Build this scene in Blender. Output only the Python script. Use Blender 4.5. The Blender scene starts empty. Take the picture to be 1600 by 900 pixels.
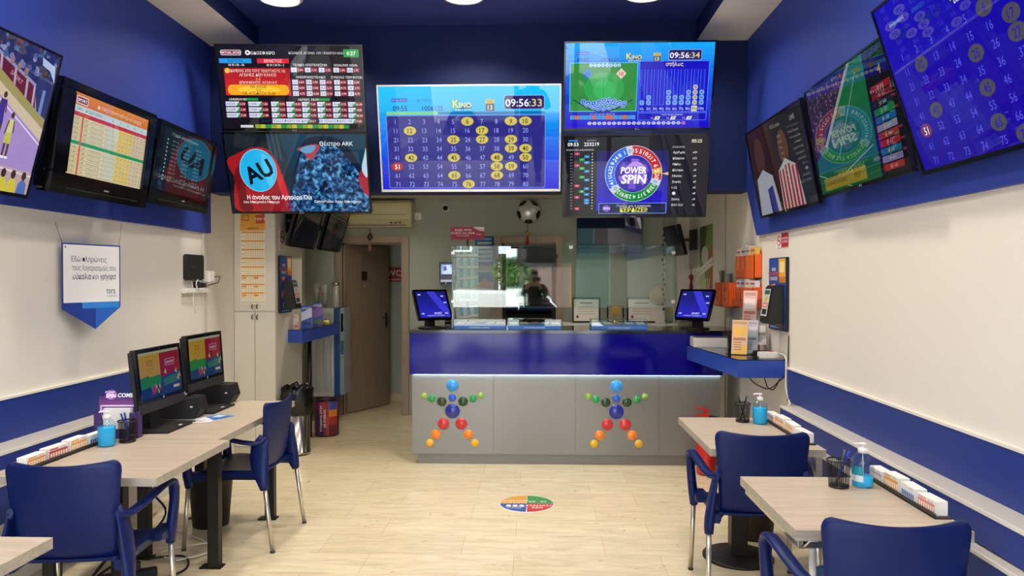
import bpy, bmesh, math, random
from mathutils import Vector, Matrix, Euler
random.seed(7)
S = bpy.context.scene
COL = S.collection
PI = math.pi
# ------------------------------------------------------------------ camera, sky, exposure
F_PX, CAM_H = 1155.0, 1.58
YAW, PIT = math.atan(39 / F_PX), math.atan(14 / F_PX)
FWD = Vector((-math.sin(YAW) * math.cos(PIT), math.cos(YAW) * math.cos(PIT), -math.sin(PIT)))
RGT = Vector((math.cos(YAW), math.sin(YAW), 0))
UPV = RGT.cross(FWD)
cam = bpy.data.cameras.new('camera')
cam.sensor_width = 36.0
cam.lens = F_PX * 36 / 1600
cam.clip_start = 0.02
cam_o = bpy.data.objects.new('camera', cam)
cam_o.location = (0, 0, CAM_H)
cam_o.rotation_euler = FWD.to_track_quat('-Z', 'Y').to_euler()
COL.objects.link(cam_o)
S.camera = cam_o
w = bpy.data.worlds.new('sky'); S.world = w; w.use_nodes = True
bg = w.node_tree.nodes['Background']
bg.inputs['Color'].default_value = (0.80, 0.90, 1.0, 1)
bg.inputs['Strength'].default_value = 9.5
sun_l = bpy.data.lights.new('sun', 'SUN'); sun_l.energy = 28.0; sun_l.angle = 0.01; sun_l.color = (1.0, 0.95, 0.88)
sun_o = bpy.data.objects.new('sun', sun_l); COL.objects.link(sun_o); sun_o.rotation_euler = Vector((0.25, -0.55, -0.80)).to_track_quat('-Z', 'Y').to_euler()
S.view_settings.view_transform = 'Standard'
S.view_settings.look = 'None'
S.view_settings.gamma = 1
S.view_settings.use_curve_mapping = False
S.view_settings.exposure = 0.12
LAMP_W = 18.0          # each round ceiling lamp
LAMP_COL = (1.0, 0.91, 0.80)
SCREEN = 0.95          # screen brightness

def ray(x, y): return FWD + RGT * ((x - 800) / F_PX) + UPV * ((450 - y) / F_PX)
def at_y(x, y, Y): d = ray(x, y); return Vector((0, 0, CAM_H)) + d * (Y / d.y)
def at_x(x, y, X): d = ray(x, y); return Vector((0, 0, CAM_H)) + d * (X / d.x)
def at_z(x, y, Z): d = ray(x, y); return Vector((0, 0, CAM_H)) + d * ((Z - CAM_H) / d.z)

# ------------------------------------------------------------------ materials
def lin(h):
    h = h.lstrip('#'); o = []
    for i in (0, 2, 4):
        c = int(h[i:i + 2], 16) / 255
        o.append(c / 12.92 if c <= 0.04045 else ((c + 0.055) / 1.055) ** 2.4)
    return (o[0], o[1], o[2], 1)
MC = {}
def mat(name, hexc, rough=0.5, metal=0.0, noise=0.0, scale=6.0, bump=0.0, bscale=60.0, spec=0.5, coat=0.0, alpha=1.0, trans=0.0, ior=1.5):
    if name in MC: return MC[name]
    m = bpy.data.materials.new(name); m.use_nodes = True
    nt = m.node_tree; b = nt.nodes['Principled BSDF']
    c = lin(hexc)
    b.inputs['Base Color'].default_value = c
    b.inputs['Roughness'].default_value = rough
    b.inputs['Metallic'].default_value = metal
    b.inputs['Specular IOR Level'].default_value = spec
    b.inputs['Coat Weight'].default_value = coat
    b.inputs['Coat Roughness'].default_value = 0.06
    b.inputs['Alpha'].default_value = alpha
    b.inputs['Transmission Weight'].default_value = trans
    b.inputs['IOR'].default_value = ior
    if noise or bump:
        tc = nt.nodes.new('ShaderNodeTexCoord')
    if noise:
        n = nt.nodes.new('ShaderNodeTexNoise'); n.inputs['Scale'].default_value = scale; n.inputs['Detail'].default_value = 4
        r = nt.nodes.new('ShaderNodeMix'); r.data_type = 'RGBA'
        r.inputs['A'].default_value = tuple(v * (1 - noise) for v in c[:3]) + (1,)
        r.inputs['B'].default_value = tuple(min(1, v * (1 + noise)) for v in c[:3]) + (1,)
        nt.links.new(tc.outputs['Object'], n.inputs['Vector'])
        nt.links.new(n.outputs['Fac'], r.inputs['Factor'])
        nt.links.new(r.outputs['Result'], b.inputs['Base Color'])
    if bump:
        n2 = nt.nodes.new('ShaderNodeTexNoise'); n2.inputs['Scale'].default_value = bscale
        bp = nt.nodes.new('ShaderNodeBump'); bp.inputs['Strength'].default_value = bump; bp.inputs['Distance'].default_value = 0.01
        nt.links.new(tc.outputs['Object'], n2.inputs['Vector'])
        nt.links.new(n2.outputs['Fac'], bp.inputs['Height'])
        nt.links.new(bp.outputs['Normal'], b.inputs['Normal'])
    MC[name] = m
    return m
def emis(name, hexc, strength, rough=0.5):
    if name in MC: return MC[name]
    m = mat(name, '101010', rough)
    b = m.node_tree.nodes['Principled BSDF']
    b.inputs['Emission Color'].default_value = lin(hexc)
    b.inputs['Emission Strength'].default_value = strength
    return m
def scr(hexc, k=1.0, ior=1.62):     # a lit pixel colour behind glossy screen glass; k is how bright the set is
    n = 'screen_%s_%.2f_%.2f' % (hexc, k, ior)
    if n in MC: return MC[n]
    if hexc == 'crowd':      # an out-of-focus crowd on a screen: soft speckle of dark to pale blue
        m = mat(n, '050507', 0.015, spec=0.5, ior=ior); nt = m.node_tree; b = nt.nodes['Principled BSDF']
        tc = nt.nodes.new('ShaderNodeTexCoord'); ns = nt.nodes.new('ShaderNodeTexNoise'); ns.inputs['Scale'].default_value = 26; ns.inputs['Detail'].default_value = 1.5; ns.inputs['Distortion'].default_value = 0.8
        cr = nt.nodes.new('ShaderNodeValToRGB'); e = cr.color_ramp.elements; e[0].position = 0.38; e[0].color = lin('0a1830'); e[1].position = 0.76; e[1].color = lin('6fb8e0')
        q = cr.color_ramp.elements.new(0.54); q.color = lin('174e86')
        nt.links.new(tc.outputs['Object'], ns.inputs['Vector']); nt.links.new(ns.outputs['Fac'], cr.inputs['Fac']); nt.links.new(cr.outputs['Color'], b.inputs['Emission Color']); b.inputs['Emission Strength'].default_value = SCREEN * k
        return m
    m = mat(n, '050507', 0.015, spec=0.5, ior=ior)
    b = m.node_tree.nodes['Principled BSDF']
    b.inputs['Emission Color'].default_value = lin(hexc)
    b.inputs['Emission Strength'].default_value = SCREEN * k
    return m
def ink(hexc):            # printed paper colour
    return mat('ink_' + hexc, hexc, 0.55)
def wood(name, c1, c2, axis=0, sc=1.0, rough=0.4):
    if name in MC: return MC[name]
    m = mat(name, c1, rough); nt = m.node_tree; b = nt.nodes['Principled BSDF']
    tc = nt.nodes.new('ShaderNodeTexCoord'); mp = nt.nodes.new('ShaderNodeMapping')
    s = [14 * sc] * 3; s[axis] = 0.9 * sc
    mp.inputs['Scale'].default_value = s
    n = nt.nodes.new('ShaderNodeTexNoise'); n.inputs['Scale'].default_value = 2.2; n.inputs['Detail'].default_value = 8; n.inputs['Roughness'].default_value = 0.65
    n.inputs['Distortion'].default_value = 0.6
    cr = nt.nodes.new('ShaderNodeValToRGB')
    cr.color_ramp.elements[0].position = 0.3; cr.color_ramp.elements[0].color = lin(c2)
    cr.color_ramp.elements[1].position = 0.7; cr.color_ramp.elements[1].color = lin(c1)
    nt.links.new(tc.outputs['Object'], mp.inputs['Vector']); nt.links.new(mp.outputs['Vector'], n.inputs['Vector'])
    nt.links.new(n.outputs['Fac'], cr.inputs['Fac']); nt.links.new(cr.outputs['Color'], b.inputs['Base Color'])
    return m
def clear_glass(name, tint='f4fbf8', ior=1.5):   # thin clear sheet: see-through plus Fresnel reflection
    if name in MC: return MC[name]
    m = bpy.data.materials.new(name); m.use_nodes = True; nt = m.node_tree; nt.nodes.clear()
    o = nt.nodes.new('ShaderNodeOutputMaterial'); mx = nt.nodes.new('ShaderNodeMixShader'); lw = nt.nodes.new('ShaderNodeLayerWeight'); pw = nt.nodes.new('ShaderNodeMath'); fr = nt.nodes.new('ShaderNodeMath')
    t = nt.nodes.new('ShaderNodeBsdfTransparent'); g = nt.nodes.new('ShaderNodeBsdfGlossy')
    t.inputs['Color'].default_value = lin(tint); g.inputs['Roughness'].default_value = 0.0
    f0 = ((ior - 1) / (ior + 1)) ** 2; lw.inputs['Blend'].default_value = 0.5      # Schlick: the same from both sides of the thin sheet
    pw.operation = 'POWER'; pw.inputs[1].default_value = 5.0; fr.operation = 'MULTIPLY_ADD'; fr.inputs[1].default_value = 1 - f0; fr.inputs[2].default_value = f0
    nt.links.new(lw.outputs['Facing'], pw.inputs[0]); nt.links.new(pw.outputs[0], fr.inputs[0])
    nt.links.new(fr.outputs[0], mx.inputs[0]); nt.links.new(t.outputs[0], mx.inputs[1]); nt.links.new(g.outputs[0], mx.inputs[2]); nt.links.new(mx.outputs[0], o.inputs[0])
    MC[name] = m
    return m
def wire_mesh(name, hexc, ka=36, kz=230.0):       # woven wire of the pen cups: holes are really open
    m = mat(name, hexc, 0.4, metal=0.3); nt = m.node_tree; b = nt.nodes['Principled BSDF']
    tc = nt.nodes.new('ShaderNodeTexCoord'); sx = nt.nodes.new('ShaderNodeSeparateXYZ')
    nt.links.new(tc.outputs['Object'], sx.inputs[0])
    def M(op, a, bb=None):
        n = nt.nodes.new('ShaderNodeMath'); n.operation = op
        for i, v in enumerate((a, bb)):
            if v is None: continue
            if isinstance(v, (int, float)): n.inputs[i].default_value = v
            else: nt.links.new(v, n.inputs[i])
        return n.outputs[0]
    a = M('ARCTAN2', sx.outputs['Y'], sx.outputs['X'])
    u = M('FRACT', M('MULTIPLY', a, ka / (2 * PI))); v = M('FRACT', M('MULTIPLY', sx.outputs['Z'], kz))
    al = M('MAXIMUM', M('LESS_THAN', u, 0.3), M('LESS_THAN', v, 0.3))
    nt.links.new(al, b.inputs['Alpha'])
    return m

WHITE = mat('white_wall', 'e4dfd3', 0.6, noise=0.03, scale=1.5, bump=0.05, bscale=90)
BLUEWALL = mat('blue_wall_paint', '2a409c', 0.55, spec=0.4, noise=0.03, scale=1.2)
NAVY = mat('bulkhead_blue_paint', '14235a', 0.6, spec=0.3, noise=0.03, scale=1.0)
CEILB = mat('ceiling_blue_paint', '3d4690', 0.5, noise=0.04)
SOFF = mat('soffit_beige', 'f2ece0', 0.6, noise=0.02)
STRIPE = mat('blue_wall_panel', '1c3686', 0.45, noise=0.05, scale=2)
LEDGE = mat('ledge_white', 'cfc9bb', 0.4, noise=0.05, scale=3)
EDGE = mat('edge_trim_white', 'e8e2d2', 0.4)
GREYW = mat('rear_wall_grey', 'a3a898', 0.65, noise=0.03, scale=2)
BLACK = mat('black_plastic', '0b0b0d', 0.3)
BLACKM = mat('black_matt_plastic', '131315', 0.55)
GLOSSB = mat('gloss_black', '08080a', 0.12)
DARKG = mat('dark_grey_plastic', '2a2a2c', 0.45)
CHAIRB = mat('chair_blue_plastic', '061a54', 0.38, spec=0.25, noise=0.04, scale=9, bump=0.02, bscale=400)
ALU = mat('brushed_aluminium', 'c9c4b8', 0.32, metal=0.9)
STEEL = mat('stainless_steel', 'b9b2a4', 0.18, metal=1.0)
PAPER = mat('white_paper', 'f0ede6', 0.6)
WPLAST = mat('white_plastic', 'e9e7e0', 0.35)
ORANGE = mat('orange_plastic', 'f0641e', 0.28)
TABLE = wood('table_wood', 'd0c0aa', 'b5a48e', axis=0, sc=1.0, rough=0.35)
TEDGE = wood('table_edge_wood', 'b8b0a2', '928a7e', axis=0, sc=1.5, rough=0.5)
DOORW = wood('door_wood', '97856e', '7b6a55', axis=2, sc=1.3, rough=0.5)
FRAMEW = wood('door_frame_wood', 'a8967e', '8d7c67', axis=2, sc=1.2, rough=0.5)
GLASS = clear_glass('clear_glass'); SGLASS = clear_glass('screen_glass', 'eef6f2', 1.72)
CABLEB = mat('black_cable', '0d0d0d', 0.5)
RED = mat('red_paint', 'c4201c', 0.35)

# ------------------------------------------------------------------ mesh builder
class MB:
    def __init__(s): s.bm = bmesh.new(); s.mats = []
    def mi(s, m):
        if m not in s.mats: s.mats.append(m)
        return s.mats.index(m)
    def _fin(s, faces, m, smooth=False):
        i = s.mi(m)
        for f in faces: f.material_index = i; f.smooth = smooth
    def box(s, lo, hi, m, bev=0.0, M=None, seg=2):
        r = bmesh.ops.create_cube(s.bm, size=1)
        vs = r['verts']
        for v in vs:
            v.co = Vector(tuple(lo[k] + (v.co[k] + 0.5) * (hi[k] - lo[k]) for k in range(3)))
        fs = {f for v in vs for f in v.link_faces}
        s._fin(fs, m)
        if bev:
            es = {e for v in vs for e in v.link_edges}
            r = bmesh.ops.bevel(s.bm, geom=list(es), offset=bev, segments=seg, affect='EDGES', clamp_overlap=True)
            fs2 = {f for v in r['verts'] for f in v.link_faces}
            s._fin(fs2, m, False)
            vs = list({v for f in fs2 for v in f.verts} | {v for v in r['verts']})
        if M is not None:
            vv = {v for v in vs if v.is_valid}
            for v in vv: v.co = M @ v.co
        return s
    def face(s, pts, m, smooth=False):
        f = s.bm.faces.new([s.bm.verts.new(p) for p in pts]); s._fin([f], m, smooth); return s
    def prism(s, poly, axis, a, b, m, bev=0.0, M=None, smooth=False):
        """poly of 2-D points in the plane across `axis`, extruded from a to b"""
        def P(u, v, t):
            return Vector((t, u, v)) if axis == 0 else Vector((u, t, v)) if axis == 1 else Vector((u, v, t))
        A = [s.bm.verts.new(P(u, v, a)) for u, v in poly]; B = [s.bm.verts.new(P(u, v, b)) for u, v in poly]
        n = len(poly); fs = [s.bm.faces.new(A[::-1]), s.bm.faces.new(B)]
        for k in range(n): fs.append(s.bm.faces.new((A[k], A[(k + 1) % n], B[(k + 1) % n], B[k])))
        s._fin(fs, m)
        if smooth:
            for f in fs[2:]: f.smooth = True
        vs = A + B
        if bev:
            es = {e for f in fs[:2] for e in f.edges}
            r = bmesh.ops.bevel(s.bm, geom=list(es), offset=bev, segments=2, affect='EDGES', clamp_overlap=True)
            fs2 = {f for v in r['verts'] for f in v.link_faces}
            s._fin(fs2, m); vs = list({v for f in fs2 for v in f.verts})
        if M is not None:
            for v in set(vs): v.co = M @ v.co
        return s
    def sweep(s, pts, prof, m, closed=False, smooth=True, up=Vector((0, 0, 1)), caps=True):
        """prof(k) -> list of 2-D points (side, up) at path point k"""
        pts = [Vector(p) for p in pts]; rings = []; n = len(pts); side0 = None
        for k, p in enumerate(pts):
            t = (pts[min(k + 1, n - 1)] - pts[max(k - 1, 0)]).normalized()
            if side0 is None:
                side = t.cross(up)
                if side.length < 1e-4: side = t.cross(Vector((1, 0, 0)))
            else: side = side0 - t * side0.dot(t)
            side.normalize(); side0 = side; u = side.cross(t)
            rings.append([s.bm.verts.new(p + side * a + u * b) for a, b in prof(k)])
        fs = []; c = len(rings[0])
        for k in range(n - 1):
            for j in range(c):
                fs.append(s.bm.faces.new((rings[k][j], rings[k][(j + 1) % c], rings[k + 1][(j + 1) % c], rings[k + 1][j])))
        s._fin(fs, m, smooth)
        if caps: s._fin([s.bm.faces.new(rings[0][::-1]), s.bm.faces.new(rings[-1])], m)
        return s
    def tube(s, pts, r, m, n=8, r2=None, smooth=True):
        k_n = len(pts)
        def prof(k):
            rr = r if r2 is None else r + (r2 - r) * k / (k_n - 1)
            return [(rr * math.cos(2 * PI * j / n), rr * math.sin(2 * PI * j / n)) for j in range(n)]
        return s.sweep(pts, prof, m, smooth=smooth)
    def lathe(s, prof, m, n=24, c=(0, 0, 0), M=None, smooth=True, mats=None):
        rings = []; vs = []
        for r, z in prof:
            if r < 1e-5: ring = [s.bm.verts.new((c[0], c[1], c[2] + z))]
            else: ring = [s.bm.verts.new((c[0] + r * math.cos(2 * PI * j / n), c[1] + r * math.sin(2 * PI * j / n), c[2] + z)) for j in range(n)]
            rings.append(ring); vs += ring
        for k in range(len(rings) - 1):
            A, B = rings[k], rings[k + 1]; fs = []
            for j in range(n):
                a, b = A[j % len(A)], A[(j + 1) % len(A)]; d, e = B[j % len(B)], B[(j + 1) % len(B)]
                q = []
                for v in (a, b, e, d):
                    if v not in q: q.append(v)
                if len(q) > 2: fs.append(s.bm.faces.new(q))
            s._fin(fs, (mats[k] if mats else m), smooth)
        if M is not None:
            for v in vs: v.co = M @ v.co
        return s
    def ball(s, c, r, m, sub=2, sc=(1, 1, 1)):
        q = bmesh.ops.create_icosphere(s.bm, subdivisions=sub, radius=1)
        for v in q['verts']: v.co = Vector(tuple(c[k] + v.co[k] * r * sc[k] for k in range(3)))
        s._fin({f for v in q['verts'] for f in v.link_faces}, m, True); return s
    def build(s, name, parent=None, loc=None, rot=None):
        me = bpy.data.meshes.new(name)
        bmesh.ops.recalc_face_normals(s.bm, faces=s.bm.faces[:]) if getattr(s, 'recalc', True) else None
        s.bm.to_mesh(me); s.bm.free()
        for m in s.mats: me.materials.append(m)
        o = bpy.data.objects.new(name, me); COL.objects.link(o)
        if parent: o.parent = parent
        if loc is not None: o.location = loc
        if rot is not None: o.rotation_euler = rot
        return o

def tag(o, label=None, cat=None, group=None, kind=None):
    if label: o['label'] = label
    if cat: o['category'] = cat
    if group: o['group'] = group
    if kind: o['kind'] = kind
    return o
def thing(name, loc, label, cat, group=None, rot=(0, 0, 0)):
    o = bpy.data.objects.new(name, None); o.empty_display_size = 0.05
    COL.objects.link(o); o.location = loc; o.rotation_euler = rot
    return tag(o, label, cat, group)
def struct(name, mb, loc=None): return tag(mb.build(name, loc=loc), kind='structure')
def copy_thing(src, loc, rot=None, label=None, group=None):
    r = src.copy(); COL.objects.link(r); r.location = loc
    if rot is not None: r.rotation_euler = rot
    if label: r['label'] = label
    if group: r['group'] = group
    def kids(a, b):
        for ch in [o for o in COL.objects if o.parent == a]:
            c = ch.copy(); COL.objects.link(c); c.parent = b; kids(ch, c)
    kids(src, r)
    return r

# ------------------------------------------------------------------ flat pictures: lit screens and printed sheets
GC = {}
def glyphs(txt, bold):
    k = (txt, bold)
    if k in GC: return GC[k]
    c = bpy.data.curves.new('text', 'FONT'); c.body = txt; c.size = 1; c.resolution_u = 2; c.fill_mode = 'FRONT'
    c.offset = bold * 0.55
    o = bpy.data.objects.new('text', c); COL.objects.link(o)
    me = o.evaluated_get(bpy.context.evaluated_depsgraph_get()).to_mesh()
    vs = [(v.co.x, v.co.y) for v in me.vertices]; fs = [tuple(p.vertices) for p in me.polygons]
    COL.objects.unlink(o); bpy.data.objects.remove(o); bpy.data.curves.remove(c)
    GC[k] = (vs, fs)
    return GC[k]
class Canvas:
    """a flat picture in x (right) and z (up), seen from -y; drawn in its own units (origin top left, y down)"""
    def __init__(s, W, H, w, h, mf=scr, step=0.00025):
        s.W, s.H, s.w, s.h, s.mf, s.step = W, H, w, h, mf, step
        s.mb = MB(); s.mb.recalc = False; s.layer = 0
    def P(s, x, y, ly): return Vector(((x / s.W - 0.5) * s.w, -ly * s.step, (0.5 - y / s.H) * s.h))
    def poly(s, pts, c, ly=None):
        ly = s.layer if ly is None else ly
        q = [s.P(x, y, ly) for x, y in pts]
        a = sum(q[k].x * q[(k + 1) % len(q)].z - q[(k + 1) % len(q)].x * q[k].z for k in range(len(q)))
        if a < 0: q = q[::-1]
        s.mb.face(q, s.mf(c)); return s
    def blob(s, pts, c, ly=None):
        n = len(pts); out = []
        for k in range(n):
            a, b, c_, d = (Vector(pts[(k + j) % n]) for j in (-1, 0, 1, 2))
            for j in range(6): t = j / 6; out.append(tuple(0.5 * ((2 * b) + (c_ - a) * t + (2 * a - 5 * b + 4 * c_ - d) * t * t + (3 * b - a - 3 * c_ + d) * t ** 3)))
        out = [(min(s.W, max(0, x)), min(s.H, max(0, y))) for x, y in out]
        return s.poly(out, c, ly)
    def rect(s, x, y, w, h, c, ly=None): return s.poly([(x, y), (x + w, y), (x + w, y + h), (x, y + h)], c, ly)
    def rrect(s, x, y, w, h, r, c, ly=None):
        p = []
        for cx, cy, a0 in ((x + w - r, y + r, -90), (x + w - r, y + h - r, 0), (x + r, y + h - r, 90), (x + r, y + r, 180)):
            for k in range(5):
                a = math.radians(a0 + k * 22.5); p.append((cx + r * math.cos(a), cy + r * math.sin(a)))
        return s.poly(p, c, ly)
    def grad(s, x, y, w, h, c1, c2, n=12, ly=None, horiz=False):
        a = [int(c1[i:i + 2], 16) for i in (0, 2, 4)]; b = [int(c2[i:i + 2], 16) for i in (0, 2, 4)]
        for k in range(n):
            t = (k + 0.5) / n; c = '%02x%02x%02x' % tuple(int(a[i] + (b[i] - a[i]) * t) for i in range(3))
            if horiz: s.rect(x + w * k / n, y, w / n, h, c, ly)
            else: s.rect(x, y + h * k / n, w, h / n, c, ly)
        return s
    def ell(s, cx, cy, rx, ry, c, ly=None, n=28): return s.poly([(cx + rx * math.cos(2 * PI * k / n), cy + ry * math.sin(2 * PI * k / n)) for k in range(n)], c, ly)
    def ring(s, cx, cy, r0, r1, a0, a1, c, ly=None, n=8):
        p = []
        for k in range(n + 1): a = math.radians(a0 + (a1 - a0) * k / n); p.append((cx + r1 * math.cos(a), cy + r1 * math.sin(a)))
        for k in range(n, -1, -1): a = math.radians(a0 + (a1 - a0) * k / n); p.append((cx + r0 * math.cos(a), cy + r0 * math.sin(a)))
        for k in range(n):
            s.poly([p[k], p[k + 1], p[2 * n - k], p[2 * n + 1 - k]], c, ly)
        return s
    def text(s, t, x, y, size, c, al='c', bold=0.0, sx=1.0, rot=0.0, shear=0.0, ly=None, fit=None):
        """baseline-centred text: y is the middle of the capitals"""
        vs, fs = glyphs(t, bold)
        if not fs: return s
        ly = (s.layer + 1) if ly is None else ly
        x0 = min(v[0] for v in vs); x1 = max(v[0] for v in vs)
        k = size / 0.73
        if fit: sx = fit / ((x1 - x0) * k)
        ox = {'l': -x0, 'c': -(x0 + x1) / 2, 'r': -x1}[al]
        ca, sa = math.cos(rot), math.sin(rot); pts = []
        for vx, vy in vs:
            a = (vx + ox) * k * sx + vy * k * shear; b = -(vy * k - size / 2)
            pts.append(s.P(x + a * ca - b * sa, y + a * sa + b * ca, ly))
        m = s.mf(c); i = s.mb.mi(m); bv = [s.mb.bm.verts.new(p) for p in pts]
        for f in fs:
            if len(set(f)) < 3: continue
            try: fc = s.mb.bm.faces.new([bv[j] for j in f])
            except ValueError: continue
            fc.material_index = i; fc.normal_update()
            if fc.normal.y > 0: fc.normal_flip()
        return s
    def build(s, name, parent, loc=(0, 0, 0), rot=None): return s.mb.build(name, parent, loc, rot)
# ================================================================== THE ROOM
XL, XR, YB, YF = -2.70, 1.71, 8.53, -1.2
def floor_mat():
    m = mat('floor_marble_tiles', 'e2d3b0', 0.22, spec=0.45); nt = m.node_tree; b = nt.nodes['Principled BSDF']
    tc = nt.nodes.new('ShaderNodeTexCoord'); br = nt.nodes.new('ShaderNodeTexBrick')
    mp = nt.nodes.new('ShaderNodeMapping'); mp.inputs['Location'].default_value = (0.13, 0.05, 0)
    br.inputs['Scale'].default_value = 1.0; br.inputs['Brick Width'].default_value = 0.83; br.inputs['Row Height'].default_value = 0.305
    br.inputs['Mortar Size'].default_value = 0.0018; br.inputs['Mortar Smooth'].default_value = 0.3
    br.inputs['Color1'].default_value = lin('efdfbb'); br.inputs['Color2'].default_value = lin('e8d7b2'); br.inputs['Mortar'].default_value = lin('cbb893')
    br.offset = 0.37; br.offset_frequency = 2
    nt.links.new(tc.outputs['Object'], mp.inputs['Vector']); nt.links.new(mp.outputs['Vector'], br.inputs['Vector'])
    mp2 = nt.nodes.new('ShaderNodeMapping'); mp2.inputs['Scale'].default_value = (1.3, 7.0, 1)
    n = nt.nodes.new('ShaderNodeTexNoise'); n.inputs['Scale'].default_value = 2.4; n.inputs['Detail'].default_value = 9; n.inputs['Roughness'].default_value = 0.62; n.inputs['Distortion'].default_value = 1.2
    nt.links.new(tc.outputs['Object'], mp2.inputs['Vector']); nt.links.new(mp2.outputs['Vector'], n.inputs['Vector'])
    cr = nt.nodes.new('ShaderNodeValToRGB'); cr.color_ramp.elements[0].position = 0.3; cr.color_ramp.elements[0].color = (0.78, 0.76, 0.70, 1)
    cr.color_ramp.elements[1].position = 0.62; cr.color_ramp.elements[1].color = (1, 1, 1, 1)
    nt.links.new(n.outputs['Fac'], cr.inputs['Fac'])
    mx = nt.nodes.new('ShaderNodeMix'); mx.data_type = 'RGBA'; mx.blend_type = 'MULTIPLY'; mx.inputs['Factor'].default_value = 0.95
    nt.links.new(br.outputs['Color'], mx.inputs['A']); nt.links.new(cr.outputs['Color'], mx.inputs['B'])
    # worn specks and short dark cracks
    n3 = nt.nodes.new('ShaderNodeTexNoise'); n3.inputs['Scale'].default_value = 5.5; n3.inputs['Detail'].default_value = 3; n3.inputs['Distortion'].default_value = 2.5
    nt.links.new(tc.outputs['Object'], n3.inputs['Vector'])
    c3 = nt.nodes.new('ShaderNodeValToRGB'); c3.color_ramp.elements[0].position = 0.66; c3.color_ramp.elements[0].color = (1, 1, 1, 1)
    c3.color_ramp.elements[1].position = 0.74; c3.color_ramp.elements[1].color = (0.62, 0.55, 0.45, 1)
    nt.links.new(n3.outputs['Fac'], c3.inputs['Fac'])
    m2 = nt.nodes.new('ShaderNodeMix'); m2.data_type = 'RGBA'; m2.blend_type = 'MULTIPLY'; m2.inputs['Factor'].default_value = 0.8
    nt.links.new(mx.outputs['Result'], m2.inputs['A']); nt.links.new(c3.outputs['Color'], m2.inputs['B'])
    nt.links.new(m2.outputs['Result'], b.inputs['Base Color'])
    return m
FLOOR = floor_mat()
struct('floor', MB().box((-2.85, YF, -0.1), (1.9, 9.7, 0), FLOOR))
struct('wall_left', MB().box((XL - 0.12, YF, 0), (XL, YB + 0.1, 3.7), WHITE))
struct('wall_right', MB().box((XR, YF, 0), (XR + 0.12, YB + 0.1, 3.7), WHITE))
# back wall with the doorway to the washroom
DX0, DX1, DZ = -2.26, -1.56, 2.0
mb = MB(); mb.box((XL, YB, 0), (DX0, YB + 0.1, 3.7), GREYW); mb.box((DX1, YB, 0), (XR, YB + 0.1, 3.7), GREYW); mb.box((DX0, YB, DZ), (DX1, YB + 0.1, 3.7), GREYW)
struct('wall_back', mb)
mb = MB(); mb.box((-2.8, 9.5, 0), (-1.2, 9.6, 2.5), GREYW); mb.box((-1.3, YB + 0.1, 0), (-1.2, 9.5, 2.5), GREYW); mb.box((-2.8, YB + 0.1, 0), (-2.7, 9.5, 2.5), GREYW)
struct('wall_washroom', mb)
struct('ceiling_washroom', MB().box((-2.8, YB + 0.1, 2.5), (-1.2, 9.6, 2.6), GREYW))
struct('baseboard_washroom', MB().box((-2.7, 9.485, 0), (-1.3, 9.5, 0.1), mat('baseboard_tile', 'cbb994', 0.3)))
# front wall: a wide glazed opening on to the street behind the viewer
mb = MB(); mb.box((XL, YF - 0.12, 0), (-2.45, YF, 3.7), WHITE); mb.box((1.45, YF - 0.12, 0), (XR, YF, 3.7), WHITE); mb.box((-2.45, YF - 0.12, 2.62), (1.45, YF, 3.7), NAVY)
struct('wall_front', mb)
struct('ceiling', MB().box((XL, YF, 3.64), (XR, 6.25, 3.74), CEILB))
mb = MB(); mb.box((XL, YF, 3.49), (-2.285, 6.0, 3.64), SOFF); mb.box((-2.285, YF, 3.487), (-2.28, 6.0, 3.64), NAVY)
struct('trim_1', mb)
mb = MB(); mb.box((1.275, YF, 3.49), (XR, 6.0, 3.64), SOFF); mb.box((1.27, YF, 3.487), (1.275, 6.0, 3.64), NAVY)
struct('trim_2', mb)
struct('wall_bulkhead', MB().box((XL, 6.0, 2.29), (XR, 6.25, 3.64), NAVY))
struct('ceiling_rear', MB().box((XL, 6.25, 2.50), (XR, YB, 2.6), mat('rear_ceiling', 'cfcabb', 0.6)))
# blue panels high on both side walls
struct('wall_left_panel', MB().box((XL, YF, 1.955), (XL + 0.03, 5.98, 3.49), BLUEWALL, bev=0.003))
mb = MB(); mb.prism([(YF, 1.915), (5.73, 1.915), (5.99, 2.29), (5.99, 3.49), (YF, 3.49)], 0, XR - 0.03, XR, BLUEWALL)
struct('wall_right_panel', mb)
# stepped blue dado boards with pale ledges
def dado(n, side, y1a, y1b, y2, y3=None):
    y3 = y3 or y2
    x = XL if side < 0 else XR; s = -side
    def bx(mb, a, b, y0, y1, z0, z1, m): mb.box((min(x + s * a, x + s * b), y0, z0), (max(x + s * a, x + s * b), y1, z1), m)
    d1, d2 = (0.14, 0.19) if side > 0 else (0.19, 0.24)
    mb = MB()
    bx(mb, 0, 0.02, y1a, y2, 0.757, 0.972, STRIPE); bx(mb, 0, 0.024, y1a, y2, 0.972, 0.984, EDGE)
    struct('trim_%d' % n, mb)
    mb = MB()
    bx(mb, 0, d1, y1b, y3, 0.64, 0.755, STRIPE); bx(mb, 0, d1 - 0.006, y1b, y3, 0.755, 0.760, LEDGE); bx(mb, d1 - 0.006, d1 + 0.003, y1b, y3, 0.752, 0.766, EDGE)
    struct('trim_%d' % (n + 1), mb)
    mb = MB()
    bx(mb, 0, d2, y1b, y3, 0.45, 0.628, STRIPE); bx(mb, 0, d2 - 0.006, y1b, y3, 0.628, 0.633, LEDGE); bx(mb, d2 - 0.006, d2 + 0.003, y1b, y3, 0.625, 0.638, EDGE)
    struct('trim_%d' % (n + 2), mb)
dado(3, 1, YF, YF, 5.05, 4.82)
# the right boards stop a little apart: the lower two start nearer the viewer
dado(6, -1, YF, YF, 5.2)
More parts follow.
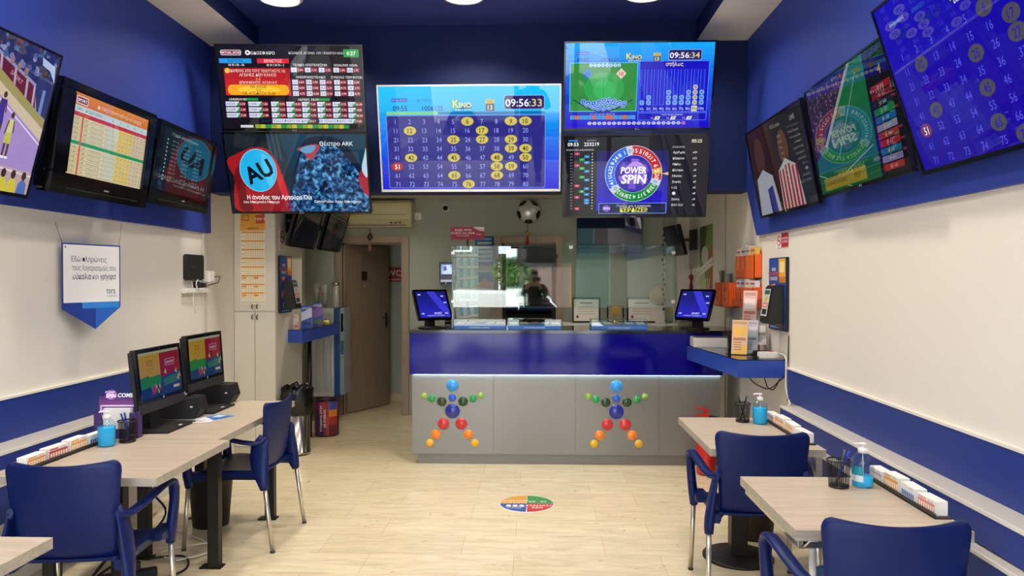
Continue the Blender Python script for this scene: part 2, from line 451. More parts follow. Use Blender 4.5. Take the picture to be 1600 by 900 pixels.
# seams and trunking
struct('trim_9', MB().box((XR - 0.004, 6.755, 0), (XR, 6.77, 2.5), mat('seam_grey', '9d988b', 0.6)))
struct('trim_10', MB().box((XR - 0.13, YB - 0.16, 0), (XR, YB, 2.5), WHITE, bev=0.004))
mb = MB(); mb.box((XL, 5.86, 0.75), (XL + 0.018, 5.885, 1.95), LEDGE, bev=0.003); mb.box((XL, 5.93, 0.75), (XL + 0.014, 5.945, 1.95), LEDGE, bev=0.003)
struct('trim_11', mb)
# door frame and door of the washroom
def frame(name, x0, x1, z, y, wd=0.08, dep=0.14):
    mb = MB(); a, b = y - 0.03, y + dep
    mb.box((x0 - wd, a, 0), (x0, b, z + wd), FRAMEW, bev=0.006); mb.box((x1, a, 0), (x1 + wd, b, z + wd), FRAMEW, bev=0.006); mb.box((x0, a, z), (x1, b, z + wd), FRAMEW, bev=0.006)
    mb.box((x0, y + 0.03, 0), (x0 + 0.02, b, z), FRAMEW); mb.box((x1 - 0.02, y + 0.03, 0), (x1, b, z), FRAMEW); mb.box((x0, y + 0.03, z - 0.02), (x1, b, z), FRAMEW)
    return struct(name, mb)
frame('door_frame_1', DX0, DX1, DZ, YB)
d = bpy.data.objects.new('door_1', None); COL.objects.link(d); d.location = (DX0 + 0.025, YB + 0.045, 0); d.rotation_euler = (0, 0, math.atan2(0.78, 0.42)); d['kind'] = 'structure'
MB().box((0, -0.02, 0.008), (0.76, 0.02, 1.975), DOORW, bev=0.003).build('door_leaf', d)
MB().box((0.25, -0.024, 1.56), (0.35, -0.02, 1.67), mat('door_plate', '33241a', 0.4), bev=0.001).build('plate', d)
cv = Canvas(40, 40, 0.05, 0.05, ink); cv.text('13', 20, 20, 26, 'd8c9a8'); cv.build('number', d, (0.30, -0.021, 1.50))
mb = MB(); mb.box((0.68, -0.026, 0.98), (0.72, -0.02, 1.16), DARKG, bev=0.003); mb.tube([(0.70, -0.02, 1.10), (0.70, -0.06, 1.10), (0.60, -0.065, 1.10)], 0.009, DARKG)
mb.tube([(0.70, -0.022, 1.02), (0.70, -0.045, 1.02), (0.70, -0.05, 0.93)], 0.005, STEEL)
mb.build('door_handle', d)
frame('door_frame_2', -0.40, 0.215, 1.99, YB - 0.06, dep=0.06)
d2 = bpy.data.objects.new('door_2', None); COL.objects.link(d2); d2.location = (-0.40, YB - 0.02, 0); d2['kind'] = 'structure'
DGLASS = mat('dark_door_glass', '0a0b0c', 0.03, spec=1.0, ior=1.9)
mb = MB(); mb.box((0.0, -0.012, 0), (0.045, 0.012, 1.97), BLACKM); mb.box((0.57, -0.012, 0), (0.615, 0.012, 1.97), BLACKM); mb.box((0.045, -0.012, 0), (0.57, 0.012, 0.12), BLACKM); mb.box((0.045, -0.012, 1.93), (0.57, 0.012, 1.97), BLACKM)
mb.build('door_leaf', d2); MB().box((0.045, -0.006, 0.12), (0.57, 0.006, 1.93), DGLASS).build('pane', d2)

# ================================================================== ceiling lamps
DIFF = emis('lamp_diffuser', 'fff3dc', 7.0)
def lamp(x, y, label, z=3.64, wv=None):
    t = thing('ceiling_lamp', (x, y, z), label, 'lamp', 'round ceiling lamps')
    MB().lathe([(0.0, -0.001), (0.16, -0.001), (0.165, -0.012), (0.15, -0.03), (0.135, -0.03), (0.135, -0.022)], WPLAST, 32).build('rim', t)
    MB().lathe([(0.135, -0.024), (0.09, -0.04), (0.0, -0.045)], DIFF, 32).build('diffuser', t)
    l = bpy.data.lights.new('lamp_light', 'AREA'); l.shape = 'DISK'; l.size = 0.26; l.energy = LAMP_W if wv is None else wv; l.color = LAMP_COL; l.spread = math.radians(168 if y < 5 else 138)
    lo = bpy.data.objects.new('lamp_light', l); COL.objects.link(lo); lo.parent = t; lo.location = (0, 0, -0.052)
    return t
lamp(-1.87, 5.34, 'round white ceiling lamp at the top left above the wall screens')
lamp(-0.53, 5.34, 'round white ceiling lamp above the number board screen, middle of its row')
lamp(0.77, 5.34, 'round white ceiling lamp nearest the right soffit at the top of the photo')
for yy in (3.3, 1.2):
    for xx in (-1.87, -0.53, 0.77):
        lamp(xx, yy, 'round white ceiling lamp nearer the street than the row over the screens')

for xx, yy, nm in ((0.5, 7.5, 'unseen ceiling lamp added to brighten the space behind the counter'), (-1.6, 7.6, 'unseen ceiling lamp added to brighten the passage to the washroom')): lamp(xx, yy, nm, z=2.5, wv=5.0)  # unseen behind the bulkhead, added to brighten the rear of the shop
# ================================================================== the street in front of the shop (seen mirrored in the glass)
STREET = mat('asphalt', '6d6c6a', 0.9, noise=0.15, scale=20)
struct('ground', MB().box((-14, -22, -0.6), (14, YF - 0.12, -0.45), STREET))
struct('pavement', MB().box((-8, -2.6, -0.45), (8, YF, -0.02), mat('pavement_concrete', '75726b', 0.9, noise=0.1)))
FAC = mat('facade_grey', '5c5b5a', 0.8, noise=0.08); FACP = mat('facade_pink', '6e5652', 0.8, noise=0.08); FACT = mat('facade_green', '24504a', 0.5)
t = thing('street_building', (-6.0, -11.0, -0.45), 'grey building across the street with pale windows, mirrored in the counter glass', 'building')
MB().box((-3.5, -3, 0), (4.6, 0, 4.6), FAC).build('facade', t)
for k, (x, z) in enumerate(((-1.5, 1.3), (2.7, 1.0), (3.4, 2.9), (0.6, 2.9))):
    f = MB().box((x - 0.5, 0, z), (x + 0.5, 0.06, z + 1.0), WPLAST, bev=0.01).build('window_frame', t)
    mb = MB()
    for i in range(3):
        for j in range(3): mb.box((x - 0.42 + i * 0.29, 0.06, z + 0.08 + j * 0.29), (x - 0.16 + i * 0.29, 0.075, z + 0.34 + j * 0.29), GLOSSB)
    mb.build('pane', f)
t = thing('street_kiosk', (2.3, -8.0, -0.45), 'dark green street kiosk with shutter and timber posts, mirrored in the counter glass', 'kiosk')
MB().box((-1.3, -1.2, 0), (1.6, 0, 3.0), FACT, bev=0.02).build('kiosk_body', t)
MB().box((-1.45, -1.3, 3.0), (1.75, 0.5, 3.15), mat('kiosk_roof', '3a3f3c', 0.6), bev=0.02).build('roof', t)
MB().box((-1.0, 0.0, 0.5), (1.3, 0.05, 2.6), mat('shutter_green', '1c3d38', 0.5)).build('shutter', t)
for x in (-1.32, 1.58): MB().box((x - 0.06, 0.0, 0), (x + 0.06, 0.12, 3.0), mat('post_timber', 'a06b40', 0.6)).build('post', t)
t = thing('street_house', (0.85, -14.2, -0.45), 'low pinkish house behind the street tree, mirrored in the counter glass', 'building')
MB().box((-2.2, -3, 0), (3.0, 0, 2.75), FACP).build('facade', t); MB().prism([(-3.2, 2.75), (0.2, 2.75), (0.0, 2.95), (-3.0, 2.95)], 0, -2.3, 3.1, mat('roof_red', '5c3a30', 0.7)).build('roof', t)
for x in (-1.4, 1.6): MB().box((x - 0.35, 0, 0.9), (x + 0.35, 0.05, 2.0), WPLAST, bev=0.01).build('shutter', t)
t = thing('street_tree', (-0.75, -9.5, -0.45), 'leafy street tree behind the white van, mirrored in the counter glass', 'tree')
MB().tube([(0, 0, 0), (0.05, 0, 1.2), (-0.03, 0.05, 2.2)], 0.12, mat('bark', '4a3d30', 0.9), r2=0.07).build('trunk', t)
mb = MB(); LEAF = mat('leaves', '4d6b30', 0.7, noise=0.4, scale=8)
for k in range(420):
    a, b, r = random.uniform(0, 6.28), random.uniform(-1, 1), 0.62 * random.random() ** 0.4
    c = Vector((r * math.cos(a) * math.sqrt(1 - b * b), r * math.sin(a) * math.sqrt(1 - b * b), 2.25 + 0.9 * r * b))
    u = Vector((random.uniform(-1, 1), random.uniform(-1, 1), random.uniform(-1, 1))).normalized() * 0.1; v = u.orthogonal().normalized() * 0.06
    mb.face([c - u, c + v, c + u, c - v], LEAF)
mb.build('foliage', t)
VANW = mat('van_white', 'f2f3f4', 0.25, coat=0.5)
t = thing('parked_van', (-0.75, -4.6, -0.45), 'white van parked outside, mirrored in the counter glass', 'van')
mb = MB(); mb.prism([(-1.35, 0.35), (2.2, 0.35), (2.3, 0.7), (2.2, 1.02), (1.5, 1.12), (0.95, 1.66), (0.75, 1.74), (-1.15, 1.78), (-1.3, 1.7), (-1.38, 1.3)], 1, -0.8, 0.8, VANW, bev=0.05)
mb.build('body', t)
MB().prism([(1.02, 1.16), (1.42, 1.14), (0.98, 1.58), (0.5, 1.62), (0.5, 1.16)], 1, 0.79, 0.81, GLOSSB).build('side_window', t)
for x in (-0.75, 1.6):
    wv = MB().lathe([(0, -0.1), (0.32, -0.1), (0.34, -0.06), (0.34, 0.06), (0.32, 0.1), (0.0, 0.1)], BLACKM, 24, M=Matrix.Translation((x, 0.72, 0.34)) @ Matrix.Rotation(PI / 2, 4, 'X')).build('wheel', t)
    MB().lathe([(0, 0.101), (0.19, 0.101), (0.2, 0.09)], ALU, 20, M=Matrix.Translation((x, 0.722, 0.34)) @ Matrix.Rotation(-PI / 2, 4, 'X')).build('hub_cap', wv)
SF = mat('shopfront_white', 'eceae4', 0.4)
mb = MB()
for x in (-2.42, -0.30, 1.42): mb.box((x - 0.04, YF - 0.1, 0), (x + 0.04, YF - 0.03, 2.62), SF)
mb.box((-0.34, YF - 0.1, 1.83), (0.72, YF - 0.03, 1.89), SF); mb.box((-0.5, YF - 0.14, 1.89), (0.66, YF - 0.06, 2.62), mat('shutter_box_grey', '55534f', 0.6)); mb.box((0.66, YF - 0.1, 0), (0.74, YF - 0.03, 2.62), mat('post_timber', 'a06b40', 0.6)); mb.box((-2.45, YF - 0.1, 2.55), (1.45, YF - 0.03, 2.62), SF)
struct('window_1', mb)
# ================================================================== SCREENS
KDRAWN = {6, 9, 10, 12, 17, 25, 27, 29, 39, 40, 42, 45, 48, 50, 58, 59, 65, 68, 76}
def kino_head(c, clock, W=1468):
    c.rrect(100, 92, 140, 24, 4, '2233c0', 1); c.text('ΩΡΑ ΚΛΗΡΩΣΗΣ', 172, 104, 13, 'bfe6ff', ly=2)
    c.text('09:55', 172, 166, 40, '15307c', bold=0.015); c.text('ΚΛΗΡΩΣΗ', 372, 106, 17, '1b6fc0'); c.text('1006125', 438, 166, 38, '15307c', bold=0.01)
    c.rect(600, 112, 150, 58, '0e5f5a', 1) if False else None
    c.text('K', 630, 136, 70, '1c3a10', bold=0.05, ly=1); c.text('ino', 708, 148, 48, '1c3a10', bold=0.06, ly=1)
    c.text('K', 628, 134, 64, 'f4e36a', bold=0.03, ly=2); c.text('INO', 704, 143, 40, 'f4e36a', bold=0.03, ly=2)
    c.text('ΚΑΘΕ 5 ΛΕΠΤΑ', 684, 180, 13, 'eaffff', bold=0.02)
    c.rect(868, 104, 72, 30, 'd0b85a', 1); c.rect(870, 134, 70, 56, '4b5260', 1); c.text('ΜΑΡ', 904, 119, 17, '6a5512', ly=2); c.text('13', 904, 162, 36, 'f3efe0', bold=0.02, ly=2)
    c.rrect(1018, 72, 326, 108, 18, '9ab4ff', 1); c.rrect(1022, 76, 318, 100, 16, '2b2466', 2)
    c.text(clock[:5], 1124, 128, 58, 'f6f4ff', bold=0.025, ly=3, fit=190); c.text(':' + clock[5:], 1272, 128, 58, 'd8c88a', bold=0.02, ly=3, fit=104)
def draw_kino(c, dark=False):
    W, H = 1468, 800
    if not dark:
        c.grad(0, 0, W, H, '10c2fa', '0c8cf2', 4, 0) if False else None
        c.grad(0, 0, W, 200, '12c4fa', '18b2f6', 4, 0); c.grad(0, 200, W, H - 200, '12a4f4', '0a10d2', 14, 0)
        kino_head(c, '09:5633'); c.rect(60, 182 + 12, 1290, 20, '1770a8', 1); c.rect(60, 192, 420, 24, '7ed08c', 2)
        c.rrect(56, 222, 1296, 566, 14, '8aa4ff', 1); c.rrect(59, 225, 1290, 560, 12, '2e2a86', 2)
        nc, yc = '9aa4f4', 'd3c05e'
        X0, DX, Y0, DY = 128, 118, 268, 70
    else:
        c.grad(0, 0, W, H, '1810c4', '2006a4', 8, 0)
        kino_head(c, '09:5633'); X0, DX, Y0, DY = 128, 132, 262, 72; nc, yc = '5c60ee', '4a4870'
    for n in range(1, 81):
        x = X0 + ((n - 1) % 10) * DX; y = Y0 + ((n - 1) // 10) * DY
        if n == 51: c.ell(x, y, 50, 33, 'b02834' if not dark else '7a3070', 3); c.text('51', x, y, 38, 'ffffff', bold=0.02, ly=4, sx=0.95)
        elif n in KDRAWN:
            c.ell(x, y, 53, 36, '7a6a30' if not dark else yc, 3); c.ell(x, y, 50, 33, yc if not dark else '54525c', 4); c.text(str(n), x, y, 38, '17301c' if not dark else '2a1cc0', bold=0.015, ly=5, sx=0.95)
        else: c.text(str(n), x, y, 38, nc, ly=4, sx=0.9)
def draw_kino_bars(c):
    W, H = 1468, 870
    c.grad(0, 0, W, 170, '18a8f8', '1690f4', 3, 0); c.grad(0, 170, W, H - 170, '1688f0', '1a0cc8', 12, 0); kino_head(c, '09:5634')
    c.rect(44, 196, 676, 500, '63d0ff', 1); c.rect(50, 202, 664, 488, '2f8a40', 2); c.ell(390, 460, 200, 170, '33a050', 3); c.ell(390, 470, 110, 100, '36b45c', 4)
    c.rect(382, 230, 3, 420, '1c6a34', 5)
    for i, ch in enumerate('ΣΕΙΣΜΑΤΑ'):
        c.ell(252 + i * 40, 224, 18, 18, 'b8d4ff', 5); c.text(ch, 252 + i * 40, 224, 20, '17308a', ly=6)
    c.poly([(220, 252), (272, 308), (220, 364), (168, 308)], '1c7cd8', 5); c.text('10', 220, 308, 40, '0d2a80', bold=0.02, ly=6)
    c.poly([(556, 252), (608, 308), (556, 364), (504, 308)], 'e8c8b8', 5); c.text('10', 556, 308, 40, 'a02c30', bold=0.02, ly=6)
    for k in range(14):
        a0, a1 = k / 14, (k + 1) / 14; f = lambda t: (80 + 600 * t, 570 + 130 * math.sin(PI * t)); p, q = f(a0), f(a1)
        c.poly([(p[0], p[1] - 8), (q[0], q[1] - 8), (q[0], q[1] + 4), (p[0], p[1] + 4)], '12305a', 5)
    i = 0
    for r, row in enumerate((9, 8, 5)):
        for j in range(row):
            x = 390 + (j - (row - 1) / 2) * 52 + (r % 2) * 10; y = 592 + r * 30 + 18 * math.sin(j)
            c.ell(x, y, 25, 25, '9fc4ff', 6); c.ell(x, y, 20, 20, '2a62d8', 7); c.text(str(3 + i * 3 % 77), x, y, 18, 'ffffff', ly=8); i += 1
    c.poly([(330, 690), (372, 640), (450, 690)], '1b2a9a', 6)
    c.rect(44, 706, 676, 78, '1b2fb8', 1); c.text('ΣΤΑΤΙΣΤΙΚΑ ΚΛΗΡΩΣΕΩΝ', 380, 722, 15, 'd0e0ff')
    for i in range(15): c.rect(54 + i * 44, 736, 40, 40, ('e07830' if i in (1, 5, 8, 9, 12) else '49a0e8'), 2); c.text(str(i * 5 + 2), 74 + i * 44, 756, 20, '12206a', ly=3)
    c.rect(736, 184, 690, 520, '5f8cff', 1); c.rect(741, 189, 680, 510, '1a12c0', 2)
    c.text('στήλες', 1080, 216, 38, 'e8d878', bold=0.03, ly=3)
    for i, n in enumerate((1, 2, 0, 0, 3, 2, 2, 3, 4, 3)):
        x = 772 + i * 66; c.rect(x - 23, 268, 46, 366, '3d6cf8', 3); c.rect(x - 17, 268, 34, 360, '2222c8', 4)
        for j in range(n): c.ell(x, 606 - j * 52, 24, 24, '8ab8e8' if i != 8 else 'd0cfa8', 5); c.ell(x, 606 - j * 52, 17, 17, '5f98d0' if i != 8 else 'b4ae84', 6); c.text(str(i + 1 + j * 10), x, 606 - j * 52, 18, '12206a', ly=7)
        if i == 8: c.rect(x - 30, 640, 58, 60, 'd0cfa8', 3)
        c.text('%dη' % (i + 1), x, 668, 30, 'cfe0ff' if i != 8 else '303030', ly=4)
    c.rect(736, 712, 690, 78, '5f8cff', 1); c.rect(741, 716, 680, 70, '1c14b4', 2); c.text('ΤΕΛΕΥΤΑΙΟΙ ΑΡΙΘΜΟΙ', 1080, 732, 15, 'e0e0ff', ly=3)
    for i, n in enumerate(('4', '7', '9')): c.text('1η', 880 + i * 160, 764, 20, 'd0d0ff', ly=3); c.poly([(915 + i * 160, 748), (965 + i * 160, 748), (950 + i * 160, 784), (902 + i * 160, 784)], 'd8d6c8', 3); c.text(n, 933 + i * 160, 766, 26, '303050', ly=4)
    for i in range(20): c.ell(250 + i * 50, 818, 21, 17, 'c8c8e0' if i < 19 else 'c070c0', 2); c.text(str(sorted(KDRAWN | {51})[i]), 250 + i * 50, 818, 18, '282848', ly=3)
WHEEL = ['0', '15', '5', '10', '21', '7', '6', '2', '20', '0', '13', '18', '3', '17', '4', '23', '19', '12', '0', '14', '11', '16', '22', '9', '24', '8', '1']
def wheel(c, cx, cy, R, sc=1.0):
    n = len(WHEEL); da = 360 / n
    c.ell(cx, cy, R * 1.02, R * 1.02, 'c8ccd8', 3, n=48)
    for i, t in enumerate(WHEEL):
        a = -100 + i * da
        col = 'c8cfe0' if t == '0' else ('d8b04a' if i == 7 else ('b81c30' if i <= 8 else ('128a3c' if i <= 17 else '1a6ae0')))
        c.ring(cx, cy, R * 0.68, R, a - da / 2, a + da / 2, col, 4, n=3)
        am = math.radians(a); c.text(t, cx + R * 0.84 * math.cos(am), cy + R * 0.84 * math.sin(am), R * 0.15, 'ffffff' if t != '0' else '2060c0', ly=5, rot=am + PI / 2, bold=0.01)
    c.ell(cx, cy, R * 0.67, R * 0.67, '1a18b0', 4, n=40); c.ell(cx, cy, R * 0.60, R * 0.60, '22129a', 5, n=40)
    for k in range(6): c.ring(cx, cy, R * 0.1, R * 0.55, 20 + k * 60, 52 + k * 60, ('6a3fd0' if k % 2 else '8a5ae0'), 6, n=4)
    c.ell(cx + R * 0.08, cy - R * 0.08, R * 0.36, R * 0.36, 'b48ae8', 7); c.ell(cx + 0.02 * R, cy + R * 0.05, R * 0.32, R * 0.32, '7a48cc', 8)
    c.text('POWER', cx, cy - R * 0.14, R * 0.24, 'ffffff', bold=0.05, ly=10, shear=0.12, fit=R * 0.92); c.text('SPIN', cx, cy + R * 0.18, R * 0.32, 'ffffff', bold=0.06, ly=10, shear=0.12, fit=R * 0.88)
def draw_spin(c):
    W, H = 1400, 800
    c.rect(0, 0, W, H, '15151f', 0); c.grad(330, 150, 700, 600, '1c1c58', '2a1ed8', 8, 1)
    for k in range(16):
        for j in range(10): c.ell(350 + j * 16, 300 + k * 22, 3, 3, '3a38c8', 2, n=6); c.ell(870 + j * 16, 300 + k * 22, 3, 3, '3a38c8', 2, n=6)
    c.rect(50, 40, 90, 14, '2090e0', 1); c.text('09:53', 95, 82, 36, 'ffffff', bold=0.02); c.text('ΚΛΗΡΩΣΗ', 276, 46, 13, 'c0c0d0'); c.text('233219', 276, 82, 36, 'ffffff', bold=0.02)
    c.text('00:25', 1294, 62, 34, 'f4ecd8', bold=0.02)
    c.text('ΤΕΛΕΥΤΑΙΕΣ 20 ΚΛΗΡΩΣΕΙΣ', 164, 138, 15, 'd8d8e0')
    cs = {'r': 'd03060', 'b': '1c90d8', 'g': '18a858'}; seq = 'rbgbrgb.gg.rbgbrbb.r'; yy = 176
    for i, ch in enumerate('rbgbrgbsgbsrbgbrbbsr'):
        y = 176 + i * 29; c.text('%03d' % (218 - i), 78, y, 12, 'b0b0c0'); 
        if ch in cs: k = 'rgb'.index(ch); c.rect(110 + k * 48, y - 13, 50, 25, cs[ch], 1); c.text(str(5 + i), 135 + k * 48, y, 14, 'ffffff', ly=2)
        c.ell(285, y, 6, 6, 'd8d8e0', 1, n=10)
    wheel(c, 690, 380, 275)
    c.poly([(968, 380), (1030, 364), (1030, 396)], 'e8c078', 6)
    c.rect(352, 672, 670, 108, '6a9af0', 2); c.rect(358, 678, 658, 96, '12184a', 3)
    c.ell(430, 726, 40, 34, '7a5ad0', 4); c.text('SPIN', 430, 726, 24, 'f0e8ff', bold=0.03, ly=5)
    c.text('Γυρίζει και η ευκαιρία', 700, 700, 24, 'd8dcf0', ly=4); c.text('ΚΕΡΔΙΖΕΙ!', 700, 742, 44, 'f0ec4a', bold=0.03, ly=4)
    c.text('ΑΠΟΔΟΣΕΙΣ', 1120, 120, 15, 'd0d0d8')
    for i, (a, b) in enumerate((('Αριθμός', 'x24'), ('Κόκκινο', 'x12'), ('Μπλε', 'x6'), ('Κέντρο', 'x6'), ('Μονός', 'x4'), ('Ζυγός', 'x3'), ('1-12', 'x2'), ('●', 'x8'), ('Ζώνη', 'x3'), ('O/U 12,5', 'x2'))):
        y = 172 + i * 58
        if a == '●': c.ell(1090, y, 16, 16, 'f0f0f8', 1)
        else: c.text(a, 1070, y, 22, 'f0f0f0', 'l', bold=0.01)
        c.text(b, 1300, y, 20, 'f0f0f0', 'r', bold=0.02)
def draw_odds(c):
    W, H = 1000, 580
    c.rect(0, 0, W, H, '16121c', 0)
    c.rrect(30, 30, 140, 36, 8, 'e8e0f0', 1); c.rrect(34, 34, 132, 28, 6, '8a1a3c', 2); c.text('VIRTUAL SPORT', 100, 48, 15, 'ffffff', bold=0.02, ly=3)
    c.ell(215, 48, 17, 17, 'f0f0f0', 1); c.ell(215, 48, 7, 7, '202020', 2); c.text('ΠΟΔΟΣΦΑΙΡΟ', 310, 50, 20, 'f0f0f0', bold=0.02)
    c.text('ΚΩΔΙΚΟΣ ΑΓΩΝΑ: 139 / ΕΝΑΡΞΗ 09:57', 690, 48, 16, 'e0e0e0'); c.rect(876, 22, 106, 54, '2aa04a', 1); c.text('0:27', 929, 49, 26, 'ffffff', bold=0.02, ly=2)
    c.rect(14, 88, 222, 32, '2a98e8', 1); c.text('ΝΑΠΟΛΙ', 125, 104, 20, '103070', ly=2); c.rect(276, 88, 220, 32, 'd82838', 1); c.text('ΒΕΝΕΤΟΣ', 386, 104, 20, 'ffe0e0', ly=2)
    c.text('Ν Ν Ι Ν - Ν', 130, 132, 16, 'f0f0f0', bold=0.02); c.text('Ν Η Ι Η Η - Ι', 400, 132, 16, 'f0f0f0', bold=0.02)
    c.grad(40, 152, 455, 190, 'a81a24', 'd83028', 5, 1); c.ell(64, 172, 18, 18, 'f0c040', 2)
    c.text('ΚΑΝΕΝΑΣ ΑΠΟ ΤΟΥΣ ΤΕΛΕΥΤΑΙΟΥΣ 102', 276, 172, 19, 'fff0e8', bold=0.03, fit=380); c.text('ΑΓΩΝΕΣ ΔΕΝ ΕΛΗΞΕ', 272, 200, 19, 'fff0e8', bold=0.03); c.text('2-3', 272, 228, 19, 'ffd060', bold=0.03); c.text('ΕΠΟΜΕΝΟΣ ΑΓΩΝΑΣ', 272, 254, 19, 'fff0e8', bold=0.03)
    c.rrect(56, 268, 425, 72, 30, 'f4a820', 2); c.ell(270, 304, 150, 28, 'f8c83c', 3); c.text('ΝΑ ΛΗΞΕΙ', 270, 282, 18, '5a2008', bold=0.02, ly=4); c.text('2-3', 270, 304, 18, '5a2008', bold=0.02, ly=4); c.text('ΜΕ ΑΠΟΔΟΣΗ 55.00', 270, 327, 18, '5a2008', bold=0.02, ly=4)
    def cell(x, y, a, b, w1=40, w2=48): c.rect(x, y, w1, 32, 'd8dcf0', 1); c.text(a, x + w1 / 2, y + 16, 17, '203060', ly=2); c.rect(x + w1, y, w2, 32, '8a1a30', 1); c.text(b, x + w1 + w2 / 2, y + 16, 15, 'ffe8e8', ly=2)
    c.text('ΤΕΛΙΚΟ ΑΠΟΤΕΛΕΣΜΑ', 640, 130, 16, 'e8e8e8', bold=0.02); c.text('GOAL/NO GOAL', 888, 130, 16, 'e8e8e8', bold=0.02)
    for i, (a, b) in enumerate((('1', '2,04'), ('Χ', '3,10'), ('2', '3,25'))): cell(506 + i * 96, 148, a, b)
    for i, (a, b) in enumerate((('G', '1,80'), ('NG', '1,92'))): cell(800 + i * 94, 148, a, b)
    c.text('ΗΜΙΧΡΟΝΟ/ΤΕΛΙΚΟ', 640, 214, 16, 'e8e8e8', bold=0.02); c.text('ΣΥΝΟΛΟ ΤΕΡΜΑΤΩΝ', 890, 214, 16, 'e8e8e8', bold=0.02)
    for r in range(3):
        for i in range(3): cell(508 + i * 96, 232 + r * 40, ('1Χ2'[r] + '/' + '1Χ2'[i]), random.choice(('3,00', '16,00', '6,00', '2,10', '45,00', '4,75')))
        for i in range(2): cell(800 + i * 94, 232 + r * 40, str(r + i * 3), random.choice(('8,70', '3,70', '2,90', '5,00')))
    c.text('UNDER/OVER', 120, 370, 15, 'e8e8e8', bold=0.02); c.rect(170, 362, 90, 16, '1c9a4a', 1); c.text('ΑΚΡΙΒΕΣ ΣΚΟΡ', 610, 370, 15, 'e8e8e8', bold=0.02); c.rect(672, 362, 90, 16, '1c9a4a', 1)
    def gc(x, y, a, b, w1, w2): cell(x, y, a, b, w1, w2); c.poly([(x + w1 - 24, y + 32), (x + w1, y), (x + w1, y + 32)], '1c9a4a', 3)
    for r in range(3):
        for i in range(2): gc(30 + i * 158, 386 + r * 40, ('UNDER %d.5' if i == 0 else 'OVER %d.5') % (r + 1), random.choice(('2,50', '1,45', '1,08', '2,30')), 96, 44)
        for i in range(6): gc(348 + i * 108, 386 + r * 40, '%d-%d' % (i % 4, r), random.choice(('4,85', '18,50', '45,00', '7,60', '9,75')), 56, 44)
    gc(348, 506, 'ΚΑΘΕ ΠΟΔΟΣΦΑΙΡΟ ΜΕ ΚΑΘΕ ΣΚΟΡ', '30,00', 266, 40); gc(676, 506, 'ΚΑΘΕ ΠΟΔΟΣΦΑΙΡΟ ΜΕ ΟΛΑ', '75,00', 262, 40)
    c.rect(120, 552, 90, 18, 'd0d0d0', 1)
    for i in range(18): c.rect(224 + i * 37, 548, 34, 26, ('8ab02a', 'c8c83a', '2a9a4a')[i * 7 % 3], 1); c.text('%d-%d' % (i % 4, i * 3 % 5), 241 + i * 37, 561, 14, '202010', ly=2)
def draw_theatre(c):
    W, H = 1000, 580
    c.grad(0, 0, W, H, '141d26', '0a1220', 6, 0)
    c.grad(330, 0, 670, H, '1c4258', '0e2846', 10, 1)
    c.blob([(300, 0), (380, 0), (420, 140), (470, 300), (480, 580), (330, 580), (310, 200)], '22323e', 2)
    for x in (300, 332, 362): c.blob([(x, 0), (x + 12, 0), (x + 26, 90), (x + 34, 190), (x + 18, 190), (x + 8, 90)], '344856', 3)
    c.blob([(560, 60), (640, 20), (800, 30), (880, 110), (960, 260), (1000, 420), (1000, 580), (400, 580), (430, 420), (480, 250), (520, 150)], '0f2036', 2)
    c.blob([(540, 140), (640, 90), (780, 90), (870, 190), (960, 330), (1000, 480), (1000, 580), (430, 580), (450, 420), (500, 260)], 'crowd', 3)
    c.blob([(510, 115), (560, 90), (640, 75), (672, 95), (640, 150), (605, 190), (575, 175), (555, 140)], 'a8404c', 4); c.blob([(530, 112), (590, 88), (640, 88), (620, 130), (565, 142)], '5a9cc8', 5)
    c.blob([(0, 200), (90, 140), (200, 100), (290, 112), (350, 190), (385, 300), (420, 430), (440, 580), (60, 580), (20, 470), (40, 330)], 'a01a22', 2)
    c.blob([(40, 300), (110, 190), (150, 240), (110, 420), (150, 560), (60, 560), (50, 420)], '6a0e16', 3); c.blob([(320, 150), (360, 220), (400, 380), (430, 560), (390, 540), (350, 380), (330, 250)], 'c43034', 3); c.blob([(200, 470), (330, 440), (420, 500), (430, 575), (220, 575)], '8c1820', 3)
    c.ell(216, 270, 133, 159, '8adcf4', 5, n=40); c.ell(216, 270, 129, 155, '22b0e6', 6, n=40); c.blob([(250, 150), (320, 200), (335, 300), (290, 390), (260, 300)], '48c4f0', 7)
    c.text('AU', 216, 275, 122, '0a0e1c', bold=0.06, ly=9, rot=-0.42, sx=0.9)
    c.blob([(930, 330), (960, 260), (1000, 230), (1000, 450), (960, 420)], 'a02838', 5); c.blob([(960, 250), (985, 150), (1000, 110), (1000, 300), (980, 310)], 'b8d4e4', 6)
    c.text('Θέατρο ARK', 790, 70, 30, 'e8f0f4', ly=10, bold=0.01); c.text('Η άνοδος του Αρτούρο Ούι', 350, 470, 32, 'ffffff', ly=10, bold=0.025, fit=470)
    c.text('του Μπέρτολτ Μπρεχτ', 215, 506, 18, 'f0f0f0', ly=10, bold=0.02); c.text('Σκηνοθεσία: Άρης Μπινιάρης', 770, 502, 18, 'f0f0f0', ly=10, bold=0.02)
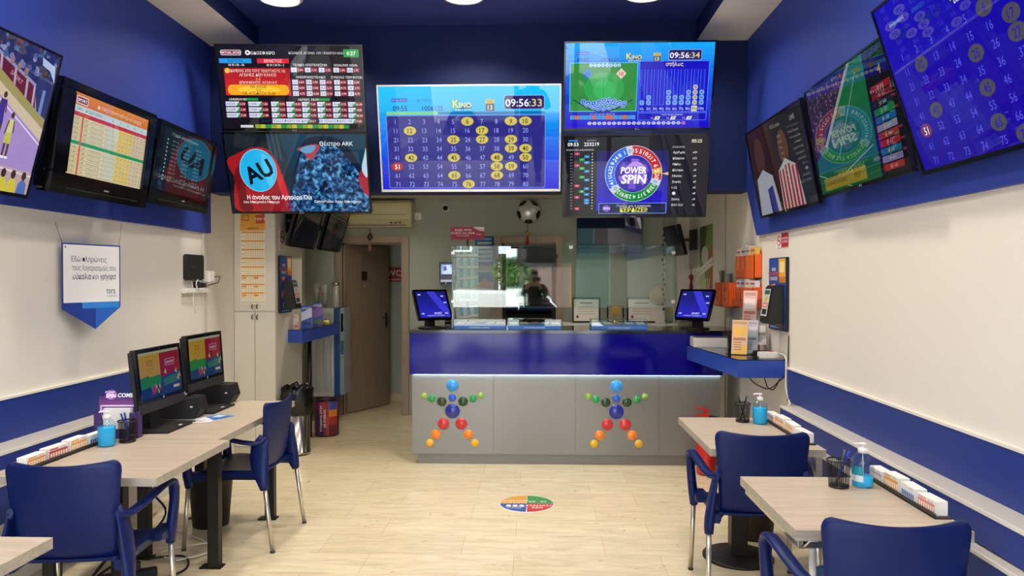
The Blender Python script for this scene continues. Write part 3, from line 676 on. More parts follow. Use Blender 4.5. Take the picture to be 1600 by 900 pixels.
def draw_basket(c):
    W, H = 1000, 575
    rnd = random.Random(5)
    c.grad(0, 0, W, H, 'a48ac4', '9a84c0', 6, 0)
    c.poly([(0, 0), (W, 0), (W, 200), (0, -20 + 60)], '262c58', 1)
    for k in range(220):
        x = rnd.uniform(0, W); y = rnd.uniform(0, 60 + x * 0.09); s = rnd.uniform(5, 12); c.ell(x, y, s, s * 1.1, rnd.choice(('2a3a7a', '4a5490', '3a6a90', '5a3a54', '343050', '6a74a8', '8088b0')), 2, n=8)
    c.poly([(0, -60), (695, 74), (904, 145), (930, 232), (712, 128), (0, -20)], '5e2038', 3); c.poly([(0, -75), (690, 66), (908, 138), (904, 150), (695, 80)], '8a88b0', 4)
    for x in (560, 700, 780, 850, 895): c.poly([(x, 78 + (x - 695) * 0.34), (x + 12, 82 + (x - 695) * 0.34), (x + 22, 138 + (x - 712) * 0.48), (x + 10, 132 + (x - 712) * 0.48)], 'b098b0', 4)
    c.text('SPORT', 800, 140, 18, 'c090a8', ly=5, rot=0.36)
    for x in (720, 760, 800, 840): c.ell(x, 66 + (x - 700) * 0.3, 11, 16, rnd.choice(('3a5a80', '506090', '8a6a70')), 5, n=10)
    c.poly([(0, -20), (712, 128), (930, 232), (993, 258), (1000, 300), (727, 174), (0, 10)], '98905a', 3); c.poly([(0, 10), (727, 174), (1000, 302), (1000, 350), (740, 220), (0, 40)], 'c8b49c', 3)
    c.poly([(906, 105), (960, 90), (1000, 130), (1000, 262), (940, 238), (915, 180)], '2c3468', 5); c.ell(945, 92, 16, 18, '3a2c30', 6, n=12); c.poly([(906, 30), (985, 48), (1000, 110), (960, 70), (915, 60)], 'a8b8d8', 6); c.poly([(948, 150), (965, 150), (968, 250), (950, 245)], '7080b8', 6)
    def bar(a, b, w_, col):
        d = Vector((b[0] - a[0], b[1] - a[1])).orthogonal().normalized() * w_; c.poly([(a[0] - d.x, a[1] - d.y), (b[0] - d.x, b[1] - d.y), (b[0] + d.x, b[1] + d.y), (a[0] + d.x, a[1] + d.y)], col, 4)
    bar((560, 140), (1000, 366), 3, 'd8cce8'); bar((0, 420), (1000, 500), 3, 'd8cce8'); c.poly([(0, 440), (1000, 484), (1000, 575), (0, 575)], 'b49a9a', 3)
    def player(x, y, k, jersey, shorts):
        c.ell(x, y - 96 * k, 8 * k, 11 * k, '4a3024', 7, n=12)
        c.poly([(x - 13 * k, y - 82 * k), (x + 13 * k, y - 82 * k), (x + 11 * k, y - 34 * k), (x - 11 * k, y - 34 * k)], jersey, 7)
        c.poly([(x - 13 * k, y - 80 * k), (x - 8 * k, y - 76 * k), (x - 17 * k, y - 28 * k), (x - 22 * k, y - 32 * k)], '5a3c2c', 8); c.poly([(x + 9 * k, y - 80 * k), (x + 14 * k, y - 78 * k), (x + 20 * k, y - 40 * k), (x + 15 * k, y - 38 * k)], '5a3c2c', 8)
        c.poly([(x - 12 * k, y - 36 * k), (x + 12 * k, y - 36 * k), (x + 15 * k, y), (x + 2 * k, y), (x, y - 16 * k), (x - 3 * k, y), (x - 15 * k, y)], shorts, 8)
        for d in (-8, 9): c.poly([(x + d * k - 5 * k, y), (x + d * k + 5 * k, y), (x + d * k + 4 * k, y + 46 * k), (x + d * k - 3 * k, y + 46 * k)], '503428', 7); c.poly([(x + d * k - 5 * k, y + 42 * k), (x + d * k + 9 * k, y + 42 * k), (x + d * k + 9 * k, y + 50 * k), (x + d * k - 5 * k, y + 50 * k)], 'e8e0f0', 8)
    player(828, 392, 1.15, 'c8c488', 'b8b83c'); player(768, 326, 1.15, '3a2a90', '34288a'); player(420, 300, 1.05, 'c8c488', 'b8b83c'); player(250, 230, 1.0, '3a2a90', '34288a')
    for x, col in ((852, 'c8b83c'), (904, 'c8b83c'), (962, '4a66a8'), (800, '4a66a8'), (700, 'c8b83c'), (560, 'c8b83c')): c.ell(x, 503, 13, 18, '33262a', 7, n=12); c.poly([(x - 26, 575), (x - 22, 535), (x - 8, 520), (x + 8, 520), (x + 22, 535), (x + 26, 575)], col, 6)
def draw_coupon(c):
    W, H = 800, 600
    c.rect(0, 0, W, H, 'd8cba0', 0); c.grad(0, 0, W, 90, 'e0883c', 'd87a38', 3, 1)
    c.rrect(20, 22, 110, 56, 10, 'f0e8e0', 2); c.rrect(26, 28, 98, 44, 8, '8a2a48', 3); c.text('SPORT', 75, 50, 22, 'ffffff', bold=0.03, ly=4); c.text('● ΠΡΟΤΕΙΝΟΜΕΝΟΙ ΑΓΩΝΕΣ', 470, 55, 26, 'ffe8d0', bold=0.01)
    c.rect(0, 90, W, 48, 'c8d8d8', 1)
    for i in range(9): c.text(('ΩΡΑ', 'ΚΩΔ', 'ΑΓΩΝΑΣ', '1', 'Χ', '2', '1Χ', 'Χ2', 'G')[i], 60 + i * 84, 114, 20, '406080', ly=2)
    c.rect(0, 138, W, 30, 'c83848', 1); c.rect(0, 350, W, 26, '1a9a58', 1); c.rect(90, 168, 16, 432, 'd86050', 3)
    rnd = random.Random(2)
    for r in range(12):
        y = 186 + r * 35
        if 340 < y < 384: continue
        c.rect(0, y + 14, W, 3, 'b8a880', 1); c.text('21:00', 40, y, 15, '504830', ly=2); c.text('%03d' % (101 + r), 135, y, 15, '504830', ly=2)
        c.rect(160, y - 13, 170, 26, 'e0d8b8', 1); c.text('ΓΗΠΕΔΟΥΧΟΣ', 245, y, 15, '4a4028', ly=2); c.rect(350, y - 13, 110, 26, 'c8d0c0', 1)
        for i in range(8): c.rect(480 + i * 40, y - 13, 36, 26, ('e8c860', 'd8c0a0')[i > 3], 1); c.text('%.2f' % rnd.uniform(1.2, 6), 498 + i * 40, y, 11, '503820', ly=2)
def draw_dark_list(c):
    W, H = 800, 600
    c.grad(0, 0, W, H, '0e2028', '14181c', 6, 0)
    rnd = random.Random(9)
    c.text('ΤΖΟΚΕΡ ΑΠΟΤΕΛΕΣΜΑΤΑ', 330, 50, 24, '9ab0b8')
    for r in range(11):
        y = 110 + r * 38; c.ell(80, y, 10, 10, '8aa0a8', 1, n=10)
        for x, n in ((150, 5), (330, 6), (520, 4)): c.text('0%d:%d%d  %d' % (r % 10, r % 6, x % 10, 100 + r * n), x, y, 15, '7a929a', 'l')
def draw_match(c):
    W, H = 1000, 580; rnd = random.Random(4)
    c.grad(0, 0, W, H, '1c8a50', '12683c', 6, 0); c.poly([(0, 0), (560, 0), (150, 330), (0, 400)], '3a3050', 1)
    for k in range(260):
        x = rnd.uniform(0, 500); y = rnd.uniform(0, 360 - x * 0.62); c.ell(x, max(4, y), 7, 7, rnd.choice(('7a5a80', '4a3a70', 'a08098', '2a2848', '8a4a60')), 2, n=6)
    c.rect(0, 0, 560, 20, '1c2c58', 3); c.poly([(560, 0), (600, 0), (180, 340), (150, 330)], 'b8c0b8', 3)
    for a, b in (((100, 560), (700, 420)), ((640, 60), (300, 420)), ((0, 470), (400, 580))):
        d = Vector((b[0] - a[0], b[1] - a[1])).orthogonal().normalized() * 2.5; c.poly([(a[0] - d.x, a[1] - d.y), (b[0] - d.x, b[1] - d.y), (b[0] + d.x, b[1] + d.y), (a[0] + d.x, a[1] + d.y)], '9ad0a8', 3)
    c.rect(730, 0, 270, H, '15151f', 4); c.text('4', 870, 110, 46, 'c8b83c', bold=0.02, ly=5)
    for i in range(11):
        y = 170 + i * 36; c.rect(760, y, 190, 30, ('a82832', '8a2030', '202838', '1a8a50', '1c6aa8', '9a98b0', 'a83a28', 'b02a30', '207088', '8a88b0', 'b83030')[i], 5); c.text('%d  %d-%d' % (10 + i, i % 3, i % 2), 855, y + 15, 16, 'e8e0e0', ly=6)
    c.rect(60, 500, 520, 66, 'a8962c', 4); c.text('ΕΠΟΜΕΝΟΣ ΑΓΩΝΑΣ', 200, 530, 22, '302810', ly=5); c.text('09:57', 480, 530, 26, '302810', ly=5)
def draw_players(c):
    W, H = 1000, 580
    c.grad(0, 0, W, H, '26242a', '303540', 6, 0); c.poly([(0, 0), (420, 0), (520, 300), (560, 580), (0, 580)], '3c2428', 1)
    c.ell(180, 190, 90, 130, '5a3a30', 2); c.poly([(60, 330), (200, 280), (360, 340), (420, 580), (20, 580)], 'b8bcc8', 3)
    c.poly([(230, 420), (330, 400), (360, 580), (240, 580)], '2a2a88', 4)
    c.ell(620, 200, 80, 110, '6a4838', 2); c.poly([(480, 330), (620, 270), (780, 330), (820, 580), (460, 580)], 'c8c8cc', 3)
    for i in range(6): c.poly([(490 + i * 54, 330 - (20 if 1 < i < 4 else 0)), (516 + i * 54, 326 - (20 if 1 < i < 4 else 0)), (512 + i * 56, 580), (480 + i * 56, 580)], 'b02830', 4)
    c.text('LIVE', 840, 60, 30, 'c8c8c8')
def draw_terminal(c):
    W, H = 400, 320
    c.grad(0, 0, W, H, '141a6a', '2a28c0', 8, 0); c.poly([(150, 0), (240, 0), (400, 260), (400, 320), (340, 320)], '3a38d0', 1)
    for x, y in ((60, 40), (330, 60), (350, 140), (60, 270), (340, 270)): c.rrect(x - 18, y - 8, 36, 16, 5, 'a8b8f0', 2)
    c.text('SPORT', 240, 268, 22, 'e8ecff', bold=0.02); c.text('ΠΑΤΗΣΤΕ ΓΙΑ ΕΝΑΡΞΗ', 210, 296, 14, 'd0d8ff')
def draw_pc(c):
    W, H = 960, 640
    c.rect(0, 0, W, H, '1c3a5c', 0); c.rect(0, 0, W, 40, 'b8b898', 1); c.rect(0, 40, 480, 310, 'c49a3a', 1); c.rect(480, 40, 480, 350, '9c2438', 1)
    c.poly([(0, 350), (200, 320), (230, 350), (480, 340), (480, 500), (0, 520)], '2a8a48', 2); c.poly([(0, 500), (480, 470), (480, 640), (0, 640)], '1c4470', 3); c.poly([(480, 390), (960, 330), (960, 640), (480, 640)], '284878', 2)
    c.poly([(520, 420), (900, 380), (880, 500), (540, 520)], '3a7a68', 3)
    c.rect(190, 130, 44, 40, '4a3a18', 2); c.text('▷', 262, 150, 40, '4a3a18') if False else None
    c.rrect(180, 120, 130, 70, 10, '7a5c20', 2); c.rrect(188, 128, 114, 54, 8, 'c49a3a', 3); c.text('ΛΟΤΤΟ', 245, 155, 22, '4a3a18', ly=4)
    c.rrect(600, 140, 240, 100, 16, 'd8a8b0', 2); c.rrect(608, 148, 224, 84, 12, '9c2438', 3); c.text('GO LUCKY', 720, 190, 38, 'f0d8dc', bold=0.03, ly=4, fit=190)
    c.text('Παίξε εδώ', 240, 240, 26, '5a4820'); c.text('τώρα', 240, 280, 22, '5a4820'); c.text('Νέα παιχνίδια', 700, 310, 26, '6a1828')
    rnd = random.Random(8)
    for k in range(18):
        x = rnd.uniform(160, 460); y = rnd.uniform(480, 600); c.poly([(x, y), (x + 26, y - 30), (x + 44, y + 20), (x + 20, y + 44)], rnd.choice(('c8b048', '4a2a78', '2aa0a8', 'c84060', '2a5a90', '88b0a0')), 4)
    for x, y in ((860, 460), (900, 420), (560, 330), (820, 350)): c.poly([(x, y), (x + 40, y - 60), (x + 60, y + 30)], 'c8b878', 4)
    c.rect(760, 540, 150, 40, 'd8c8a0', 4)

def tv(loc, rz, tilt, w, h, canvas_wh, draw, label, frame_mat=None, bez=0.012, chin=0.018, thick=0.045, brand=True, group=None, name='television', cat='television', dim=1.0, glass=1.62):
    """screen seen from local -y; the hinge of rotation is the screen centre"""
    t = thing(name, loc, label, cat, group, rot=(tilt, 0, rz))
    fm = frame_mat or GLOSSB
    MB().box((-w / 2, 0.004, -h / 2), (w / 2, thick, h / 2), BLACKM, bev=0.006).box((-w * 0.32, thick - 0.002, -h * 0.36), (w * 0.32, thick + 0.035, h * 0.12), BLACKM, bev=0.012).build('housing', t)
    mb = MB(); a, b, y0, y1 = w / 2, h / 2, -0.006, 0.02
    for lo, hi in (((-a, y0, b - bez), (a, y1, b)), ((-a, y0, -b), (a, y1, -b + chin)), ((-a, y0, -b + chin), (-a + bez, y1, b - bez)), ((a - bez, y0, -b + chin), (a, y1, b - bez))): mb.box(lo, hi, fm, bev=0.002)
    bz = mb.build('bezel', t)
    if brand:
        cb = Canvas(60, 20, 0.05, 0.017, ink); cb.ell(18, 10, 7, 7, '8a8a90', 0); cb.text('LG', 40, 10, 11, 'b8b8c0', bold=0.03); cb.build('maker_mark', bz, (0, -0.0063, -b + chin / 2))
    cw, ch = w - 2 * bez + 0.002, h - bez - chin + 0.002
    c = Canvas(canvas_wh[0], canvas_wh[1], cw, ch, lambda hx: scr(hx, dim, glass)); draw(c)
    c.build('screen', t, (0, 0.0, (chin - bez) / 2))
    return t
def bracket(t, y0, ln, tilt, w=0.3):
    mb = MB()
    for x in (-w / 2, w / 2): mb.box((x - 0.015, y0, -0.16), (x + 0.015, y0 + 0.02, 0.16), DARKG)
    M = Matrix.Rotation(-tilt, 4, 'X')
    for x in (-w / 2, w / 2): mb.box((x - 0.012, 0.0, -0.012), (x + 0.012, ln, 0.012), DARKG, M=Matrix.Translation((0, y0, 0.0)) @ M)
    mb.box((-w / 2 - 0.05, ln - 0.01, -0.11), (w / 2 + 0.05, ln, 0.11), DARKG, M=Matrix.Translation((0, y0, 0.0)) @ M)
    mb.build('wall_bracket', t)
R_ = math.radians
SILVER = mat('silver_frame', 'd8d6d0', 0.25, metal=0.4)
a = tv((-1.873, 5.602, 3.035), R_(3.0), R_(15.8), 1.11, 0.642, (1000, 580), draw_odds, 'black television showing red betting odds, upper left of the wall screens', glass=1.38); bracket(a, 0.075, 0.29, R_(15.8))
a = tv((-1.871, 5.745, 2.406), R_(2.6), R_(19.3), 1.11, 0.642, (1000, 580), draw_theatre, 'black television showing a theatre picture with a blue AU disc, below the betting odds', glass=1.38); bracket(a, 0.075, 0.16, R_(19.3))
a = tv((-0.528, 5.80, 2.679), R_(0.2), R_(14.4), 1.43, 0.827, (1468, 800), draw_kino, 'large silver framed television showing the blue number board from 1 to 80', glass=1.38, frame_mat=SILVER, chin=0.02); bracket(a, 0.075, 0.10, R_(14.4))
a = tv((0.755, 5.541, 3.012), R_(0.2), R_(16.4), 1.11, 0.642, (1468, 870), draw_kino_bars, 'black television showing a green field and ball columns, upper right of the wall screens', glass=1.38); bracket(a, 0.075, 0.36, R_(16.4))
a = tv((0.748, 5.72, 2.37), R_(-2.2), R_(14.4), 1.11, 0.642, (1400, 800), draw_spin, 'black television showing a coloured number wheel, below the green field screen', glass=1.38); bracket(a, 0.075, 0.18, R_(14.4))
a = tv((1.572, 4.875, 2.323), R_(-89.4), R_(10.8), 1.08, 0.622, (1000, 580), draw_players, 'black television on the right wall showing players in striped shirts, farthest from the viewer', dim=0.5, thick=0.03); bracket(a, 0.05, 0.05, R_(10.8))
a = tv((1.531, 3.668, 2.325), R_(-91), R_(10.2), 1.035, 0.60, (1000, 580), draw_match, 'black television on the right wall showing a green football match, between its two neighbours', dim=0.42); bracket(a, 0.06, 0.08, R_(10.2))
a = tv((1.499, 2.524, 2.355), R_(-90.7), R_(18.0), 1.25, 0.719, (1468, 800), lambda c: draw_kino(c, True), 'large black television on the right wall showing a dark blue number board, nearest the viewer', brand=False, dim=0.75, glass=1.48); bracket(a, 0.07, 0.10, R_(18.0))
cb = Canvas(80, 20, 0.06, 0.015, ink); cb.text('TURBO-X', 40, 10, 12, 'c8c8d0', bold=0.02); cb.build('maker_mark', a, (0.25, -0.0065, -0.351))
a = tv((-2.407, 2.92, 2.322), R_(90), R_(15.0), 1.25, 0.72, (1000, 575), draw_basket, 'black television on the left wall showing a basketball game'); bracket(a, 0.07, 0.18, R_(15))
def old_tv(loc, rz, tilt, w, h, sw, sh, dx, dz, wh, draw, label):
    t = thing('television', loc, label, 'television', None, rot=(tilt, 0, rz))
    mb = MB(); a, b = w / 2, h / 2
    mb.box((-a, 0.02, -b), (a, 0.09, b), GLOSSB, bev=0.02, seg=3); mb.box((-a * 0.8, 0.085, -b * 0.8), (a * 0.8, 0.17, b * 0.75), BLACKM, bev=0.03); mb.build('housing', t)
    mb = MB(); x0, x1, z0, z1 = dx - sw / 2, dx + sw / 2, dz - sh / 2, dz + sh / 2
    for lo, hi in (((-a, -0.012, z1), (a, 0.03, b)), ((-a, -0.012, -b), (a, 0.03, z0)), ((-a, -0.012, z0), (x0, 0.03, z1)), ((x1, -0.012, z0), (a, 0.03, z1))): mb.box(lo, hi, GLOSSB, bev=0.006)
    bz = mb.build('bezel', t)
    MB().box((-a * 0.75, -0.014, -b + 0.03), (a * 0.75, -0.011, -b + 0.034), DARKG).build('speaker_slot', bz)
    cb = Canvas(80, 20, 0.07, 0.018, ink); cb.rect(14, 6, 52, 9, '8a8a88', 0); cb.build('maker_mark', bz, (0.02, -0.0125, -b + 0.055))
    c = Canvas(wh[0], wh[1], sw + 0.002, sh + 0.002, lambda hx: scr(hx, 0.8)); draw(c); c.build('screen', t, (dx, 0.0, dz))
    return t
a = old_tv((-2.387, 4.042, 2.303), R_(89.7), R_(7.9), 0.90, 0.576, 0.70, 0.42, 0.02, 0.03, (800, 600), draw_coupon, 'thick bezelled old television on the left wall showing a cream match coupon'); bracket(a, 0.16, 0.11, R_(7.9))
a = old_tv((-2.435, 5.045, 2.333), R_(91.4), R_(9.25), 0.88, 0.535, 0.76, 0.412, 0.01, 0.03, (800, 600), draw_dark_list, 'old black television on the left wall showing a dim dark list, next to the corner'); bracket(a, 0.16, 0.07, R_(9.25))
# ================================================================== THE COUNTER
CZ = 1.147
CBLUE = mat('counter_blue_gloss', '0f0784', 0.08, spec=0.28)
CGREY = mat('counter_grey_laminate', '83827e', 0.26, metal=0.25, noise=0.02, scale=3)
t = thing('service_counter', (0.24, 6.55, 0), 'long service counter with glossy blue fascia and grey front carrying two dotted figures', 'counter')
def L(o): return Vector(o) - Vector((0.24, 6.55, 0))
def lbx(mb, lo, hi, m, bev=0.0): mb.box(tuple(L(lo)), tuple(L(hi)), m, bev=bev); return mb
xs = [at_y(x, 650, 6.26).x for x in (771, 899, 1030)]
edges = [-1.066] + xs + [1.545]
mb = MB()
for a, b in zip(edges[:-1], edges[1:]): lbx(mb, (a + 0.001, 6.265, 0.09), (b - 0.001, 6.29, 0.775), CGREY, 0.001)
mb.build('front_panel', t)
lbx(MB(), (-1.066, 6.285, 0.09), (1.545, 6.80, 1.10), CGREY).build('carcass', t)
lbx(MB(), (-1.02, 6.29, 0.0), (1.545, 6.78, 0.09), mat('plinth_grey', '7c7a75', 0.35, metal=0.3)).build('plinth', t)
mb = MB()
for a, b in zip([-1.083] + xs, xs + [1.56]): lbx(mb, (a + 0.0006, 6.245, 0.772), (b - 0.0006, 6.30, 1.122), CBLUE, 0.001)
mb.build('blue_fascia', t)
lbx(MB(), (-1.09, 6.235, 1.122), (1.70, 6.88, CZ), mat('worktop_black_glass', '15171c', 0.08), 0.003).build('worktop', t)
ls = lbx(MB(), (-1.05, 6.250, 0.7685), (1.54, 6.2645, 0.772), ALU).build('led_profile', t)
mb = MB(); mb.recalc = False; mb.face([L(q_) for q_ in ((-1.05, 6.251, 0.7682), (-1.05, 6.264, 0.7682), (1.54, 6.264, 0.7682), (1.54, 6.251, 0.7682))], emis('led_strip', 'c4ecff', 17.0)); mb.build('led_strip', ls)
FIG = [(246, 360, 30, '2f97ee'), (246, 421, 20, '2a5fd0'), (246, 487, 37, '1f2f98'), (193, 440, 24, '24452a'), (299, 440, 24, '24452a'), (143, 425, 19, '25a052'), (349, 425, 19, '25a052'),
       (105, 410, 15, '98c648'), (388, 410, 15, '98c648'), (201, 551, 29, 'd23236'), (290, 551, 29, 'd23236'), (163, 604, 25, 'f58a26'), (326, 604, 25, 'f58a26'), (134, 646, 20, 'f0b62e'), (358, 646, 20, 'f0b62e')]
for dx in (0, 820):
    mb = MB()
    for cx, cy, r, c in FIG:
        p = L(at_y(630 + (cx + dx) / 3.2, 490 + (cy + dx * 0.005) / 3.2, 6.265)); rr = r / 3.2 / 184.4
        M = Matrix.Translation(p) @ Matrix.Rotation(PI / 2, 4, 'X')
        mb.lathe([(rr * 1.07, -0.001), (rr * 1.07, 0.002), (rr, 0.0025), (rr, 0.001)], mat('disc_rim_grey', '8f8d86', 0.3, metal=0.4), 28, M=M)
        mb.lathe([(rr, 0.001), (rr * 0.96, 0.005), (0, 0.006)], mat('disc_' + c, c, 0.15, coat=0.4, noise=0.12, scale=30), 28, M=M)
    mb.build('dotted_figure', t)
# ---------------------------------------------------------------- protective glass
GEDGE = mat('glass_green_edge', '7fa596', 0.15, trans=0.4)
t = thing('glass_screen', (0.3, 6.5, CZ), 'clear protective glass screen standing along the counter top', 'glass screen')
o = Vector((0.3, 6.5, CZ))
gl, gr, jt = at_y(708, 430, 6.45).x, at_y(1052, 430, 6.45).x, at_y(892, 430, 6.45).x
zt, zb = at_y(880, 384.5, 6.45).z, at_y(880, 480, 6.45).z
for a, b in ((gl, jt - 0.002), (jt + 0.002, gr)): MB().box((a - o.x, -0.053, zb - o.z), (b - o.x, -0.047, zt - o.z), SGLASS).build('front_pane', t)
for a in (gl - 0.008, gr + 0.002):
    MB().box((a - o.x, -0.056, 0.0), (a + 0.006 - o.x, 0.33, zt - o.z), GLASS).build('side_pane', t)
    mb = MB(); mb.box((a - o.x - 0.002, -0.060, 0.0), (a + 0.008 - o.x, -0.056, zt - o.z), GEDGE); mb.box((a - o.x - 0.001, 0.33, 0.0), (a + 0.007 - o.x, 0.333, zt - o.z), GEDGE); mb.build('polished_edge', t)
mb = MB(); mb.box((gl - o.x, -0.054, zt - o.z), (gr - o.x, -0.046, zt - o.z + 0.002), GEDGE); mb.box((gl - o.x, -0.054, zb - o.z - 0.002), (gr - o.x, -0.046, zb - o.z), GEDGE); mb.build('polished_edge', t)
for x, z in ((jt, zt - 0.01), (gl, zt - 0.06), (gr, zt - 0.06), (gl, zb + 0.05), (gr, zb + 0.05)): MB().box((x - o.x - 0.016, -0.062, z - o.z - 0.014), (x - o.x + 0.016, -0.038, z - o.z + 0.014), ALU, bev=0.003).build('clip', t)
# ---------------------------------------------------------------- lottery ticket trays under low glass
TBLUE = mat('tray_blue', '3a74c8', 0.3)
def tray(x0, x1, label, seed):
    a, b = at_y(x0, 508, 6.34).x, at_y(x1, 508, 6.34).x; w2 = (b - a) / 2
    t = thing('ticket_tray', ((a + b) / 2, 6.44, CZ), label, 'ticket tray', 'glass ticket trays on the counter')
    MB().prism([(-0.10, 0), (0.10, 0), (0.10, 0.05), (-0.085, 0.038), (-0.10, 0.03)], 0, -w2, w2, TBLUE, bev=0.002).build('tray_base', t)
    mb = MB(); mb.box((-w2, -0.10, 0.03), (w2, -0.096, 0.085), GLASS); mb.box((-w2, -0.10, 0.085), (w2, 0.10, 0.089), GLASS); mb.box((-w2, -0.096, 0.03), (-w2 + 0.004, 0.10, 0.085), GLASS); mb.box((w2 - 0.004, -0.096, 0.03), (w2, 0.10, 0.085), GLASS)
    mb.build('glass_cover', t)
    c = Canvas(300, 20, w2 * 1.9, 0.02, ink); c.rect(0, 0, 300, 20, '4a82d0', 0); c.text('ΣΤΙΓΜΙΑΙΟ ΛΑΧΕΙΟ', 150, 10, 10, 'e8f0ff', bold=0.03); c.build('printed_strip', t, (0, -0.1022, 0.015))
    rnd = random.Random(seed); n = 5
    for k in range(n):
        x = -w2 + 0.05 + k * (2 * w2 - 0.1) / (n - 1)
        q = MB().box((-0.035, -0.05, 0), (0.035, 0.05, 0.002), mat('ticket_%d' % (k % 4), ('e8e4dc', 'd8c8a0', '9a8a88', 'c8d8e8')[k % 4], 0.5, noise=0.2, scale=60)).build('scratch_ticket', None, (t.location.x + x, 6.44, CZ + 0.049), (0.12, 0, rnd.uniform(-0.15, 0.15)))
        tag(q, 'scratch ticket under glass in the ' + label.replace('low blue glass ', ''), 'ticket', 'tickets in the ' + label.replace('low blue glass ', ''))
tray(709, 790, 'low blue glass tray on the left of the counter', 1)
tray(793, 877, 'low blue glass tray in the middle of the counter', 2)
tray(924, 1012, 'low blue glass tray on the right of the counter', 3)
# ---------------------------------------------------------------- touch monitors at the two ends
def touch(loc, rz, tilt, label, flip):
    t = thing('touch_monitor', (loc[0], loc[1], CZ), label, 'monitor', None, rot=(0, 0, rz))
    h = loc[2] - CZ; T = Matrix.Translation((0, 0, h)) @ Matrix.Rotation(tilt, 4, 'X')
    o = MB().box((-0.168, 0.003, -0.142), (0.168, 0.035, 0.142), BLACKM, bev=0.008).box((-0.10, 0.03, -0.10), (0.10, 0.06, 0.08), BLACKM, bev=0.01).build('housing', t); o.matrix_local = T
    mb = MB(); b = 0.018
    for lo, hi in (((-0.168, -0.004, 0.142 - b), (0.168, 0.012, 0.142)), ((-0.168, -0.004, -0.142), (0.168, 0.012, -0.142 + b)), ((-0.168, -0.004, -0.124), (-0.168 + b, 0.012, 0.124)), ((0.168 - b, -0.004, -0.124), (0.168, 0.012, 0.124))): mb.box(lo, hi, GLOSSB, bev=0.001)
    o = mb.build('bezel', t); o.matrix_local = T
    c = Canvas(400, 320, 0.334, 0.25); draw_terminal(c); o = c.build('screen', t); o.matrix_local = T
    MB().prism([(0.02, 0.0), (0.09, 0.0), (0.10, 0.02), (0.075, h + 0.02), (0.04, h - 0.01), (0.03, 0.03)], 0, -0.035, 0.035, BLACKM, bev=0.006).build('stand', t)
    MB().lathe([(0, 0), (0.12, 0), (0.12, 0.008), (0.06, 0.018), (0, 0.02)], BLACKM, 32, c=(0, 0.02, 0)).build('base', t)
touch((-0.915, 6.475, 1.357), R_(37), R_(-25), 'black touch monitor with a dark blue screen on the left end of the counter', 1)
touch((1.361, 6.444, 1.361), R_(-43), R_(-25), 'black touch monitor with a dark blue screen on the right end of the counter', 1)
t = thing('card_reader', (at_y(700, 500, 6.62).x, 6.62, CZ), 'small black card reader beside the left touch monitor', 'card reader')
MB().prism([(-0.04, 0), (0.05, 0), (0.05, 0.05), (0.0, 0.09), (-0.04, 0.03)], 0, -0.025, 0.025, BLACK, bev=0.006).build('reader_body', t); MB().box((-0.018, -0.03, 0.047), (0.018, -0.028, 0.06), DARKG).build('keypad', t)
t = thing('cash_box', (at_y(1078, 505, 6.75).x, 6.75, CZ), 'small beige box behind the right touch monitor on the counter', 'box')
MB().box((-0.10, -0.05, 0), (0.10, 0.05, 0.075), mat('beige_box', 'a89f88', 0.5), bev=0.004).build('box_body', t); MB().box((-0.10, -0.052, 0.05), (0.10, -0.05, 0.056), DARKG).build('lid_seam', t)
# ---------------------------------------------------------------- scratch card stand
t = thing('scratch_card_stand', (at_y(730, 500, 6.68).x, 6.68, CZ), 'wire stand of scratch cards with a red header behind the glass screen', 'card stand')
sx = t.location.x
MB().lathe([(0, 0), (0.105, 0), (0.105, 0.022), (0.07, 0.036), (0.0, 0.036)], mat('stand_blue', '1c3f9c', 0.3), 28).build('base', t)
MB().tube([(0, 0.05, 0.03), (0, 0.05, 0.86)], 0.008, BLACK).build('pole', t)
hz = at_y(730, 364, 6.68).z - CZ
c = Canvas(320, 120, 0.305, 0.112, ink); c.rect(0, 0, 320, 120, '9c2040', 0); c.poly([(210, 0), (320, 0), (320, 40), (270, 36)], 'ece6e0', 1)
c.text('ΚΑΘΕ ΤΡΙΤΗ', 120, 30, 20, 'f4e8e8', bold=0.03, ly=2); c.text('ΚΕΡΔΙΣΕ έως 2.500€', 116, 58, 18, 'f4e8e8', bold=0.03, ly=2); c.text('ΣΤΑ ΛΑΧΕΙΑ', 120, 84, 15, 'f0c8d0', bold=0.02, ly=2); c.text('Σκρατς', 284, 22, 15, '9c2040', ly=3); c.text('δώρο', 270, 70, 16, 'f4e8e8', ly=2)
hd = MB().box((-0.155, 0.0, -0.058), (0.155, 0.006, 0.058), mat('header_red', '9c2040', 0.4)).build('header_sign', t, (0.0, 0.03, hz)); c.build('print', hd, (0, -0.0004, 0))
WIREW = mat('pocket_white', 'e6e2d4', 0.35)
CARDM = [ink('d9e2dc'), ink('7fb4c8'), ink('e4e0cc')]
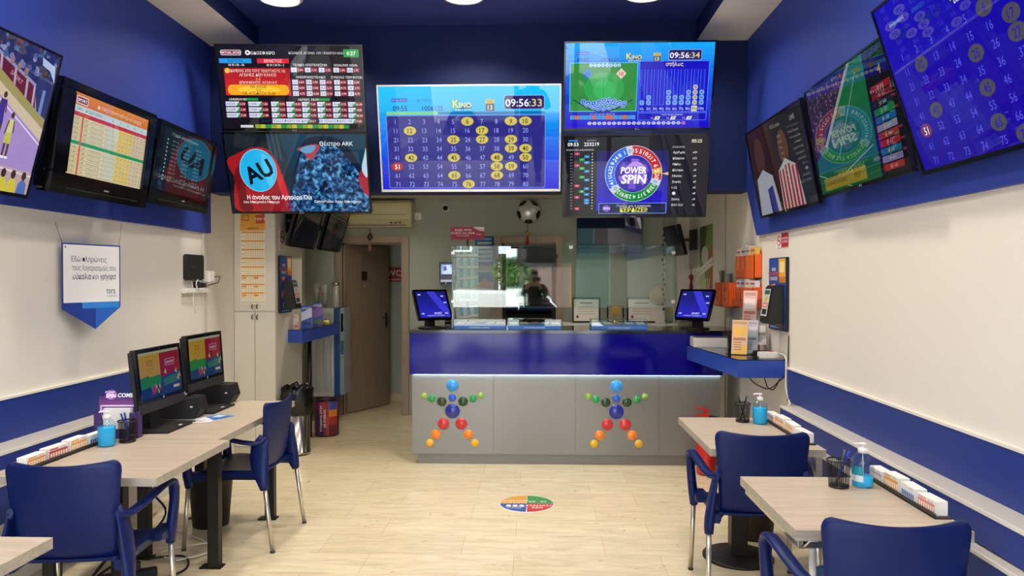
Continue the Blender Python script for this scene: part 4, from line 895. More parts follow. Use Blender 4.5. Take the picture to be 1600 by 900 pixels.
for r in range(6):
    z = at_y(730, (392.5, 411, 428, 445, 462, 488)[r], 6.66).z - CZ
    p = MB().box((-0.10, 0.0, -0.05), (0.10, 0.004, 0.05), WIREW).box((-0.10, -0.022, -0.052), (0.10, 0.0, -0.048), WIREW)
    for x in (-0.10, -0.034, 0.032, 0.097): p.box((x, -0.022, -0.05), (x + 0.003, 0.0, 0.0), WIREW)
    p.box((-0.10, -0.022, -0.05), (0.10, -0.020, -0.03), WIREW)
    rz = (0, 0, 0.06, 0, 0, 0.12)[r]
    po = p.build('pocket_row', t, (0, 0.0, z), (-0.15, -rz, 0))
    for k in range(3):
        c = Canvas(60, 90, 0.058, 0.086, ink); c.rect(0, 0, 60, 90, 'dce4dc', 0); c.rect(30, 0, 30, 90, '78b0c8', 1); c.ell(22, 40, 14, 22, 'b8c8b8', 2); c.rect(6, 70, 30, 8, 'a8a890', 2)
        q = c.build('scratch_card', None, (sx - 0.0655 + k * 0.066, 6.674, CZ + z + 0.002 + (k - 1) * math.tan(rz) * -0.066 * 0), (-0.15, -rz, 0))
        tag(q, 'pale blue scratch card in the %s row of the wire stand' % ('top', 'second', 'third', 'fourth', 'fifth', 'bottom')[r], 'scratch card', 'scratch cards in the wire stand')
# ---------------------------------------------------------------- things at the back of the shop
t = thing('back_counter', (0.85, 8.3, 0), 'white back counter along the rear wall carrying framed certificates', 'counter')
MB().box((-0.55, -0.2, 0), (0.72, 0.22, 1.06), mat('cream_unit', 'cdc8b8', 0.5), bev=0.003).build('carcass', t); MB().box((-0.57, -0.23, 1.06), (0.74, 0.22, 1.09), WPLAST, bev=0.004).build('worktop', t)
for x in (-0.34, 0.09, 0.51): MB().box((x - 0.2, -0.212, 0.06), (x + 0.2, -0.2, 1.04), mat('cream_door', 'd6d1c2', 0.45), bev=0.003).build('door', t)
def cert(x0, x1, y0, y1, label, col='efe9dc', seal=True):
    a, b = at_y(x0, y1, 8.30), at_y(x1, y0, 8.30); wv, hv = b.x - a.x, max(0.12, b.z - 1.095)
    t = thing('framed_certificate', ((a.x + b.x) / 2, 8.28, 1.0925), label, 'certificate', 'framed certificates on the back counter', rot=(-0.12, 0, 0))
    mb = MB(); f = 0.018
    for lo, hi in (((-wv / 2, -0.01, 0), (wv / 2, 0.01, f)), ((-wv / 2, -0.01, hv - f), (wv / 2, 0.01, hv)), ((-wv / 2, -0.01, f), (-wv / 2 + f, 0.01, hv - f)), ((wv / 2 - f, -0.01, f), (wv / 2, 0.01, hv - f))): mb.box(lo, hi, BLACK, bev=0.003)
    mb.build('frame', t)
    c = Canvas(120, 90, wv - 2 * f + 0.004, hv - 2 * f + 0.004, ink); c.rect(0, 0, 120, 90, col, 0); c.rect(30, 14, 60, 6, 'b08080', 1)
    for k in range(4): c.rect(20, 30 + k * 10, 80, 2, 'a8a498', 1)
    if seal: c.ell(18, 72, 6, 6, '903030', 1)
    c.build('certificate', t, (0, 0, hv / 2))
cert(894, 938, 464, 495, 'framed certificate left of the gold star trophy')
cert(948, 975, 478, 496, 'small dark framed print behind the gold star trophy', '9a9484', False)
cert(979, 1027, 464, 495, 'framed certificate right of the gold star trophy')
GOLD = mat('gold_metal', 'c49a48', 0.3, metal=0.9)
p = at_y(961, 490, 8.12); t = thing('star_trophy', (p.x, 8.12, 1.0925), 'small gold star trophy standing between the framed certificates', 'trophy')
mb = MB(); pts = []
for k in range(10): a = PI / 2 + k * PI / 5; r = 0.085 if k % 2 == 0 else 0.034; pts.append((r * math.cos(a), 0.15 + r * math.sin(a)))
mb.prism(pts, 1, -0.012, 0.012, GOLD, bev=0.003); mb.build('star', t); MB().lathe([(0, 0), (0.035, 0), (0.035, 0.02), (0.012, 0.03), (0.01, 0.09), (0, 0.09)], GOLD, 20).build('base', t)
p = at_y(1026, 490, 8.25); t = thing('globe', (p.x + 0.02, 8.16, 1.0925), 'white and tan ball on a white pedestal at the right of the back counter', 'globe')
MB().box((-0.045, -0.045, 0), (0.045, 0.045, 0.20), WPLAST, bev=0.003).build('pedestal', t)
MB().ball((0, 0, 0.30), 0.115, mat('globe_map', 'b09a78', 0.4, noise=0.6, scale=9), 3).build('ball', t)
pw = at_y(986, 390, YB - 0.05)
t = tv((at_y(952.5, 360, 8.42).x, 8.42, 2.10), 0, R_(3), 0.74, 0.46, (100, 60), lambda c: c.grad(0, 0, 100, 60, '0a0c16', '0e1220', 4, 0), 'switched off black television on the rear wall below the wheel screen', brand=False); bracket(t, 0.07, 0.03, R_(3))
t = tv((1.47, 8.0, 1.99), R_(-82), R_(14), 0.50, 0.33, (100, 60), lambda c: c.rect(0, 0, 100, 60, '0c0c10', 0), 'small black monitor on the right wall near the rear corner, seen edge on', brand=False, name='wall_monitor', cat='monitor', thick=0.03); bracket(t, 0.05, 0.17, R_(14), 0.12)
# football clock and its hanging charm
p = at_y(826, 331, 8.40)
t = thing('football_ornament', (p.x, 8.40, p.z), 'silver and black football hung on the rear wall above the glass door', 'football')
MB().ball((0, 0, 0), 0.135, mat('foil_white', 'd5d5d2', 0.28, metal=0.5, noise=0.15, scale=9, bump=0.25, bscale=16), 4, (1, 0.75, 1)).build('ball', t)
mb = MB(); g = (1 + 5 ** 0.5) / 2
Mr = Vector((0, 1, g)).rotation_difference(Vector((0, -1, 0))).to_matrix()
for a in (-1, 1):
    for b in (-g, g):
        for v in ((0, a, b), (a, b, 0), (b, 0, a)):
            n = (Mr @ Vector(v)).normalized()
            if n.y < -0.9: continue
            u = n.orthogonal().normalized(); q = n.cross(u)
            def sp(r, k): v_ = (n * 0.96 + (u * math.cos(2 * PI * k / 5) + q * math.sin(2 * PI * k / 5)) * 0.42 * r).normalized() * 0.1362; return Vector((v_.x, v_.y * 0.75, v_.z))
            for k in range(5):
                A, B = [sp(j / 4, k) for j in range(5)], [sp(j / 4, k + 1) for j in range(5)]
                mid = [[A[j].lerp(B[j], i / 3) for i in range(4)] for j in range(5)]
                for row in mid:
                    for i in range(4): w_ = Vector((row[i].x, row[i].y / 0.75, row[i].z)).normalized() * 0.1362; row[i] = Vector((w_.x, w_.y * 0.75, w_.z))
                for j in range(1, 4):
                    for i in range(3): mb.face([mid[j][i], mid[j][i + 1], mid[j + 1][i + 1], mid[j + 1][i]], BLACK)
                mb.face([mid[0][0], mid[1][0], mid[1][1], mid[1][2], mid[1][3]], BLACK)
mb.build('black_patch', t)
MB().tube([(0, 0.03, 0.12), (0, 0.12, 0.16)], 0.004, STEEL).build('hook', t)
def charm(px, y0, y1, Y, label, c1, c2, X=None):
    a, b = (at_y(px, y0, Y), at_y(px, y1, Y)) if X is None else (at_x(px, y0, X), at_x(px, y1, X))
    h = a.z - b.z; t = thing('hanging_charm', (a.x, a.y, a.z), label, 'ornament')
    MB().tube([(0, 0, 0), (0, 0, -h * 0.35)], 0.003, mat('cord_dark', '3a2c20', 0.6)).build('cord', t)
    MB().lathe([(0, -0.0), (h * 0.09, -h * 0.08), (h * 0.11, -h * 0.16), (h * 0.07, -h * 0.24), (0, -h * 0.3)], c1, 14, c=(0, 0, -h * 0.3)).build('bead', t)
    mb = MB()
    for k in range(9): a_ = 2 * PI * k / 9; mb.tube([(0.004 * math.cos(a_), 0.004 * math.sin(a_), -h * 0.58), (0.018 * math.cos(a_), 0.018 * math.sin(a_), -h)], 0.005, c2, n=5)
    mb.build('tassel', t)
BR = mat('bronze', '5b4a36', 0.4, metal=0.6)
charm(824, 350, 382, 8.38, 'red and gold charm hanging under the football', GOLD, mat('tassel_red', 'b02018', 0.6))
charm(868, 384, 420, 8.40, 'dark charm hanging at the right of the glass door', BR, BR)
charm(578, 352, 392, 8.46, 'bronze charm hanging over the washroom door', BR, mat('tassel_tan', '8c6b58', 0.7))
charm(1069, 408, 448, 8.4, 'red tassel with a green bead on the right wall, nearer the rear corner', mat('bead_green', '6f7a50', 0.4), mat('tassel_red', 'b02018', 0.6), X=1.69)
charm(1080, 417, 453, 8.1, 'dark red tassel on the right wall beside the green banner', mat('bead_red', '8a1a18', 0.4), mat('tassel_dark_red', '84161c', 0.6), X=1.69)
t = thing('bead_chain', (at_y(1037, 395, 8.0).x, 8.0, 2.1), 'dark bead chain hanging behind the right end of the glass screen', 'bead chain')
mb = MB(); mb.tube([(0, 0, 0.4), (0, 0, -0.9)], 0.002, CABLEB, n=5)
for k in range(16): mb.ball((0.012 * math.sin(k * 2.1), 0, -0.05 - k * 0.053), 0.016, BLACK, 1)
mb.build('beads', t)
# small camera monitor, posters, dome camera, socket
t = tv((at_y(700, 428, 8.45).x, 8.45, at_y(700, 428, 8.45).z), 0, 0, 0.20, 0.265, (60, 80), lambda c: (c.rect(0, 0, 60, 80, '0a0a2a', 0), c.grad(4, 4, 52, 38, '7a94d8', 'b0c4f0', 4, 1), c.poly([(20, 8), (36, 6), (54, 40), (10, 42)], 'c8d8f8', 2), c.poly([(12, 16), (22, 10), (26, 26), (14, 30)], '3a4a90', 3)), 'small camera monitor on the rear wall left of the scratch card stand', brand=False, name='wall_monitor', cat='monitor', thick=0.03); 
MB().box((-0.04, 0.03, -0.04), (0.04, 0.078, 0.04), DARKG).build('wall_bracket', t)
def sheet(name, loc, rz, w, h, canvas, draw, label, cat='poster', t_=0.002, tilt=0, group=None, back=PAPER):
    t = thing(name, loc, label, cat, group, rot=(tilt, 0, rz))
    MB().box((-w / 2, 0.0, -h / 2), (w / 2, t_, h / 2), back).build('sheet', t)
    c = Canvas(canvas[0], canvas[1], w, h, ink); draw(c); c.build('print', t, (0, -0.0004, 0))
    return t
def d_info(c):
    c.rect(0, 0, 100, 200, '1d5f96', 0); c.rect(12, 16, 76, 8, '9cc0d8', 1)
    for k in range(5): c.rect(12, 40 + k * 30, 76, 12, 'c8d4d8', 1); c.rect(12, 55 + k * 30, 60, 4, '88b0cc', 1)
p = at_y(757, 392, YB - 0.005); sheet('wall_poster', (p.x, YB - 0.004, p.z), 0, 0.22, 0.34, (100, 200), d_info, 'blue information poster on the rear wall left of the glass door, upper one')
def d_mixed(c):
    c.rect(0, 0, 100, 150, 'c8c4b8', 0); c.rect(10, 50, 80, 60, '2a6a9c', 1); c.rect(16, 10, 68, 30, 'b0a890', 1); c.poly([(10, 140), (50, 80), (90, 140)], 'c87830', 2)
p = at_y(757, 432, YB - 0.005); sheet('wall_poster', (p.x, YB - 0.004, p.z), 0, 0.24, 0.30, (100, 150), d_mixed, 'pale and blue printed poster on the rear wall, under the blue one')
p = at_y(696, 324, 8.45); t = thing('dome_camera', (p.x, 8.46, p.z), 'small white ceiling camera on the rear wall right of the air conditioner', 'camera')
MB().lathe([(0, 0.07), (0.045, 0.07), (0.045, 0.03), (0.03, 0.0), (0, 0)], WPLAST, 20, M=Matrix.Translation((0, 0, 0)) @ Matrix.Rotation(R_(90), 4, 'X') @ Matrix.Translation((0, 0, -0.07))).build('mount', t); MB().ball((0, -0.02, -0.01), 0.03, GLOSSB, 2).build('lens', t)
p = at_y(653, 338, 8.52); t = thing('wall_socket', (p.x, YB, p.z), 'white wall socket with a plugged cable right of the air conditioner', 'socket')
MB().box((-0.04, -0.012, -0.04), (0.04, 0, 0.04), WPLAST, bev=0.003).build('plate', t); MB().tube([(0, -0.012, 0), (0, -0.05, 0), (0.0, -0.05, -0.07), (-0.05, -0.03, -0.1), (-0.1, -0.02, -0.09)], 0.006, WPLAST).build('plug_cable', t)
# air conditioner
a, b = at_y(528, 352, 8.30), at_y(642, 313, 8.30)
t = thing('air_conditioner', (-1.88, YB, 2.31), 'cream wall air conditioner above the washroom door', 'air conditioner')
ACM = mat('ac_cream', 'c7bd93', 0.45)
MB().prism([(0, -0.14), (-0.17, -0.14), (-0.22, -0.05), (-0.22, 0.13), (-0.19, 0.16), (0, 0.16)], 0, -0.46, 0.46, ACM, bev=0.01).build('casing', t)
MB().box((-0.42, -0.223, -0.005), (0.40, -0.218, 0.0), mat('ac_slot', '7a7358', 0.5)).box((-0.42, -0.225, 0.02), (0.42, -0.218, 0.12), mat('ac_panel', 'cfc69e', 0.45), bev=0.002).build('front_panel', t)
MB().box((-0.40, -0.205, -0.125), (0.40, -0.165, -0.115), mat('ac_slot', '7a7358', 0.5)).build('air_flap', t)
for k in range(3): MB().box((0.22 + k * 0.05, -0.2205, -0.10), (0.245 + k * 0.05, -0.21, -0.085), DARKG).build('indicator', t)
# washroom sign
p = at_y(618, 429, 9.49)
def d_wc(c): c.rect(0, 0, 120, 110, 'b02430', 0); c.text('WC', 60, 42, 44, 'f0e8e0', bold=0.02); c.rect(14, 88, 92, 8, 'e0c8c8', 1)
sheet('washroom_sign', (p.x - 0.02, 9.49, p.z), 0, 0.22, 0.19, (120, 110), d_wc, 'red sign lettered WC on the wall behind the washroom door', 'sign')
def d_green(c):
    c.rect(0, 0, 100, 300, '7f9a52', 0); c.poly([(0, 0), (60, 0), (40, 120), (0, 160)], '4a5a40', 1); c.ell(40, 140, 26, 44, 'c8ccc0', 2); c.poly([(0, 200), (100, 150), (100, 190), (0, 240)], 'e8e8de', 3); c.poly([(70, 120), (100, 90), (100, 300), (60, 300)], 'b06a48', 1); c.poly([(0, 240), (40, 220), (50, 300), (0, 300)], 'b8c88a', 2)
    c.text('ΟΛΑ ΓΙΑ ΤΟ ΓΚΟΛ', 50, 196, 11, '607040', rot=-0.46, ly=4)
    for k in range(5): c.poly([(20 + k * 14, 250), (26 + k * 14, 250), (16 + k * 14, 300), (10 + k * 14, 300)], 'd8dcc8', 4)
a, b = at_x(1093, 365, 1.70), at_x(1113, 365, 1.70)
sheet('wall_banner', (1.705, (a.y + b.y) / 2, 1.80), -PI / 2, abs(a.y - b.y), 0.64, (100, 300), d_green, 'tall green football banner on the right wall', 'banner')
# office chair behind the counter
t = thing('office_chair', (0.35, 7.35, 0), 'black office chair behind the counter, only the top of its back showing', 'chair')
mb = MB(); mb.prism([(-0.17, 0.55), (0.17, 0.55), (0.19, 0.9), (0.14, 1.05), (0.06, 1.10), (-0.06, 1.10), (-0.14, 1.05), (-0.19, 0.9)], 1, -0.03, 0.03, BLACKM, bev=0.02); mb.build('backrest', t)
MB().box((-0.23, -0.02, 0.44), (0.23, 0.43, 0.52), BLACKM, bev=0.03, seg=3).build('seat', t); MB().tube([(0, 0.2, 0.08), (0, 0.2, 0.45)], 0.03, DARKG).tube([(0, 0.02, 0.5), (0, 0.0, 0.62)], 0.02, DARKG).build('gas_column', t)
for k in range(5):
    a = 2 * PI * k / 5; lg = MB().tube([(0, 0.2, 0.1), (0.28 * math.cos(a), 0.2 + 0.28 * math.sin(a), 0.07)], 0.02, DARKG).build('leg', t); MB().ball((0.28 * math.cos(a), 0.2 + 0.28 * math.sin(a), 0.03), 0.03, BLACK, 2).build('caster', lg)
# bar stool seen beside the left end of the counter
t = thing('bar_stool', (-1.06, 7.9, 0), 'black round based stool half hidden behind the left end of the counter', 'stool')
MB().lathe([(0, 0), (0.13, 0), (0.13, 0.012), (0.03, 0.03), (0, 0.03)], DARKG, 28).build('base', t); MB().tube([(0, 0, 0.02), (0, 0, 0.78)], 0.025, DARKG).build('column', t)
MB().lathe([(0, 0.76), (0.15, 0.76), (0.155, 0.80), (0.14, 0.82), (0, 0.82)], BLACKM, 28).build('seat', t); MB().prism([(-0.16, 0.80), (0.16, 0.80), (0.14, 1.0), (-0.14, 1.0)], 1, 0.13, 0.15, BLACKM, bev=0.008).build('backrest', t)
# floor sticker
t = thing('floor_sticker', (at_z(823, 787, 0).x, 5.18, 0.0), 'round floor sticker in yellow, green, blue and red quarters before the counter', 'floor sticker')
mb = MB(); mb.lathe([(0.195, 0), (0.195, 0.0012), (0, 0.0012)], PAPER, 48); mb.build('disc', t)
c = Canvas(200, 200, 0.38, 0.38, ink)
for k, col in enumerate(('c83a34', '3a5aa8', 'e0a03c', '3f9450')): c.ring(100, 100, 0, 98, k * 90 + 1, k * 90 + 89, col, 0, n=10)
c.text('ΣΤΑΜΑΤΑ', 146, 124, 15, 'f4f0e8', bold=0.04, ly=1); c.text('ΕΔΩ', 140, 148, 15, 'f4f0e8', bold=0.04, ly=1)
for k in range(3): c.ell(34 + k * 24, 124, 9, 9, 'f4f0e8', 1); c.rect(24 + k * 24, 132, 20, 8, 'f4f0e8', 1)
c.text('ΚΡΑΤΑΜΕ', 56, 154, 8, 'f4f0e8', ly=1, bold=0.03); c.text('ΑΠΟΣΤΑΣΗ', 56, 66, 13, 'fdf0d0', ly=1, bold=0.03); c.text('ΑΣΦΑΛΕΙΑΣ', 58, 86, 11, 'fdf0d0', ly=1, bold=0.03)
for k in range(2): c.ring(120 + k * 42, 78, 8, 12, 180, 360, 'e8f4e8', 1); c.rect(108 + k * 42, 80, 24, 4, 'e8f4e8', 1)
c.build('print', t, (0, 0, 0.0018), (-PI / 2, 0, 0))
# ================================================================== CHAIRS
def chair(loc, rz, label):
    t = thing('armchair', loc, label, 'chair', 'blue plastic armchairs', rot=(0, 0, rz))
    # backrest: one curved shell with rounded upper corners, a shallow dip along the top and a narrower waist
    def hw(v):
        w_ = 0.190 + 0.034 * v ** 1.3
        if v > 0.9: k = (v - 0.9) / 0.1; w_ -= 0.034 * (1 - math.sqrt(max(0, 1 - k * k)))
        return w_
    mb = MB(); NU, NV = 16, 18; G = []
    for side in (0, 1):
        g = []
        for j in range(NV + 1):
            v = j / NV; v = 1 - (1 - v) ** 1.5; row = []
            for i in range(NU + 1):
                u = -1 + 2 * i / NU
                z = 0.425 + 0.415 * v + 0.014 * u * u * v
                y = -0.19 - 0.065 * v ** 1.2 - 0.012 * math.sin(PI * v) + 0.040 * u * u * (0.35 + 0.65 * v) - (0.0 if side else 0.011)
                if v < 0.12: y += 0.05 * (1 - v / 0.12) ** 2
                row.append(mb.bm.verts.new((u * hw(v), y, z)))
            g.append(row)
        G.append(g)
    fs = []
    for side in (0, 1):
        g = G[side]
        for j in range(NV):
            for i in range(NU):
                q = (g[j][i], g[j][i + 1], g[j + 1][i + 1], g[j + 1][i]); fs.append(mb.bm.faces.new(q if side == 0 else q[::-1]))
    A, B = G
    for j in range(NV):
        fs.append(mb.bm.faces.new((A[j][0], A[j + 1][0], B[j + 1][0], B[j][0]))); fs.append(mb.bm.faces.new((A[j][NU], B[j][NU], B[j + 1][NU], A[j + 1][NU])))
    for i in range(NU):
        fs.append(mb.bm.faces.new((A[0][i], B[0][i], B[0][i + 1], A[0][i + 1]))); fs.append(mb.bm.faces.new((A[NV][i], A[NV][i + 1], B[NV][i + 1], B[NV][i])))
    mb._fin(fs, CHAIRB, True); mb.build('backrest', t)
    # seat: dished slab with a rounded front and skirts at the sides
    mb = MB(); N, Mm = 14, 12; rows = []
    for j in range(Mm + 1):
        y = -0.205 + 0.435 * j / Mm; row = []
        for i in range(N + 1):
            u = -1 + 2 * i / N; x = u * (0.205 + 0.018 * j / Mm)
            z = 0.452 - 0.016 * (1 - u * u) * math.sin(PI * min(1, j / Mm * 1.1)) - 0.035 * max(0, (j / Mm - 0.75) / 0.25) ** 2 + 0.006 * u ** 4
            row.append(mb.bm.verts.new((x, y, z)))
        rows.append(row)
    low = [[mb.bm.verts.new((v.co.x * 0.985, v.co.y, v.co.z - (0.012 if 0 < i < N else 0.055))) for i, v in enumerate(r)] for r in rows]
    fs = []
    for j in range(Mm):
        for i in range(N):
            fs.append(mb.bm.faces.new((rows[j][i], rows[j][i + 1], rows[j + 1][i + 1], rows[j + 1][i]))); fs.append(mb.bm.faces.new((low[j][i], low[j + 1][i], low[j + 1][i + 1], low[j][i + 1])))
        fs.append(mb.bm.faces.new((rows[j][0], rows[j + 1][0], low[j + 1][0], low[j][0]))); fs.append(mb.bm.faces.new((rows[j][N], low[j][N], low[j + 1][N], rows[j + 1][N])))
    for i in range(N):
        fs.append(mb.bm.faces.new((rows[0][i], low[0][i], low[0][i + 1], rows[0][i + 1]))); fs.append(mb.bm.faces.new((rows[Mm][i], rows[Mm][i + 1], low[Mm][i + 1], low[Mm][i])))
    mb._fin(fs, CHAIRB, True); mb.build('seat', t)
    def ell(a, b, n=10): return [(a * math.cos(2 * PI * k / n), b * math.sin(2 * PI * k / n)) for k in range(n)]
    for s in (-1, 1):
        mb = MB()
        # arm loop: from the back edge, dipping, forward, over the front knuckle and down into the front leg socket
        P = [(.200, -.232, .652), (.213, -.205, .630), (.232, -.165, .621), (.252, -.10, .632), (.268, -.02, .650), (.278, .07, .664), (.282, .14, .667), (.282, .19, .655), (.280, .218, .622), (.277, .228, .565), (.270, .226, .49), (.263, .222, .43), (.258, .220, .365)]
        R = [(.012, .020), (.018, .018), (.024, .014), (.026, .013), (.026, .013), (.026, .013), (.026, .013), (.026, .014), (.025, .016), (.023, .018), (.024, .026), (.025, .030), (.021, .021)]
        mb.sweep([(s * (.2 + (x - .2) * .86), y, z) for x, y, z in P], lambda k: ell(*R[k]), CHAIRB)
        # side wing running from the back edge and arm down into the rear leg socket
        Q = [(.203, -.215, .66, .006, .030), (.215, -.19, .60, .012, .052), (.226, -.192, .54, .016, .056), (.236, -.202, .48, .020, .052), (.244, -.216, .43, .024, .042), (.249, -.228, .385, .024, .030), (.250, -.234, .36, .021, .024)]
        mb.sweep([(s * q[0], q[1], q[2]) for q in Q], lambda k: ell(Q[k][3], Q[k][4], 12), CHAIRB, up=Vector((0, 1, 0)))
        # webs that tie the sockets to the seat
        for y0, y1, z0, z1 in ((.10, .245, .375, .445), (-.25, -.09, .375, .455)):
            mb.prism([(y0, z1), (y1, z1), (y1, z0 + .01), ((y0 + y1) / 2, z0 + .02), (y0, z0 + .035)] if y0 > 0 else [(y0 + .02, z1), (y1, z1), (y1, z1 - .03), ((y0 + y1) / 2, z0 + .05), (y0 + .02, z0 + .035)], 0, s * .19, s * (.255 if y0 > 0 else .235), CHAIRB, bev=.006)
        mb.build('armrest', t)
        for y, yf in ((.220, .245), (-.232, -.285)):
            lg = MB().tube([(s * (.250 if y > 0 else .249), y, .40), (s * .262, yf, .006)], .0125, ALU, n=14).build('leg', t)
            MB().tube([(s * .2622, yf, .012), (s * .2623, yf, 0)], .0142, DARKG, n=14).build('foot_cap', lg)
    return t
chair((-1.915, 3.10, 0), R_(7), 'blue armchair with its back to the viewer before the nearer left table, lower left corner')
chair((-1.80, 4.47, 0), R_(88), 'blue armchair standing side on at the computer table')
chair((1.085, 3.775, 0), R_(-3), 'blue armchair at the rear table on the right, beside the round black pedestal')
chair((1.095, 2.49, 0), R_(-2), 'blue armchair nearest the viewer at the front table on the right')

# ================================================================== TABLES
IRON = mat('black_iron', '1d1a18', 0.45, metal=0.3)
def top(t, x0, x1, y0, y1, z=0.75, th=0.036, ch=0.0):
    o = t.location
    poly = [(x0 - o.x, y0 - o.y), (x1 - o.x, y0 - o.y), (x1 - o.x, y1 - o.y), (x0 - o.x, y1 - o.y)]
    mb = MB(); mb.prism(poly, 2, z - th, z - 0.0015, TEDGE); mb.prism(poly, 2, z - 0.0015, z, TABLE); mb.build('tabletop', t)
def post(t, x, y, name='leg', s=0.03, foot=True, z=0.714):
    o = t.location; q = MB().box((x - o.x - s, y - o.y - s, 0.006), (x - o.x + s, y - o.y + s, z), IRON, bev=0.004).build(name, t)
    if foot: MB().box((x - o.x - 0.075, y - o.y - 0.035, 0.0), (x - o.x + 0.045, y - o.y + 0.035, 0.008), IRON, bev=0.002).build('foot_plate', q)
t = thing('cafe_table', (-1.95, 3.38, 0), 'wood topped table on the left with a worn front edge, holding the blue gel bottle', 'table')
top(t, -2.32, -1.585, 3.02, 3.752); post(t, -2.03, 3.52); post(t, -2.22, 3.30)
t = thing('cafe_table', (-1.98, 4.37, 0), 'long wood topped table on the left holding the two computers', 'table')
top(t, -2.32, -1.65, 3.757, 4.975); post(t, -1.765, 3.98); post(t, -1.755, 4.80); post(t, -2.22, 4.10); post(t, -2.22, 4.80)
t = thing('cafe_table', (-1.95, 1.95, 0), 'corner of a wood topped table cut off at the lower left of the photo', 'table')
top(t, -2.32, -1.555, 1.58, 2.315); post(t, -2.0, 1.95)
t = thing('cafe_table', (1.15, 4.05, 0), 'wood topped table on a round black pedestal at the right, next to the counter', 'table')
top(t, 0.848, 1.405, 3.63, 4.46)
q = MB().box((1.14 - 1.15 - 0.045, 4.22 - 4.05 - 0.045, 0.02), (1.14 - 1.15 + 0.045, 4.22 - 4.05 + 0.045, 0.70), IRON, bev=0.005).build('pedestal', t)
MB().lathe([(0, 0), (0.195, 0), (0.195, 0.012), (0.18, 0.02), (0, 0.024)], IRON, 40, c=(-0.01, 0.17, 0)).build('round_base', t); MB().box((-0.25, 0.0, 0.70), (0.2, 0.34, 0.714), IRON).build('top_plate', t)
lg = MB().box((0.215, -0.40, 0.03), (0.245, -0.37, 0.714), ALU, bev=0.003).build('leg', t); MB().box((0.21, -0.405, 0), (0.25, -0.365, 0.03), DARKG).build('foot_cap', lg)
t = thing('cafe_table', (1.15, 2.8, 0), 'wood topped table with pale metal legs at the right, nearer the viewer', 'table')
top(t, 0.855, 1.435, 2.465, 3.13)
for (x, y, dx, dy) in ((0.90, 2.52, 0.0, -0.02), (1.38, 2.52, 0.01, -0.02), (1.22, 3.05, -0.0, 0.0), (1.38, 3.05, 0.01, 0.02)):
    lg = MB().tube([(x - 1.15 + 0.03, y - 2.8, 0.71), (x - 1.15 + 0.03 + dx, y - 2.8 + dy, 0.012)], 0.0115, WPLAST, n=14).build('leg', t); MB().tube([(x - 1.12 + dx, y - 2.8 + dy, 0.014), (x - 1.12 + dx, y - 2.8 + dy, 0)], 0.016, DARKG, n=12).build('foot_cap', lg)
mb = MB()
for a, b in (((-0.27, -0.325, 0.685), (0.275, -0.295, 0.7135)), ((-0.27, 0.265, 0.685), (0.275, 0.295, 0.7135)), ((-0.285, -0.325, 0.685), (-0.255, 0.295, 0.7135)), ((0.255, -0.325, 0.685), (0.282, 0.295, 0.7135))): mb.box(a, b, ALU, bev=0.004)
mb.build('underframe', t)
MB().tube([(-0.27, -0.337, 0.692), (-0.25, -0.337, 0.712), (-0.22, -0.337, 0.7125)], 0.004, ALU).build('corner_bracket', t)

# ---------------------------------------------------------------- betting slips standing in a rail along the wall side
def slips(x, y0, y1, cols, side, place, z=0.75):
    """side -1: seen from the right (left wall tables); +1: seen from the left"""
    n = len(cols); L_ = (y1 - y0) / n
    t = thing('slip_rail', (x, (y0 + y1) / 2, z), 'dark slip rail along the wall side of ' + place, 'rail')
    MB().box((-0.03, -(y1 - y0) / 2 - 0.01, 0), (0.03, (y1 - y0) / 2 + 0.01, 0.006), DARKG, bev=0.001).box((-0.03 if side > 0 else 0.026, -(y1 - y0) / 2 - 0.01, 0), (-0.026 if side > 0 else 0.03, (y1 - y0) / 2 + 0.01, 0.018), DARKG).build('channel', t)
    for k, (col, nm) in enumerate(cols):
        yc = y0 + (k + 0.5) * L_; h = 0.050 + 0.010 * ((k * 7) % 3) / 2
        s_ = thing('slip_stack', (x, yc, z + 0.0065), '%s stack of betting slips in the rail of %s' % (nm, place), 'betting slips', 'betting slips on ' + place, rot=(0, 0, (0.03, -0.04, 0.02, -0.02)[k % 4]))
        MB().box((-0.022, -L_ / 2 + 0.008, 0), (0.022, L_ / 2 - 0.008, h), PAPER, bev=0.001).build('sheets', s_)
        c = Canvas(140, 70, L_ - 0.018, h - 0.004, ink); c.rect(0, 0, 140, 70, 'f0ece6', 0); c.rect(4, 16, 132, 50, col, 1); c.rect(8, 4, 60, 8, col, 1)
        for j in range(7): c.rect(12 + j * 18, 30, 12, 26, 'f4e6d0' if col != 'd8e2f0' else '3a5a9a', 2)
        c.text('ΔΕΛΤΙΟ', 104, 8, 8, '705050', ly=2)
        c.build('print', s_, (-0.0226 * side, 0, h / 2), (0, 0, -PI / 2 * side))
WB, ORG, RDD, PNK, PUR = ('d8e2f0', 'white and blue'), ('e89a3c', 'orange'), ('b8403c', 'red'), ('d88a84', 'pink'), ('b8a0b0', 'white and mauve')
slips(-2.225, 3.10, 3.70, [ORG, RDD, ('eba24a', 'light orange'), WB], -1, 'the nearer left table')
slips(1.404, 2.60, 3.12, [PNK, WB, ORG, PUR], 1, 'the front right table')
slips(1.365, 3.74, 4.38, [('f4f0e8', 'plain white'), ('e8a84c', 'yellow'), ORG, PUR], 1, 'the rear right table')
